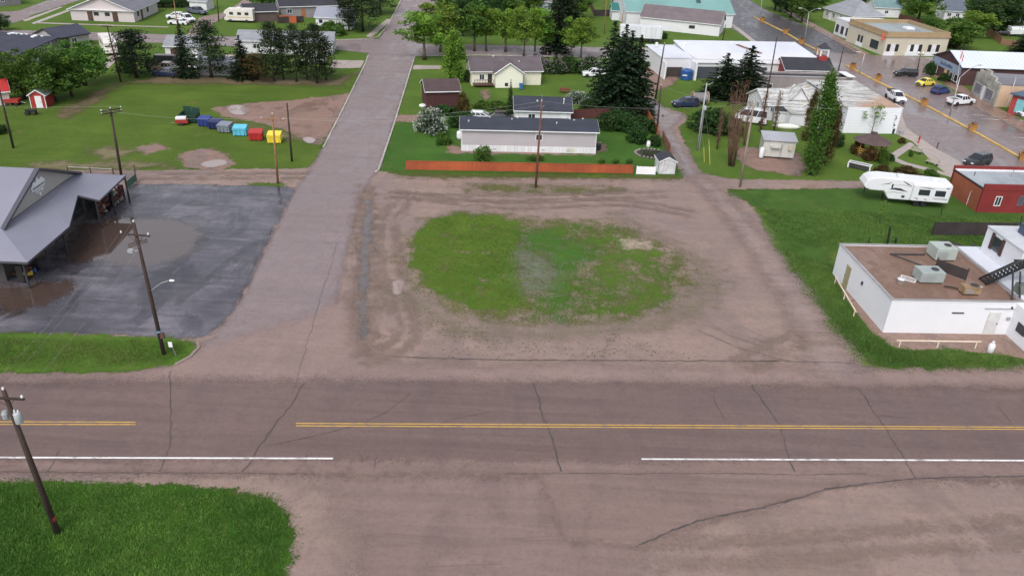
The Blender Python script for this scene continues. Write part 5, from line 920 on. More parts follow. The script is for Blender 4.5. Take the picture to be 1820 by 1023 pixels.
a2,L2,an2=site((100,68),(157,59),2.4); r=thing('long_garage_wing','low dark roofed wing with a pale end wall beside the skylight house','house',a2,an2); walls(r,L2,7,2.4,M('pale_grey_wall',(.35,.33,.33),.8),'x',1.3); gable_roof(r,L2,7,2.4,1.3,.35,.3,'x',M('slate_blue_shingles',(.05,.05,.078)),DARK); window(r,L2,7,'f',3,1,1.2,1); MB().bx(.6,2.6,-.05,-.003,.05,2.1).build('garage_door',DARK,r)
r,L,D=house('pink_bungalow','pale pink bungalow with a wide front gable and two dark doors on the lawn','house',(128,36),(240,40),15,2.6,('y',2.9),SID_P,M('grey_violet_shingles',(.17,.17,.2),.7,.1,2,pat='shingle',per=.3),[('f',5.3,1.2,1.1,.8,DARK),('f',7.8,1.2,1.1,.8,DARK),('r',2,1.0,1,1.1,DARK),('r',8,1.0,1,1.1,DARK)],[('f',3.8,1.2,2.1,BRN),('f',9.5,1.2,2.1,BRN),('r',4.2,1,2.1,BRN)],o=.5,oe=.6); MB().bx(.2,L-.2,-.5,-.01,2.45,2.6).build('porch_lintel',WHITE,r)
r,L,D=house('white_garage','plain white garage with a pale grey roof behind the narrow spruce','garage',(296,106),(352,107),8,2.6,('x',1.2),SID_W,SH_L,[],[('f',1,2.4,2.1,BRN)])
r,L,D=house('grey_back_shed','grey shed with a pale metal roof seen through the pines','shed',(352,134),(414,135),5,1.9,('x',.8),GRY,M('pale_tin_roof',(.42,.44,.5),.4,.1,1,pat='ribx',per=.5),[],[])
r,L,D=house('white_bungalow','long white bungalow with a pale grey roof behind the row of pines','house',(424,95),(592,98),7,2.6,('x',1.3),SID_W,SH_L,[('f',3,1,1.4,1),('f',8,1,1.4,1),('f',13,1,1.4,1)],[('f',5.5),('f',15.8,.9,2.0,BRN)])
r,L,D=house('dark_roof_garage','low garage with a long dark roof beside the parked motorhome','garage',(437,40),(494,38),7,2.4,('x',1.2),M('dark_brown_boards',(.1,.07,.065),.8),SH_D,[],[])  # walls in a plain dark brown
r,L,D=house('grey_bungalow','grey bungalow with a dark roof and rust-coloured yard fence','house',(500,33),(600,30),9,2.8,('x',1.8),M('mid_grey_siding',(.25,.23,.25),.7,.06,1,pat='siding',per=.2),SH_D,[('f',1.5,1.1,1.3,1.1),('f',9,1.1,1.3,1.1)],[('f',5,1.0,2.1,M('orange_door',(.35,.13,.05),.6))])
r,L,D=house('blue_grey_garage','white garage with a smooth blue-grey roof at the street corner','garage',(562,50),(624,53),7,2.6,('x',1.7),SID_W,M('smooth_blue_grey_roof',(.26,.27,.33),.5,.05,1),[('f',.8,1.2,.8,.8,DARK),('f',3.2,.7,.8,1.2,DARK)],[])
r,L,D=house('far_white_shed','small white shed behind the dark parked truck','shed',(338,17),(368,19),4,2.2,('x',.8),SID_W,SH_L,[],[])
r,L,D=house('far_corner_house','far house with a grey roof at the top left corner','house',(-20,14),(38,8),8,2.6,('x',1.8),M('dim_grey_siding',(.22,.21,.23),.7),SH_D,[('f',3,1,1,1)],[])
r,L,D=house('blue_shed','pale blue shed with a mauve roof among the avenue trees','shed',(955,24),(978,25),6,3.2,('x',1.4),M('pale_blue_siding',(.42,.47,.53),.7,.05),M('mauve_roof',(.2,.16,.2),.7),[],[])
r,L,D=house('red_roof_cabin','small pale cabin with a bright red roof at the left edge','cabin',(-22,190),(20,186),4.5,2.2,('x',1.2),M('pale_cabin_walls',(.5,.47,.44),.7),M('bright_red_roof',(.42,.03,.03),.5,.06),[],[])
r,L,D=house('red_shed','red garden shed with white door and trim and a grey roof','shed',(56,192),(84,192),3.2,2.0,('y',.75),RED,M('teal_grey_roof',(.16,.19,.2),.6),[],[('f',.8,.95,1.85,WHITE)],o=.2,oe=.15); [MB().bx(x,x+.1,-.06,-.003,0,2.0).build('corner_trim',WHITE,r) for x in(0,L-.1)]
# ================================================================== VEHICLES
PW=paint('white',(.72,.73,.76)); PB=paint('black',(.015,.015,.018)); PN=paint('navy',(.02,.03,.075)); PD=paint('charcoal',(.03,.034,.04)); PY=paint('yellow',(.75,.62,.08)); PBL=paint('blue',(.03,.06,.2)); PT=paint('tan',(.38,.31,.24)); PR=paint('maroon',(.045,.02,.018)); PGR=paint('grey_blue',(.09,.11,.14))
JUNK=M('mixed_cargo',(.06,.045,.04),.8,.4,4)
t=park('pickup',(1578,171),(1602,185),PW,'white pickup with a loaded dark bed driving beside the yellow median','pickup'); MB().bx(-2.6,-.9,-.7,.7,1.12,1.6).build('cargo',JUNK,t,bevel=.15)
park('pickup',(1687,187),(1724,184),PW,'white crew pickup parked nose to the kerb before the stone shop','pickup')
park('hatch',(1656,168),(1684,164),PBL,'blue hatchback parked between the yellow car and a white pickup'); park('beetle',(1655,151),(1632,153),PY,'small round yellow car parked by the blue fronted shop')
park('suv',(1620,136),(1597,135),PB,'black sport utility car parked near the ornamental street lamp')
park('suv',(1752,289),(1719,296),PD,'dark grey sport utility car stopped behind the red shop'); park('suv',(1240,189),(1195,190),PN,'dark navy sport utility car on the grass by the cable reel')
park('suv',(1070,137),(1041,136),PW,'white sport utility car half hidden by the tall spruces'); park('hatch',(838,213),(872,215),PW,'white hatchback behind the left end of the mobile home')
t=park('sedan',(873,214),(906,215),PD,'dark car with junk on top beside the blue roofed garage'); MB().bx(-.9,.6,-.6,.6,1.44,1.6).build('roof_load',JUNK,t,bevel=.05)
park('pickup',(317,34),(346,42),PW,'white pickup parked beside the white sedan on the far drive','pickup'); park('sedan',(334,45),(302,43),PW,'white sedan parked nearest on the far drive'); park('hatch',(322,33),(303,33),PW,'small white car behind the white sedan')
park('pickup',(337,23),(364,27),PGR,'dark grey-blue pickup parked before the small far shed','pickup')
park('pickup',(280,127),(314,128),PT,'faded tan pickup parked beside the dark round tree','pickup'); park('sedan',(306,136),(286,135),PN,'small dark car in front of the faded tan pickup'); park('van',(285,118),(318,119),PR,'maroon van behind the faded tan pickup','van')
park('suv',(1704,82),(1676,84),PB,'black sport utility car under the tree right of the corner store'); park('sedan',(1845,206),(1812,207),PW,'white car with a red shade at the far right kerb'); park('sedan',(1792,64),(1768,62),PB,'black car behind the brown board fence, upper right')
park('pickup',(918,50),(886,52),PN,'dark blue pickup parked among the avenue trees','pickup'); park('sedan',(575,113),(542,112),PW,'white car seen through the pine row'); park('van',(350,122),(372,123),PW,'white van behind the big left pine','van')
# old bus-like camper van
R=make_car('camper_van','van',PW,'old rounded white camper van beside the bare brown trunks','van',G(1333,218),ANG((1349,220),(1318,216))); R.scale=(1,1.05,1.1)
# motor homes
def motorhome(a,b,label,H=3.1,Lx=None,st=M('rv_stripe',(.5,.38,.2),.5)):
    A,B=G(*a),G(*b); c=(A+B)/2; L=(B-A).length if not Lx else Lx; t=thing('motorhome',label,'motorhome',c,math.atan2(B.y-A.y,B.x-A.x)); h=L/2
    pr=[(-h,.5),(-h,H),(-h+.1,H+.05),(h-.9,H),(h-.1,H-.55),(h-.05,1.9),(h-.6,1.8),(h-.3,1.25),(h,1.1),(h,.45)]
    MB().prismy(pr,-1.15,1.15).build('body',M('cream_rv_shell',(.66,.62,.58),.4,.05,1,dirt=.15),t,bevel=.06)
    for s in(-1,1):
        MB().bx(-h+.3,h-.8,min(s*1.153,s*1.17),max(s*1.153,s*1.17),1.15,1.32).build('stripe',st,t)
        for u in(-h+1,-h*.2,h*.35): MB().bx(u,u+.9,min(s*1.153,s*1.175),max(s*1.153,s*1.175),1.75,2.4).build('window',GL,t)
        for x in(-h+1.6,h-1.4): wheel(t,x,s*1.02,.4,.26)
    MB().bx(h-.62,h-.5,-.95,.95,1.3,1.85).build('windscreen',CG,t); MB().bx(-.5,.5,-.4,.4,H+.05,H+.3).build('roof_unit',WHITE,t,bevel=.05); return t
motorhome((453,40),(402,38),'cream and tan motorhome parked on the far left lawn')
t=motorhome((188,84),(201,101),'white motorhome facing the camera behind the leafy left trees',3.0,7.5,PW)
# fifth-wheel trailer
a,L,an=site((1578,363),(1678,371)); r=thing('travel_trailer','large white fifth-wheel trailer with dark swoosh decals on the grass','trailer',a,an); D=2.5
SHELL=M('gloss_white_shell',(.68,.69,.72),.25,.02,.6,dirt=.06)
pr=[(-.2,.75),(-.9,1.75),(-2.6,1.75),(-3.3,2.0),(-3.55,2.35),(-3.2,3.0),(-2.7,3.35),(-1.5,3.5),(L+.1,3.25),(L+.3,3.0),(L+.25,.75)]
MB().prismy(pr,0,D).build('body',SHELL,r,bevel=.12)
s0=MB().bx(2.4,L-.1,-.5,-.004,.95,3.0).build('slide_out',SHELL,r,bevel=.05)
for u,w in((3.1,1.35),(5.1,1.25)): MB().bx(u,u+w,-.53,-.503,1.75,2.5).build('window',GL,s0)
MB().bx(2.38,2.6,-.02,-.001,1.7,2.3).build('window',GL,r) if False else None
dec=M('charcoal_decal',(.05,.05,.06),.4,.05,dirt=0); m=MB()
def text_mesh(body,size,mat,parent,loc,rot):
    tc=bpy.data.curves.new('lettering','FONT'); tc.body=body; tc.size=size; tc.extrude=.004; tc.resolution_u=2; to=bpy.data.objects.new('lettering',tc); C.objects.link(to)
    me=bpy.data.meshes.new_from_object(to.evaluated_get(bpy.context.evaluated_depsgraph_get())); bpy.data.objects.remove(to); me.materials.clear(); me.materials.append(mat)
    o=link('lettering',me,parent,loc); o.rotation_euler=rot; return o
def sw(pts,w,y): 
    for (x0,z0,w0),(x1,z1,w1) in zip(pts[:-1],pts[1:]): m.add([(x0,y,z0-w0),(x1,y,z1-w1),(x1,y,z1+w1),(x0,y,z0+w0)],[(0,1,2,3)])
sw([(-1.5,2.55,.01),(-.6,2.75,.06),(-.2,2.95,.02)],1,-.006); sw([(-.4,2.0,.01),(.3,2.15,.14),(1.0,2.1,.16),(1.6,1.95,.06),(2.0,1.85,.01)],1,-.006); sw([(1.1,3.25,.03),(1.7,2.9,.09),(2.3,2.65,.02)],1,-.006); sw([(-.7,1.55,.01),(.3,1.7,.03),(1.6,1.62,.02)],1,-.006); sw([(0,2.6,.01),(1.2,2.72,.02),(2.3,2.5,.02)],1,-.006); m.build('decal',dec,r)
m=MB(); sw([(3.0,2.75,.01),(4.2,2.72,.06),(5.0,2.66,.01)],1,-.504); sw([(2.7,1.35,.01),(3.1,1.25,.07),(3.3,1.1,.01)],1,-.504); sw([(3.9,1.35,.02),(4.3,1.15,.06)],1,-.504); sw([(6.3,2.85,.09),(L-.2,2.95,.02)],1,-.504); m.build('decal',dec,s0)
text_mesh('MONTANA',.34,dec,s0,(5.0,-.506,1.3),(D2R(90),0,0))
MB().bx(1.35,1.75,-.02,-.003,1.05,1.35).build('hatch',DARK,r); m=MB().bx(-.15,.05,-.03,-.003,2.2,2.75).build('clearance_panel',DARK,r)
for u in(3.4,4.3):
    for y in(.12,D-.12): wheel(r,u,y,.38,.24)
MB().lathe([(.45,0),(.5,.12),(.3,.28)],16,(L-1.6,1.2,3.3)).build('roof_unit',WHITE,r); MB().bx(.6,1.5,.8,1.6,3.45,3.72).build('roof_unit',WHITE,r,bevel=.05); MB().tube([(-2.9,1.25,1.75),(-2.9,1.25,.95)],.09,8).build('king_pin',DARK,r); [MB().bx(-.25,-.1,y,y+.15,0,.76).build('landing_leg',DARK,r) for y in(.3,D-.45)]
t=thing('cargo_trailer','white rounded trailer behind the brown fence, upper right','trailer',G(1802,64),.2); MB().prismx([(-1.2,.6),(-1.25,2.0),(-.8,2.6),(.8,2.6),(1.25,2.0),(1.2,.6)],-2.2,2.2).build('body',SHELL,t,bevel=.15); [wheel(t,0,s*1.15,.35,.22) for s in(-1,1)]; MB().tube([(-2.2,0,.6),(-3.2,0,.55)],.05,6).build('drawbar',DARK,t)
# ================================================================== SMALL THINGS
def dumpster(c,rz,w,d,h,mat,label,open_=False):
    t=thing('dumpster',label,'dumpster',c,rz,'dumpsters in a row on the field'); hw=w/2
    b=MB(); pr=[(-d/2*.82,.12),(-d/2,h*.78),(-d/2,h*.86),(d/2,h),(d/2,.12)]
    if open_:
        n=.06
        for s in(-1,1): b.prismx([(y,z) for y,z in pr],s*hw-n/2,s*hw+n/2)
        b.bx(-hw,hw,-d/2*.9-.03,-d/2*.9+.03,.12,h*.86); b.bx(-hw,hw,d/2-.06,d/2,.12,h); b.bx(-hw,hw,-d/2*.8,d/2-.06,.12,.2)
    else: b.prismx(pr,-hw,hw)
    for q in(-.33,0,.33): b.bx(q*w-.04,q*w+.04,-d/2-.05,-d/2*.8,.2,h*.8)
    b.bx(-hw-.04,hw+.04,-d/2-.06,-d/2+.04,h*.76,h*.84); b.build('bin_body',mat,t)
    for s in(-1,1): MB().bx(min(s*hw,s*(hw+.14)),max(s*hw,s*(hw+.14)),-d*.18,d*.3,h*.5,h*.66).build('lift_pocket',mat,t)
    m=MB().add([(-hw-.03,-d/2-.05,h*.865),(hw+.03,-d/2-.05,h*.865),(hw+.03,d/2+.03,h*1.01),(-hw-.03,d/2+.03,h*1.01),(-hw-.03,-d/2-.05,h*.91),(hw+.03,-d/2-.05,h*.91),(hw+.03,d/2+.03,h*1.055),(-hw-.03,d/2+.03,h*1.055)],[(3,2,1,0),(4,5,6,7),(0,1,5,4),(1,2,6,5),(2,3,7,6),(3,0,4,7)]) if not open_ else MB().bx(-hw,-.05,d/2,d/2+.06,h,h+.7)
    m.build('lid',mat,t)
    if open_: MB().bx(.05,hw,d/2,d/2+.06,h,h+.6).build('lid',mat,t)
    [MB().lathe([(.08,-.04),(.08,.04)],8,axis='x').build('caster',RUB,t,loc=(sx*hw*.8,sy*d*.36,.08)) for sx in(-1,1) for sy in(-1,1)]
    return t
DP=lambda n,c: M('dumpster_'+n,c,.45,.15,1.5,dirt=.35)
dz=-.3
for (x,y,w,d,h,m,l,op) in ((334,219,2.6,1.7,1.4,DP('dark_green',(.015,.05,.035)),'large open dark green dumpster at the far left of the row',True),(362,226,1.7,1.5,1.3,DP('blue',(.03,.05,.22)),'blue dumpster with a pale lid beside the green one',False),
  (381,231,1.75,1.5,1.3,DP('navy',(.02,.03,.11)),'navy dumpster, second blue one from the green dumpster',False),(398,237,1.8,1.6,1.3,DP('grey',(.2,.22,.27)),'grey dumpster between the navy and the light blue ones',False),
  (425,243,1.85,1.5,1.35,DP('light_blue',(.12,.5,.68)),'light blue dumpster between the grey and the red ones',False),(453,251,1.85,1.5,1.35,DP('red',(.42,.03,.03)),'red dumpster next to the yellow one',False),(486,256,1.85,1.6,1.4,DP('yellow',(.80,.62,.06)),'yellow dumpster at the right end of the row',False)):
    dumpster(G(x,y)+Vector((0,d*.5,0)),.12 if x>400 else -.12,w,d,h,m,l,op)
t=thing('utility_cart','small red cart with a white cover beside the open green dumpster','cart',G(324,222),.25); MB().bx(-.9,.9,-.5,.5,.35,.9).build('box',RED,t,bevel=.04); MB().bx(-.8,.7,-.45,.45,.902,1.25).build('cover',WHITE,t,bevel=.08); [wheel(t,0,s*.5,.25,.15) for s in(-1,1)]; MB().tube([(-.9,0,.4),(-1.6,0,.35)],.03,5).build('drawbar',GALV,t)
t=thing('garden_tractor','small dark ride-on tractor on the grass before the red shed','tractor',G(57,204),.2); MB().bx(-.3,.75,-.28,.28,.4,.85).build('hood',BLK,t,bevel=.08); MB().bx(-.8,-.35,-.3,.3,.6,.75).build('seat',BLK,t); MB().tube([(-.1,0,.85),(-.3,0,1.1)],.03,5).build('steering_column',BLK,t); [wheel(t,x,s*.4,rr,.18) for x,rr in((-.55,.32),(.5,.2)) for s in(-1,1)]
t=thing('red_wagon','low red wagon on the grass beside the red roofed cabin','wagon',G(24,186),.1); MB().bx(-1.1,1.1,-.6,.6,.4,.95).build('box',RED,t,bevel=.03); [wheel(t,x,s*.6,.24,.14) for x in(-.7,.7) for s in(-1,1)]; MB().tube([(1.1,0,.5),(1.9,0,.3)],.03,5).build('drawbar',GALV,t)
WOODY=M('yellow_brown_wood',(.36,.18,.05),.7,.2,3,pat='boards',per=.2)
NTH=['topmost','second','third','fourth','fifth','sixth','seventh','eighth','lowest']
for i,(x,y) in enumerate(((1355,39),(1396,60),(1424,78),(1454,93),(1515,123),(1560,143),(1641,187),(1727,232),(1817,284))):
    k=G(x,y); t=thing('planter_box','wooden planter on the yellow median, %s of nine down the main street'%NTH[i],'planter',k,D2R(-30)+.2*i*.1,'wooden planters along the median')
    m=MB(); m.add([(-.5,-.5,.0),(.5,-.5,.0),(.5,.5,.0),(-.5,.5,.0),(-.62,-.62,.95),(.62,-.62,.95),(.62,.62,.95),(-.62,.62,.95)],[(3,2,1,0),(0,1,5,4),(1,2,6,5),(2,3,7,6),(3,0,4,7),(4,5,6,7)]); m.build('box',WOODY,t)
    m=MB(); m.bx(-.68,.68,-.68,-.56,.951,1.05); m.bx(-.68,.68,.56,.68,.951,1.05); m.bx(-.68,-.56,-.56,.56,.951,1.05); m.bx(.56,.68,-.56,.56,.951,1.05); m.build('rim',M('orange_brown_wood',(.40,.17,.04),.7,.2),t)
    q=RNG.normal(size=(70,3))*np.array([.28,.28,.16])+np.array([0,0,1.15]); link('plants',leafmesh('plants',q,.1,LF['rust'],RNG.random(70),up=.8),t)
# gazebo
g=G(1553,283)+Vector((0,1.9,0)); t=thing('gazebo','octagonal garden pavilion with a brown shingle roof and yellow railings','gazebo',g,0); R8=2.1
c8=[(R8*math.cos(math.pi/8+i*math.pi/4),R8*math.sin(math.pi/8+i*math.pi/4)) for i in range(8)]
MB().prismz([(x*1.08,y*1.08) for x,y in c8],0,.3).build('floor',BRN,t)
for x,y in c8: MB().bx(x-.07,x+.07,y-.07,y+.07,.3,2.3).build('post',WOODY,t)
for i in range(8):
    a=Vector((*c8[i],0)); b=Vector((*c8[(i+1)%8],0)); m=MB()
    for z in(.55,.95,1.25): m.tube([a+Vector((0,0,z)),b+Vector((0,0,z))],.04,5)
    m.tube([a+Vector((0,0,2.2)),b+Vector((0,0,2.2))],.06,5)
    for q in range(1,6): p=a.lerp(b,q/6); m.tube([p+Vector((0,0,.55)),p+Vector((0,0,1.25))],.03,4)
    m.build('railing',M('yellow_rail_wood',(.55,.33,.06),.7,.15),t)
m=MB(); n=8; m.add([(x*1.35,y*1.35,2.25) for x,y in c8]+[(x*.17,y*.17,3.3) for x,y in c8],[[*range(8)][::-1]]+[(i,(i+1)%8,8+(i+1)%8,8+i) for i in range(8)]+[[8+i for i in range(8)]]); rf=m.build('roof',M('brown_gazebo_shingles',(.10,.065,.062),.8,.2,2,pat='shingle',per=.22),t); MB().prismz([(x*.2,y*.2) for x,y in c8],3.301,3.55).build('cupola',M('brown_gazebo_shingles',(.1,.065,.062)),rf)
def bench(px,rz,lb):
    t=thing('park_bench',lb,'bench',G(*px),rz); m=MB(); [m.bx(-.9,.9,y,y+.12,.43,.47) for y in(-.3,-.15,0)]; m.build('seat',M('pale_bench_slats',(.42,.38,.33),.7,.2),t); m=MB(); [m.bx(-.9,.9,.16+z*.1,.2+z*.1,.5+z,.6+z) for z in(0,.16,.32)]; m.build('backrest',M('pale_bench_slats',(.42,.38,.33)),t)
    for x in(-.75,.7): m=MB(); m.bx(x,x+.07,-.3,.2,0,.428); m.bx(x,x+.07,.205,.27,0,.9); m.build('leg',BLK,t)
bench((1626,272),-.85,'slatted park bench nearest the path fork on the grass triangle'); bench((1656,293),-.85,'slatted park bench at the lower side of the grass triangle')
def trough(px,rz,L_,lb):
    t=thing('planter_trough',lb,'planter',G(*px),rz); m=MB(); m.bx(-L_/2,L_/2,-.4,-.32,.1,.75); m.bx(-L_/2,L_/2,.32,.4,.1,.75); m.bx(-L_/2,-L_/2+.08,-.32,.32,.1,.75); m.bx(L_/2-.08,L_/2,-.32,.32,.1,.75); m.build('box',M('dark_trough',(.04,.04,.04),.8,.3),t)
    m=MB(); m.bx(-L_/2-.06,L_/2+.06,-.48,-.34,.751,.86); m.bx(-L_/2-.06,L_/2+.06,.34,.48,.751,.86); m.bx(-L_/2-.06,-L_/2+.1,-.34,.34,.751,.86); m.bx(L_/2-.1,L_/2+.06,-.34,.34,.751,.86); m.build('rim',WHITE,t); MB().bx(-L_/2+.08,L_/2-.08,-.32,.32,.1,.6).build('soil',M('soil',(.04,.03,.025),.95,.3,4),t); [MB().bx(sx*L_/2-.1,sx*L_/2+.1,-.46,-.401,0,.75).build('leg',WHITE,t) for sx in(-1,1)]
trough((1527,300),-.62,3.0,'long black planter trough with a white rim near the gazebo'); trough((1473,253),1.1,1.8,'short black planter trough with a white rim beside the poplar')
def hydrant(px): 
    t=thing('fire_hydrant','tall red hydrant standing on the pale pavement','hydrant',G(*px),0); MB().lathe([(.16,0),(.16,.08),(.11,.1),(.11,.8),(.15,.84),(.13,1.0),(.05,1.1)],10).build('barrel',RED,t,True); MB().lathe([(.06,-.2),(.06,.2)],8,axis='x').build('nozzle',RED,t,loc=(0,0,.65)); MB().lathe([(.03,1.1),(.03,1.25)],6).build('stem_nut',RED,t)
hydrant((1632,254))
g=G(1665,264); t=thing('bollard','slim grey-brown post on the pavement right of the hydrant','post',g,0); MB().tube([(0,0,-.1),(0,0,1.1)],.09,8).build('shaft',BRN,t); MB().lathe([(.1,1.1),(.06,1.18)],8).build('cap',GRY,t)
t=thing('concrete_stool','low grey stone block by the corner of the white shop','block',G(1601,239),.3); MB().bx(-.35,.35,-.25,.25,0,.5).build('block',GRY,t,bevel=.05); MB().bx(-.4,.4,-.3,.3,.501,.58).build('slab',GRY,t)
t=thing('litter_bin','dark litter bin against the white shop wall','bin',G(1586,237),0); MB().lathe([(.28,0),(.3,.8)],12).build('drum',BLK,t); MB().lathe([(.33,.801),(.2,.95)],12).build('lid',GRY,t)
# cable reel
g=G(1252,187); t=thing('cable_reel','big wooden cable reel lying on its side behind the navy car','cable reel',g+Vector((0,.6,0)),.12); MB().lathe([(.85,-1.6),(.9,-1.55),(.9,.9),(.85,.95)],18,axis='x').build('drum',M('grey_wound_cable',(.2,.19,.2),.7,.2,3,pat='ribx',per=.15),t,loc=(-.6,0,1.15))
for x in(-2.3,.42): MB().lathe([(1.15,-.06),(1.15,.06),(.2,.07)],20,axis='x').build('flange',M('reel_boards',(.36,.26,.2),.8,.2,2),t,loc=(x,0,1.15))
# road sign, bed, small garden things
g=G(314,633); v=TOP((314,633),(302,607))-g; t=thing('road_sign','small white road sign on a thin post at the verge tip','sign',g,0); MB().tube([(0,0,-.1),v*1.0],.035,6).build('post',GALV,t); MB().bx(v.x-.16,v.x+.16,v.y-.04,v.y-.015,v.z-.5,v.z).build('plate',WHITE,t); 
t=thing('garden_bed','stone-edged vegetable bed in the lawn corner','garden bed',G(1157,274),0); m=MB()
for i in range(26):
    w=i/26*6.283; m.lathe([(.01,0),(.2,.05),(.22,.15),(.1,.26)],6,(2.3*math.cos(w)+random.uniform(-.1,.1),2.0*math.sin(w),0))
m.build('stone_edging',M('edging_stone',(.2,.18,.17),.8,.3),t); MB().lathe([(2.2,.0),(2.1,.1),(.5,.16)],20).build('soil',M('soil',(.04,.03,.025)),t); q=RNG.uniform(-1,1,size=(160,3))*np.array([1.6,1.3,.1])+np.array([.2,-.2,.28]); link('plants',leafmesh('plants',q,.13,LF['deep'],RNG.random(160),up=.8),t)
t=thing('white_barrel','white plastic barrel at the rim of the vegetable bed','barrel',G(1152,261),.3); MB().lathe([(.25,0),(.3,.1),(.3,.7),(.2,.85)],12).build('drum',WHITE,t,True); MB().lathe([(.22,.85),(.22,.9)],12).build('lid',WHITE,t)
t=thing('picnic_table','red-brown picnic table on the lawn beside the white-flowering bush','table',G(1003,165),.05); MB().bx(-1,1,-.4,.4,.72,.78).build('tabletop',BRICKR,t); [MB().bx(-1,1,y-.14,y+.14,.42,.47).build('seat',BRICKR,t) for y in(-.7,.7)]; [MB().bx(x-.05,x+.05,-.7,.7,.36,.418).build('leg',BRICKR,t) for x in(-.7,.7)]
t=thing('timber_bench','short weathered seat with a white top by the small boulder pile','bench',G(753,186),0) if False else None
t=thing('white_plastic_pail','round white lid beside the brown shed corner','tub',G(751,190),0); MB().lathe([(.5,0),(.6,.3),(.55,.35)],14).build('tub',WHITE,t,True); MB().lathe([(.57,.351),(.4,.45)],14).build('lid',WHITE,t)
t=thing('compost_box','dark tub against the right end of the mobile home','tub',G(1062,266),0); MB().lathe([(.45,0),(.5,.8)],12).build('drum',BLK,t); MB().lathe([(.53,.801),(.3,.95)],12).build('lid',BLK,t)
t=thing('garden_swing','pale garden table with toys on the avenue lawn','table',G(937,72),.2); MB().bx(-.9,.9,-.5,.5,.7,.78).build('tabletop',WHITE,t); [MB().bx(x-.05,x+.05,y-.05,y+.05,0,.699).build('leg',WHITE,t) for x in(-.8,.8) for y in(-.4,.4)]
# fences
OR=M('orange_fence_boards',(.38,.085,.03),.75,.28,.9,pat='boards',per=.15,dirt=.6); DR=M('dark_red_boards',(.10,.032,.03),.75,.2,1.5,pat='boards',per=.15)
fence((722,302),(1124,309),1.25,OR,'long low orange-stained board fence along the gravel lane','board_fence',cap=True)
fence((1131,310),(1164,311),1.15,M('white_fence_board',(.78,.78,.8),.6,.04),'short white panel fence between the orange fence and small shed','board_fence')
fence((1190,277),(1177,250),1.5,M('brown_red_boards',(.2,.09,.06),.75,.2,1.5,pat='boards',per=.15),'reddish board fence beside the alley, nearest the small shed','board_fence'); fence((1168,244),(1150,210),1.5,OR,'orange board fence beside the alley behind the dark bushes','board_fence')
fence((1013,212),(1146,207),1.6,DR,'dark red board fence behind the mobile home garden','board_fence'); fence((1146,207),(1150,213),1.4,DR,'short return of dark red fence at the alley corner','board_fence')
fence((1742,54),(1778,78),1.8,M('tan_fence_boards',(.30,.16,.08),.7,.2,1.5,pat='boards',per=.15),'tan board fence along the lane, upper right','board_fence'); fence((1778,80),(1806,84),1.6,M('tan_fence_boards_b',(.24,.13,.08),.7,.2,1.5,pat='boards',per=.15),'short brown fence facing the street, upper right','board_fence')
fence((1596,36),(1664,58),1.8,DR,'dark red fence behind the flat store roofs','board_fence'); fence((495,42),(540,40),1.5,DKB,'dark fence below the grey bungalow','board_fence'); fence((497,40),(527,42),1.7,OR,'rust-coloured fence in the far grey bungalow yard','board_fence')
fence((1042,0),(1056,28),1.6,DR,'dark brown fence left of the teal roofed hall','board_fence'); fence((1056,29),(1084,29),1.7,DKB,'dark board fence beside the small teal shed','board_fence')
# ================================================================== POLES AND WIRES
AH=YAW
R,v=pole('p1',(103,947),(6,693),'dark pole leaning over the tall grass in the near left corner, with grey transformer',r=.17,arms=((.965,1.15,AH+.05),)); transformer(R,v,.80,(.3,-.1),.2,.7)
MB().lathe([(.17,0),(.19,.3),(.12,.45)],10,(v*.83+Vector((-.35,-.1,0)))).build('cutout_box',GRY,R); q=v*.1; MB().lathe([(.185,0),(.185,.3)],10,q).build('marker_band',M('red_reflector',(.5,.05,.03),.5),R)
R,v=pole('p2',(291.6,630),(237.4,395),'dark brown pole on the verge tip beside the wet parking lot',r=.15,arms=((.92,1.15,AH),)); MB().lathe([(.17,0),(.17,.14)],10,v*.185).build('marker_band',M('blue_tape',(.2,.45,.65),.5),R); MB().bx(v.x*.14+.1,v.x*.14+.4,-.2,.0,v.z*.14,v.z*.14+.55).build('meter_box',M('rusty_box',(.1,.05,.04),.7),R)
c=v*.5; m=MB(); m.tube([c,c+Vector((1.0,.1,.75)),c+Vector((1.55,.15,.95))],.03,6); o=m.build('lamp_arm',GALV,R); MB().lathe([(.03,-.22),(.09,-.12),(.09,.12),(.03,.22)],10,axis='x').build('lamp_head',M('lamp_white',(.8,.82,.85),.3),o,True,loc=c+Vector((1.85,.17,.98)))
m=MB(); m.tube([v*.8+Vector((-.15,0,0)),v*.8+Vector((-1.0,-.05,-.05))],.03,5); m.bx(v.x*.8-.95,v.x*.8-.55,-.2,.12,v.z*.8-.2,v.z*.8+.05); m.build('old_lamp_bracket',GRY,R)
R,v=pole('p3',(217,320),(196,193),'dark pole behind the far store corner with a wide double crossarm',r=.15,arms=((.985,1.25,AH+.9),(.95,1.25,AH+.9)))
pole('p4',(494,326),(484,203),'orange-brown pole with one crossarm before the yellow dumpster',POLEO,.13,((.93,1.45,AH+.05),))
pole('p5',(519,287),(510,183),'dark bare pole without crossarm right of the yellow dumpster',POLE,.13,(),ins=False)
pole('p6',(24,263),(-6,140),'dark leaning pole at the left edge of the field',POLE,.14,(),ins=False)
R,v=pole('p7',(215,146),(190,45),'tall dark pole between the round dark tree and leafy trees',POLE,.14,((.985,1.1,AH),)); transformer(R,v,.72,(.3,0),.2,.7)
pole('p8',(389,38),(383,-30),'dark pole standing beside the far motorhome',POLE,.12,(),ins=False); pole('p9',(318,62),(308,-5),'slim brown pole before the white sedan',POLEO,.1,(),ins=False)
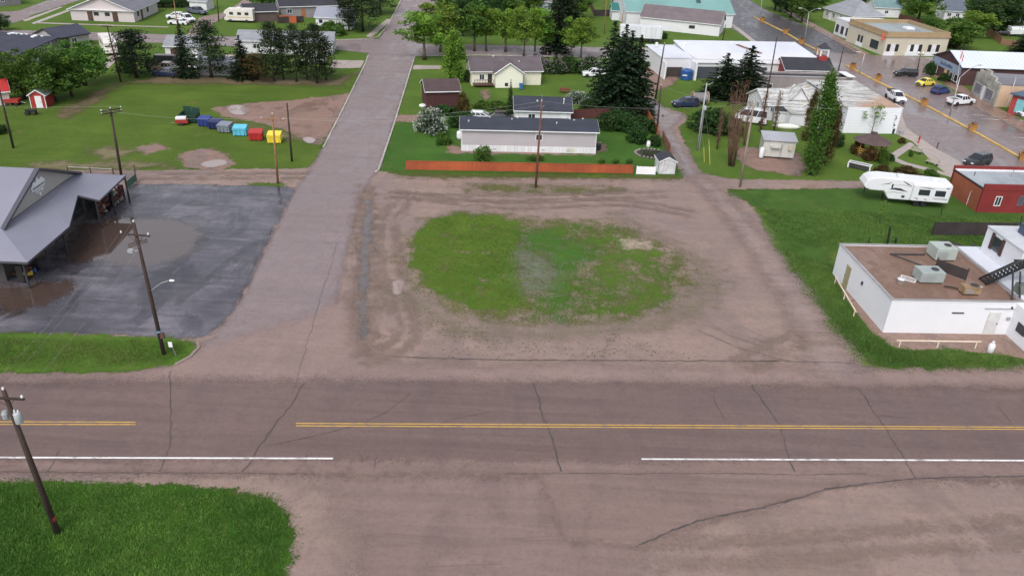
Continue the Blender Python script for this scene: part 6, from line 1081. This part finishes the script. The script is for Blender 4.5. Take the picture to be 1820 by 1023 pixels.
R,v=pole('p10',(952,333),(963,180),'reddish brown pole in front of the mobile home',M('red_brown_pole_wood',(.14,.06,.04),.85,.3,3,dirt=.2),.14,()); q=MB().tube([v,v+Vector((0,0,.9))],.02,5).build('top_rod',GALV,R); m=MB(); m.tube([v*.93,v*.95+Vector((.35,-.2,.1))],.035,5); m.build('bracket',GALV,R)
pole('p11',(1315,333),(1340,183),'tan weathered pole at the lane corner left of the equipment hut',POLEL,.14,(),ins=True); pole('p12',(1352,232),(1381,66),'tall thin dark pole rising behind the bare brown trunks',POLE,.11,(),ins=False)
pole('p13',(1165,175),(1181,78),'tall dark pole on the alley verge, the farther of two',POLE,.14,(),ins=True); pole('p14',(1167,240),(1175,152),'tall dark pole on the alley verge, the nearer of two',POLE,.13,(),ins=True)
R,v=pole('p15',(1239,267),(1256,150),'grey pole with a pale service box beside the alley',M('silver_pole',(.3,.31,.33),.6,.2,2),.12,()); MB().lathe([(.22,0),(.25,.1),(.25,.5),(.1,.62)],10,v*.62+Vector((.25,0,0))).build('service_box',M('transformer_grey',(.48,.5,.53)),R); q=MB().tube([v*.98,v*.98+Vector((.9,.1,.5))],.03,5).build('lamp_arm',GALV,R); MB().tube([Vector((.28,.05,-.1)),v*.6+Vector((.2,.05,0))],.06,6).build('brace_post',GALV,R)
for b,tp,lb in(((1262,292),(1260,248),'taller yellow guy-wire guard in the grass by the alley'),((1252,288),(1251,262),'shorter pale guy-wire guard near the silver pole')):
    g=G(*b); vv=TOP(b,tp)-g; t=thing('guy_guard',lb,'post',g,0); MB().tube([(0,0,-.1),vv],.04,6).build('guard',M('guard_yellow',(.62,.5,.12),.5,.15),t); MB().tube([vv,vv+Vector((-1.2,0,4.0))],.012,4).build('guy_wire',GALV,t)
pole('p16',(1490,126),(1500,82),'dark pole on the street corner left of the planter row gap',POLE,.1,(),ins=False); pole('p17',(1284,73),(1290,44),'dark pole beside the long white house',POLE,.1,(),ins=False); pole('p18',(1378,118),(1381,68),'thin dark pole before the white flat roof',POLE,.09,(),ins=False) if False else None
pole('p19',(1103,66),(1108,18),'dark pole at the left end of the white box trailer',POLEO,.1,(),ins=False); pole('p20',(1074,60),(1078,0),'reddish thin pole beside the alley near the teal shed',POLEO,.09,(),ins=False)
# street lamps
def lamp(b,tp,label,arms,mat=None,r=.07,ln=2.2,rise=.9):
    mat=mat or M('lamp_steel',(.42,.43,.45),.4,.1,metal=.3); g=G(*b); v=TOP(b,tp)-g; t=thing('street_lamp',label,'street lamp',g,0); MB().tube([(0,0,-.1),v*.5,v],[r*1.4,r*1.1,r*.8],8).build('lamp_post',mat,t,True)
    for an in arms:
        d=Vector((math.cos(an),math.sin(an),0)); p=[v+d*ln*s+Vector((0,0,rise*math.sin(s*1.5708))) for s in(0,.25,.5,.75,1)]; o=MB().tube(p,r*.55,6).build('lamp_arm',mat,t,True)
        MB().bx(-.38,.38,-.13,.13,-.09,.09).build('lamp_head',M('lamp_housing',(.5,.51,.53),.4),o,bevel=.04,loc=v+d*(ln+.3)+Vector((0,0,rise)),rz=an)
    return t,v
lamp((1430,72),(1438,22),'tall twin-armed street lamp on the median in the upper street',(math.pi+.1,.1)); lamp((1351,31),(1356,-14),'far single street lamp at the top of the median',(math.pi,)); lamp((1527,131),(1537,96),'thin grey street lamp post beside the fifth planter',(math.pi-.2,),ln=1.0,rise=.3)
lamp((1539,82),(1541,64),'small arched street lamp before the corner store side',(math.pi-.3,),ln=1.6,rise=1.0); lamp((1688,205),(1706,138),'tall arched street lamp rising beside the white crew pickup',(.35,),r=.09,ln=3.4,rise=2.0)
t,v=lamp((1630,128),(1636,97),'black ornamental street lamp with pale globes at the street corner',(),BLK,.1); m=MB(); m.tube([v+Vector((-.5,0,0)),v+Vector((.5,0,0))],.05,6); m.build('cross_bar',BLK,t); [MB().lathe([(.08,0),(.22,.12),(.25,.3),(.15,.48),(.03,.55)],12,v+Vector((x,0,.05))).build('globe',M('globe_white',(.75,.75,.72),.3,.03),t,True) for x in(-.5,.5)]; MB().lathe([(.25,0),(.22,.4),(.12,.6)],10).build('base',BLK,t)
g=G(1700,152); v=TOP((1700,152),(1709,88))-g; t=thing('flagpole','slender flagpole with a drooping red and white flag by the blue fronted shop','flagpole',g,0); MB().tube([(0,0,0),v],[.06,.035],8).build('mast',M('mast_white',(.6,.6,.62),.4),t); fl=MB()
for i in range(6): x0=.03+i*.1; x1=.13+i*.1; fl.add([(v.x+x0,.08*math.sin(i),v.z-.1-.22*i*.8),(v.x+x1,.08*math.sin(i+1),v.z-.1-.22*(i+1)*.8),(v.x+x1,.08*math.sin(i+1),v.z-1.5-.16*(i+1)),(v.x+x0,.08*math.sin(i),v.z-1.5-.16*i)],[(0,1,2,3)],0 if i in(0,1,4,5) else 1)
fl.build('flag',[M('flag_red',(.55,.03,.03),.8,.03,dirt=0),M('flag_white',(.7,.7,.7),.8,.03,dirt=0)],t)
g=G(1789,191); v=TOP((1789,191),(1806,138))-g; t=thing('white_pole','pale bare pole before the tan wall near the red kiosk','pole',g,0); MB().tube([(0,0,-.1),v],.09,8).build('shaft',M('pale_pole_paint',(.55,.5,.47),.6),t); MB().lathe([(.1,0),(.04,.12)],8,v).build('cap',GRY,t)
# wires
LW='span of thin pale power line '
def wires(a,b,n,sag,lb,gr):
    A=TOPS[a];B=TOPS[b]
    for i in range(n): wire(A[i%len(A)],B[i%len(B)],sag,LW+lb,group=gr,r=.004)
wires('p1','p2',3,.5,'between the near left pole and the parking lot pole','near power lines')
far=lambda p,d:TOPS[p][0]+Vector(d)
wire(TOPS['p3'][0],TOPS['p4'][0],.6,LW+'from the store corner pole to the orange-brown pole'); wire(far('p3',(-60,-3,0)),TOPS['p3'][1],.7,LW+'leaving the store corner pole to the left'); wire(TOPS['p4'][1],TOPS['p10'][0],.8,LW+'from the orange-brown pole over the street'); wire(TOPS['p4'][0],TOPS['p10'][0]+Vector((0,0,-.5)),1.1,LW+'hanging lower over the street')
wire(TOPS['p10'][0],TOPS['p11'][0],.8,LW+'from the mobile home pole to the lane corner pole'); wire(TOPS['p11'][0],TOPS['p11'][0]+Vector((60,4,0)),.9,LW+'leaving the lane corner pole to the right'); wire(TOPS['p14'][0],TOPS['p13'][0],.4,LW+'between the two alley poles'); wire(TOPS['p14'][0],TOPS['p11'][0],.7,LW+'from the alley pole to the lane corner pole')
# ================================================================== TREES
T=tree
AV='trees in the row along the avenue'
for i,(b,ty,w,lb,lf) in enumerate((((754,106),18,66,'leafy pale green tree at the street corner, leftmost of the avenue row',None),((784,92),-2,58,'tall pale green avenue tree just right of the corner tree',None),((843,91),3,50,'brownish green avenue tree behind the cream house chimney','mid'),((863,91),8,42,'pale green avenue tree, second behind the cream house roof',None),
  ((898,93),12,44,'pale green avenue tree with several stems behind the gable',None),((931,101),10,40,'avenue tree with a dark trunk at the right end of the cream house',None),((950,98),9,42,'avenue tree just left of the thin dark spruce',None),((968,98),26,28,'thin green avenue tree touching the thin dark spruce','mid'),((1014,104),30,34,'small sparse avenue tree right of the thin dark spruce',None),((1032,104),28,40,'bright green avenue tree at the right end of the row',None))):
    T('street',b,ty,w,lb,'avenue_tree',AV,lf)
T('spruce',(988,96),-12,40,'thin dark spruce standing in the avenue row','spruce_tree'); T('birch',(806,146),60,46,'full narrow pale green tree left of the cream house','birch_tree')
for b,ty,w,lb in(((1080,192),38,66,'tall spruce, leftmost of the dark clump beside the alley'),((1096,203),62,74,'spruce in the front of the dark clump beside the alley'),((1110,196),55,70,'middle spruce of the dark clump beside the alley'),((1126,200),62,64,'spruce on the right flank of the dark clump'),((1100,188),44,60,'spruce at the back of the dark clump beside the alley')): T('spruce',b,ty,w,lb,'spruce_tree','spruces beside the alley')
T('spruce',(1283,172),94,62,'bushy spruce, left one of the pair behind the navy car','spruce_tree'); T('spruce',(1322,178),80,74,'bushy spruce, right one of the pair behind the navy car','spruce_tree')
T('poplar',(1440,310),128,42,'tall columnar poplar with leafy green crown right of the equipment hut','poplar_tree'); T('poplar',(1463,292),182,36,'shorter poplar with brownish crown leaning on the tall poplar','poplar_tree',leaf='rust'); T('poplar',(1432,250),160,20,'thin sparse poplar behind the tall poplar','poplar_tree',leaf='rust')
T('youngtree',(1548,240),178,44,'slender young tree before the white shop wall','young_tree'); T('youngtree',(1563,397),350,26,'tiny sapling with yellow-green leaves below the fifth-wheel trailer','sapling')
for b,ty,w,lb,k in(((44,176),84,72,'dark leafy tree behind the red shed','round'),((98,180),80,92,'broad green tree, middle of the left tree group','round'),((152,152),68,84,'rounded green tree at the right of the left tree group','round'),((8,160),96,58,'leafy tree at the left edge behind the red roofed cabin','round'),((128,172),96,58,'low bright tree in front of the left tree group','round')): T(k,b,ty,w,lb,'leafy_tree','trees left of the field')
T('pine',(243,138),55,74,'dense dark round pine beside the tall pole','pine_tree',leaf='spruce'); T('spruce',(331,138),38,34,'very narrow dark spruce before the white garage','spruce_tree'); T('pine',(376,138),38,68,'full dark pine before the grey back shed','pine_tree'); T('spruce',(432,140),63,40,'small pointed spruce at the left end of the pine row','spruce_tree')
PR_='pines in the row left of the street'
for b,ty,w,lb,lf in(((456,142),96,62,'low dense brown-green pine beside the pointed spruce','rust'),((487,145),42,44,'tall sparse pine, first of the pine row',None),((504,142),52,36,'slim pine behind the first tall pine',None),((527,146),44,42,'tall pine with a bare trunk in the middle of the row',None),((546,142),56,36,'slim dark pine right of the bare trunked pine',None),((564,148),44,46,'tall pine with open crown near the row end',None),((580,142),66,40,'short bushy pine closing the row end',None)): T('pine',b,ty,w,lb,'pine_tree',PR_,lf)
for b,ty,w,lb,k in(((620,55),-22,36,'dark conifer beside the blue-grey garage','pine'),((645,56),-30,60,'large dark conifer on the far street corner','pine'),((676,26),-45,56,'dark conifer by the far street bend','pine'),((600,24),-40,44,'tall conifer behind the blue-grey garage','spruce')): T(k,b,ty,w,lb,'conifer')
for b,ty,w,lb,k in(((468,22),-22,44,'leafy tree above the long dark garage roof','round'),((2,54),22,34,'dark tree beside the far top left road','dense'),((290,12),-8,44,'dark tree behind the pink bungalow','dense'),((324,12),-8,40,'dark tree above the far parked cars','dense'),((520,8),-30,50,'leafy tree above the grey bungalow roof','round')): T(k,b,ty,w,lb,'leafy_tree')
for b,ty,w,lb,k in(((822,64),-18,44,'dark tree behind the tall avenue trees, left','dense'),((860,40),-30,60,'dark green tree behind the avenue, second from the left','dense'),((902,32),-34,62,'leafy tree behind the parked pickup on the avenue','round'),((940,22),-34,52,'leafy tree left of the pale blue shed','round'),((1000,44),-34,64,'dark conifer right of the pale blue shed','spruce'),((1022,34),-24,50,'green tree above the alley bend','round'),((790,22),-40,46,'leafy tree beside the far street','round'),((850,8),-40,60,'leafy tree at the top of the picture above the avenue','round'),((960,4),-45,60,'big tree above the pale blue shed','dense'),((1020,0),-50,60,'big tree above the dark fence','dense')): T(k,b,ty,w,lb,'leafy_tree','trees beyond the avenue')
for b,ty,w,lb,k in(((1377,19),-45,38,'dark tree trunked along the upper street, first','dense'),((1386,22),-42,36,'dark tree along the upper street, second','dense'),((1405,32),-34,46,'dark tree along the upper street, third','dense'),((1424,40),-24,46,'leafy tree along the upper street nearest the hip house','round'),((1450,18),-34,50,'leafy tree left of the blue-grey hip roof','round')): T(k,b,ty,w,lb,'leafy_tree','trees along the upper street')
for b,ty,w,lb,k in(((1530,12),-34,56,'dark tree behind the hip roof','dense'),((1582,12),-36,60,'dark tree behind the teal cottage','dense'),((1632,36),-16,66,'dark green tree right of the teal cottage','round'),((1668,8),-34,62,'dark tree above the blue-grey house','dense'),((1650,56),26,34,'low leafy tree behind the corner store','round'),((1697,86),30,74,'bright leafy tree over the black parked car','round'),((1728,66),16,52,'yellow-green leafy tree left of the tan fence','street'),((1764,58),-12,92,'large dark leafy tree above the tan fence','dense'),((1735,20),-30,60,'tree behind the yellow-green tree','round'),((1812,50),-24,66,'large tree at the top right corner','dense'),((1790,6),-44,70,'big tree above the dark roofed house','round'),((1816,96),50,38,'dark spruce at the right edge above the white roof','spruce')): T(k,b,ty,w,lb,'leafy_tree','trees behind the main street shops')
# bare columnar trunks
def bare(b,tp,w,n,label,tw=1.0):
    g=G(*b); v=TOP(b,tp)-g; t=thing('bare_tree',label,'tree',g,0); r=WID(b,w)/2; m=MB(); tm=MB()
    for i in range(n):
        a=random.uniform(0,6.28); q=r*math.sqrt(random.random()); hx=random.uniform(.6,1.0); b0=Vector((math.cos(a)*q*.3,math.sin(a)*q*.3,-.05)); e=v*hx+Vector((math.cos(a)*q,math.sin(a)*q,0)); mid=b0.lerp(e,.4)+Vector((random.gauss(0,.12),random.gauss(0,.12),0)); m.tube([b0,mid,e],[.045*tw,.026*tw,.008],5)
        for k in range(18):
            s=random.uniform(.15,1); p=b0.lerp(e,s); tm.tube([p,p+Vector((random.gauss(0,.22),random.gauss(0,.22),random.uniform(.4,1.3)))],[.012,.005],3,cap=False)
    for q in range(int(420*tw)):
        z=random.uniform(.12,.98); p=Vector((v.x*z+random.gauss(0,r*.6),v.y*z+random.gauss(0,r*.6),v.z*z)); d=Vector((random.gauss(0,1),random.gauss(0,1),random.gauss(0,1))).normalized()*.1; e=d.orthogonal().normalized()*.06
        tm.add([p-d,p+e,p+d,p-e],[(0,1,2,3)],1)
    m.build('trunk',M('reddish_bark',(.13,.07,.052),.9,.3,3),t,True); tm.build('twigs',[M('twig_bark',(.17,.09,.065),.9,.25,3),LF['twig']],t)
bare((1300,295),(1319,140),34,30,'thick cluster of bare reddish brown trunks beside the alley grass'); bare((1323,258),(1338,178),12,8,'thin bare brown trunks behind the tan pole'); bare((1274,265),(1286,192),8,5,'single thin bare tree in the grass left of the brown trunks'); bare((1352,236),(1364,160),9,7,'thin bare trunk before the old white house, left'); bare((1376,234),(1389,160),8,6,'thin bare trunk before the old white house, right'); bare((1462,262),(1470,150),12,8,'bare brown twiggy tree between the two poplars')
B=bush
B('bloom',(765,243),197,56,'round white-flowering bush left of the mobile home','flowering_bush'); B('bush',(787,260),238,36,'low round green bush beside the white-flowering bush'); B('willow',(856,292),258,40,'pale willowy bush behind the orange fence','willow_bush'); B('willow',(950,288),276,40,'low thin pale bush on the lawn beside the reddish pole','low_bush',depth=.6)
HB='dark bushes in the mobile home garden'
for b,ty,w,lb in(((1078,236),200,50,'dark green bush just right of the mobile home roof'),((1108,238),200,56,'dark green bush, second from the mobile home'),((1140,240),205,52,'dark green bush by the orange alley fence'),((1130,258),222,44,'dark green bush in front of the orange alley fence'),((1098,224),196,48,'dark green bush at the back by the dark red fence'),((1162,262),240,28,'small bright bush by the near alley pole')): B('deepbush',b,ty,w,lb,group=HB)
for x,lb in((1068,'leftmost small plant'),(1093,'middle small plant'),(1117,'rightmost small plant')): B('willow',(x,293),282,16,lb+' behind the orange fence near the white panel','garden_plant')
B('rust',(822,205),160,30,'rusty brown cedar bush right of the brown shed','cedar_bush'); B('deepbush',(790,208),190,50,'dark bush below the brown shed wall'); B('deepbush',(820,232),200,60,'dark shaded bush at the left end of the mobile home'); B('bush',(872,196),178,76,'trimmed green hedge behind the parked white hatchback','hedge',depth=.4); B('deepbush',(832,148),122,18,'dark cedar against the cream house corner','cedar_bush')
T('spruce',(906,202),141,13,'slim pointed cedar beside the blue roofed garage','cedar_tree',leaf='deep'); B('bloom',(1026,188),165,46,'spreading white-flowering bush beside the picnic table','flowering_bush',depth=.7); B('deepbush',(1044,206),176,40,'dark bush at the foot of the spruce clump')
LH='lilac hedge behind the cream house lawn'
for x,w,lb,k in((950,46,'left end lilac bush of the hedge, with mauve bloom','lilac'),(980,50,'second lilac bush of the hedge with heavy mauve bloom','lilac'),(1012,48,'third hedge bush from the left, mostly green','deepbush'),(1046,46,'right end hedge bush beside the white sport utility car','lilac')): B(k,(x,133),97,w,lb,'lilac_bush',LH,.6)
B('bush',(590,66),40,58,'bright green bush before the blue-grey garage'); B('bush',(560,62),44,40,'green bush at the left of the blue-grey garage wall'); B('deepbush',(1260,242),192,92,'big dark green bush beside the alley widening',depth=.8); B('deepbush',(1300,246),206,40,'dark bush behind the bare brown trunks')
B('bloom',(1487,232),192,34,'grey-green flowering bush left of the white shop wall','flowering_bush',leaf='deep'); B('deepbush',(1478,262),232,44,'dark bush at the foot of the shorter poplar')
B('rust',(1522,276),246,28,'rusty shrub at the left of the garden pavilion'); B('rust',(1544,288),258,30,'reddish brown shrub in front of the pavilion railing'); B('bush',(1566,292),262,26,'yellow-green shrub in front of the pavilion railing'); B('deepbush',(1581,288),272,16,'small dark shrub at the pavilion path'); B('rust',(1602,256),244,16,'round red-brown shrub near the path start')
B('rust',(1566,314),294,34,'brown shrub left in the park border'); B('bush',(1568,306),278,16,'tall green shrub in the park border'); B('rust',(1610,316),298,50,'brown grass-like shrub in the middle of the park border'); B('bush',(1652,318),302,32,'bright green shrub at the right of the park border'); B('bush',(1542,318),302,16,'small green shrub below the black trough'); B('bush',(1617,279),266,10,'tiny green plant beside the park bench')
B('deepbush',(1650,134),106,22,'dark shrub at the blue fronted shop corner'); B('deepbush',(1676,146),128,22,'dark shrub before the blue shop windows'); B('bush',(1178,70),56,18,'dark small bush at the right end of the box trailer',leaf='deep'); B('deepbush',(3,240),220,24,'dark shrub at the left edge of the field')
for b,ty,w,lb in(((225,132),100,40,'low bush between the pole and leafy trees'),((272,128),98,24,'yellow-green bush beside the faded tan pickup'),((20,112),80,50,'bush before the skylight house')): B('bush',b,ty,w,lb)
# ================================================================== GRASS IN THE FOREGROUND
def blades(name,polys,n,h,wd,mat,label,patch=0):
    PP=[W2(p) for p in polys]; P=np.zeros((0,2)); al=np.concatenate(PP); lo,hi=al.min(0),al.max(0)
    lo=np.maximum(lo,[-60,25]); hi=np.minimum(hi,[90,140])
    while len(P)<n:
        q=lo+RNG.random((n*3,2))*(hi-lo); s=np.max([sdist(q,p) for p in PP],0); nz=np.sin(q[:,0]*.83+1.7*np.sin(q[:,1]*.61))*np.sin(q[:,1]*.97+1.3*np.sin(q[:,0]*.47))+.5*np.sin(q[:,0]*2.3+q[:,1]*1.9); keep=(s>RNG.normal(size=len(s))*.35-.1)&(nz>(RNG.normal(size=len(s))*.5-1.2+patch*2))
        P=np.concatenate([P,q[keep]])
    P=P[:n]; k=3; c=np.repeat(P,k,0)+RNG.normal(size=(n*k,2))*.06; N_=len(c)
    f=np.sin(c[:,0]*1.1+np.sin(c[:,1]*.9)*2)*np.sin(c[:,1]*1.3+np.sin(c[:,0]*.7)*2); hh=h*RNG.uniform(.45,1.3,N_)*(1+.35*f)
    a=RNG.random(N_)*6.283; w=np.stack([np.cos(a),np.sin(a)],1)*wd*RNG.uniform(.6,1.4,N_)[:,None]; ed=np.max([sdist(c,p) for p in PP],0); hh=hh*np.clip(.45+ed*.5,.35,1); ln=RNG.normal(size=(N_,2))*hh[:,None]*.45
    z=np.full((N_,1),.0); v=np.stack([np.concatenate([c-w,z],1),np.concatenate([c+w,z],1),np.concatenate([c+ln,hh[:,None]],1)],1).reshape(-1,3)
    me=npmesh(name,v,np.arange(3*N_).reshape(-1,3)); at=me.attributes.new('tone','FLOAT','FACE'); at.data.foreach_set('value',np.clip(.42+.25*f+.25*np.sin(c[:,0]*.31+c[:,1]*.23)+RNG.normal(size=N_)*.24,0,1).astype(np.float32))
    me.materials.append(mat); o=link(name,me); tag(o,label,kind='stuff'); return o
GBL=leafmat('grass_blades',(.042,.115,.018),(.165,.29,.055)); GBR=leafmat('weed_blades',(.055,.125,.022),(.16,.265,.06)); GBO=leafmat('sparse_blades',(.08,.13,.025),(.19,.23,.08))
blades('tall_grass',[BL],48000,.21,.03,GBL,'tall wet grass in the near left corner',patch=.2); blades('weeds',WD,13000,.26,.035,GBR,'rank green weeds around the white building',patch=.25); blades('short_grass',[[(-20,596),(300,604),(346,612),(335,634),(300,648),(200,656),(-20,656)]],16000,.14,.028,leafmat('verge_blades',(.065,.14,.02),(.19,.26,.065)),'mown grass on the near verge')
IB=leafmat('island_blades',(.06,.13,.014),(.17,.25,.05))
blades('island_grass_tufts',[OV],8000,.09,.03,IB,'short grass tufts on the left half of the grass island')
blades('patchy_tufts',[OVR],2600,.1,.03,IB,'patchy tufts on the right half of the grass island',patch=.75)
blades('sparse_tufts',[OVA,[(700,500),(800,570),(930,600),(1200,600),(1220,640),(850,642),(720,580)],[(1200,440),(1290,500),(1270,540),(1230,520)]],3800,.11,.03,GBO,'scattered dry tufts around the grass island',patch=.35)
blades('meadow_grass',[[(1345,370),(1545,375),(1700,385),(1820,390),(1820,440),(1480,436),(1400,450)]],16000,.16,.035,GBR,'longer grass on the lot behind the white building',patch=.3)

def clods(name,polys,n,mat,label,sz=.1):
    PP=[W2(p) for p in polys]; al=np.concatenate(PP); lo,hi=al.min(0),al.max(0); P=np.zeros((0,2))
    while len(P)<n:
        q=lo+RNG.random((n*2,2))*(hi-lo); s=np.max([sdist(q,p) for p in PP],0); nz=np.sin(q[:,0]*1.1+1.9*np.sin(q[:,1]*.8))+np.sin(q[:,1]*1.4+q[:,0]*.5); P=np.concatenate([P,q[(s>0)&(nz>RNG.normal(size=len(s))*.7)]])
    P=P[:n]; r=sz*RNG.uniform(.4,1.7,n)[:,None]; a=RNG.random(n)*6.283; V=[]
    for k in range(4):
        w=a+k*1.5708; V.append(np.concatenate([P+np.stack([np.cos(w),np.sin(w)],1)*r*RNG.uniform(.5,1.2,(n,1)),np.zeros((n,1))],1))
    V.append(np.concatenate([P,r*.55],1)); v=np.stack(V,1).reshape(-1,3); i=np.arange(n)[:,None]*5; f=np.concatenate([np.concatenate([i+k,i+(k+1)%4,i+4],1) for k in range(4)])
    me=npmesh(name,v,f); me.materials.append(mat); o=link(name,me); tag(o,label,kind='stuff')
CL=M('dark_mud',(.075,.07,.04),.9,.4,3)
clods('mud_clods',[[(690,430),(728,420),(722,470),(745,520),(800,560),(900,585),(1000,592),(1130,580),(1130,605),(1000,615),(850,612),(760,575),(700,530)],[(640,420),(660,430),(660,600),(690,640),(640,610)]],240,CL,'dark lumps of mud and weed around the grass island',.075)
clods('mud_clods',[[(760,612),(900,622),(1050,625),(1200,622),(1250,640),(1000,642),(800,640)],[(1090,385),(1150,395),(1230,440),(1270,500),(1250,520),(1200,455),(1120,410)],[(640,590),(690,600),(690,645),(650,640)]],200,CL,'dark lumps of mud along the lot edge',.08)
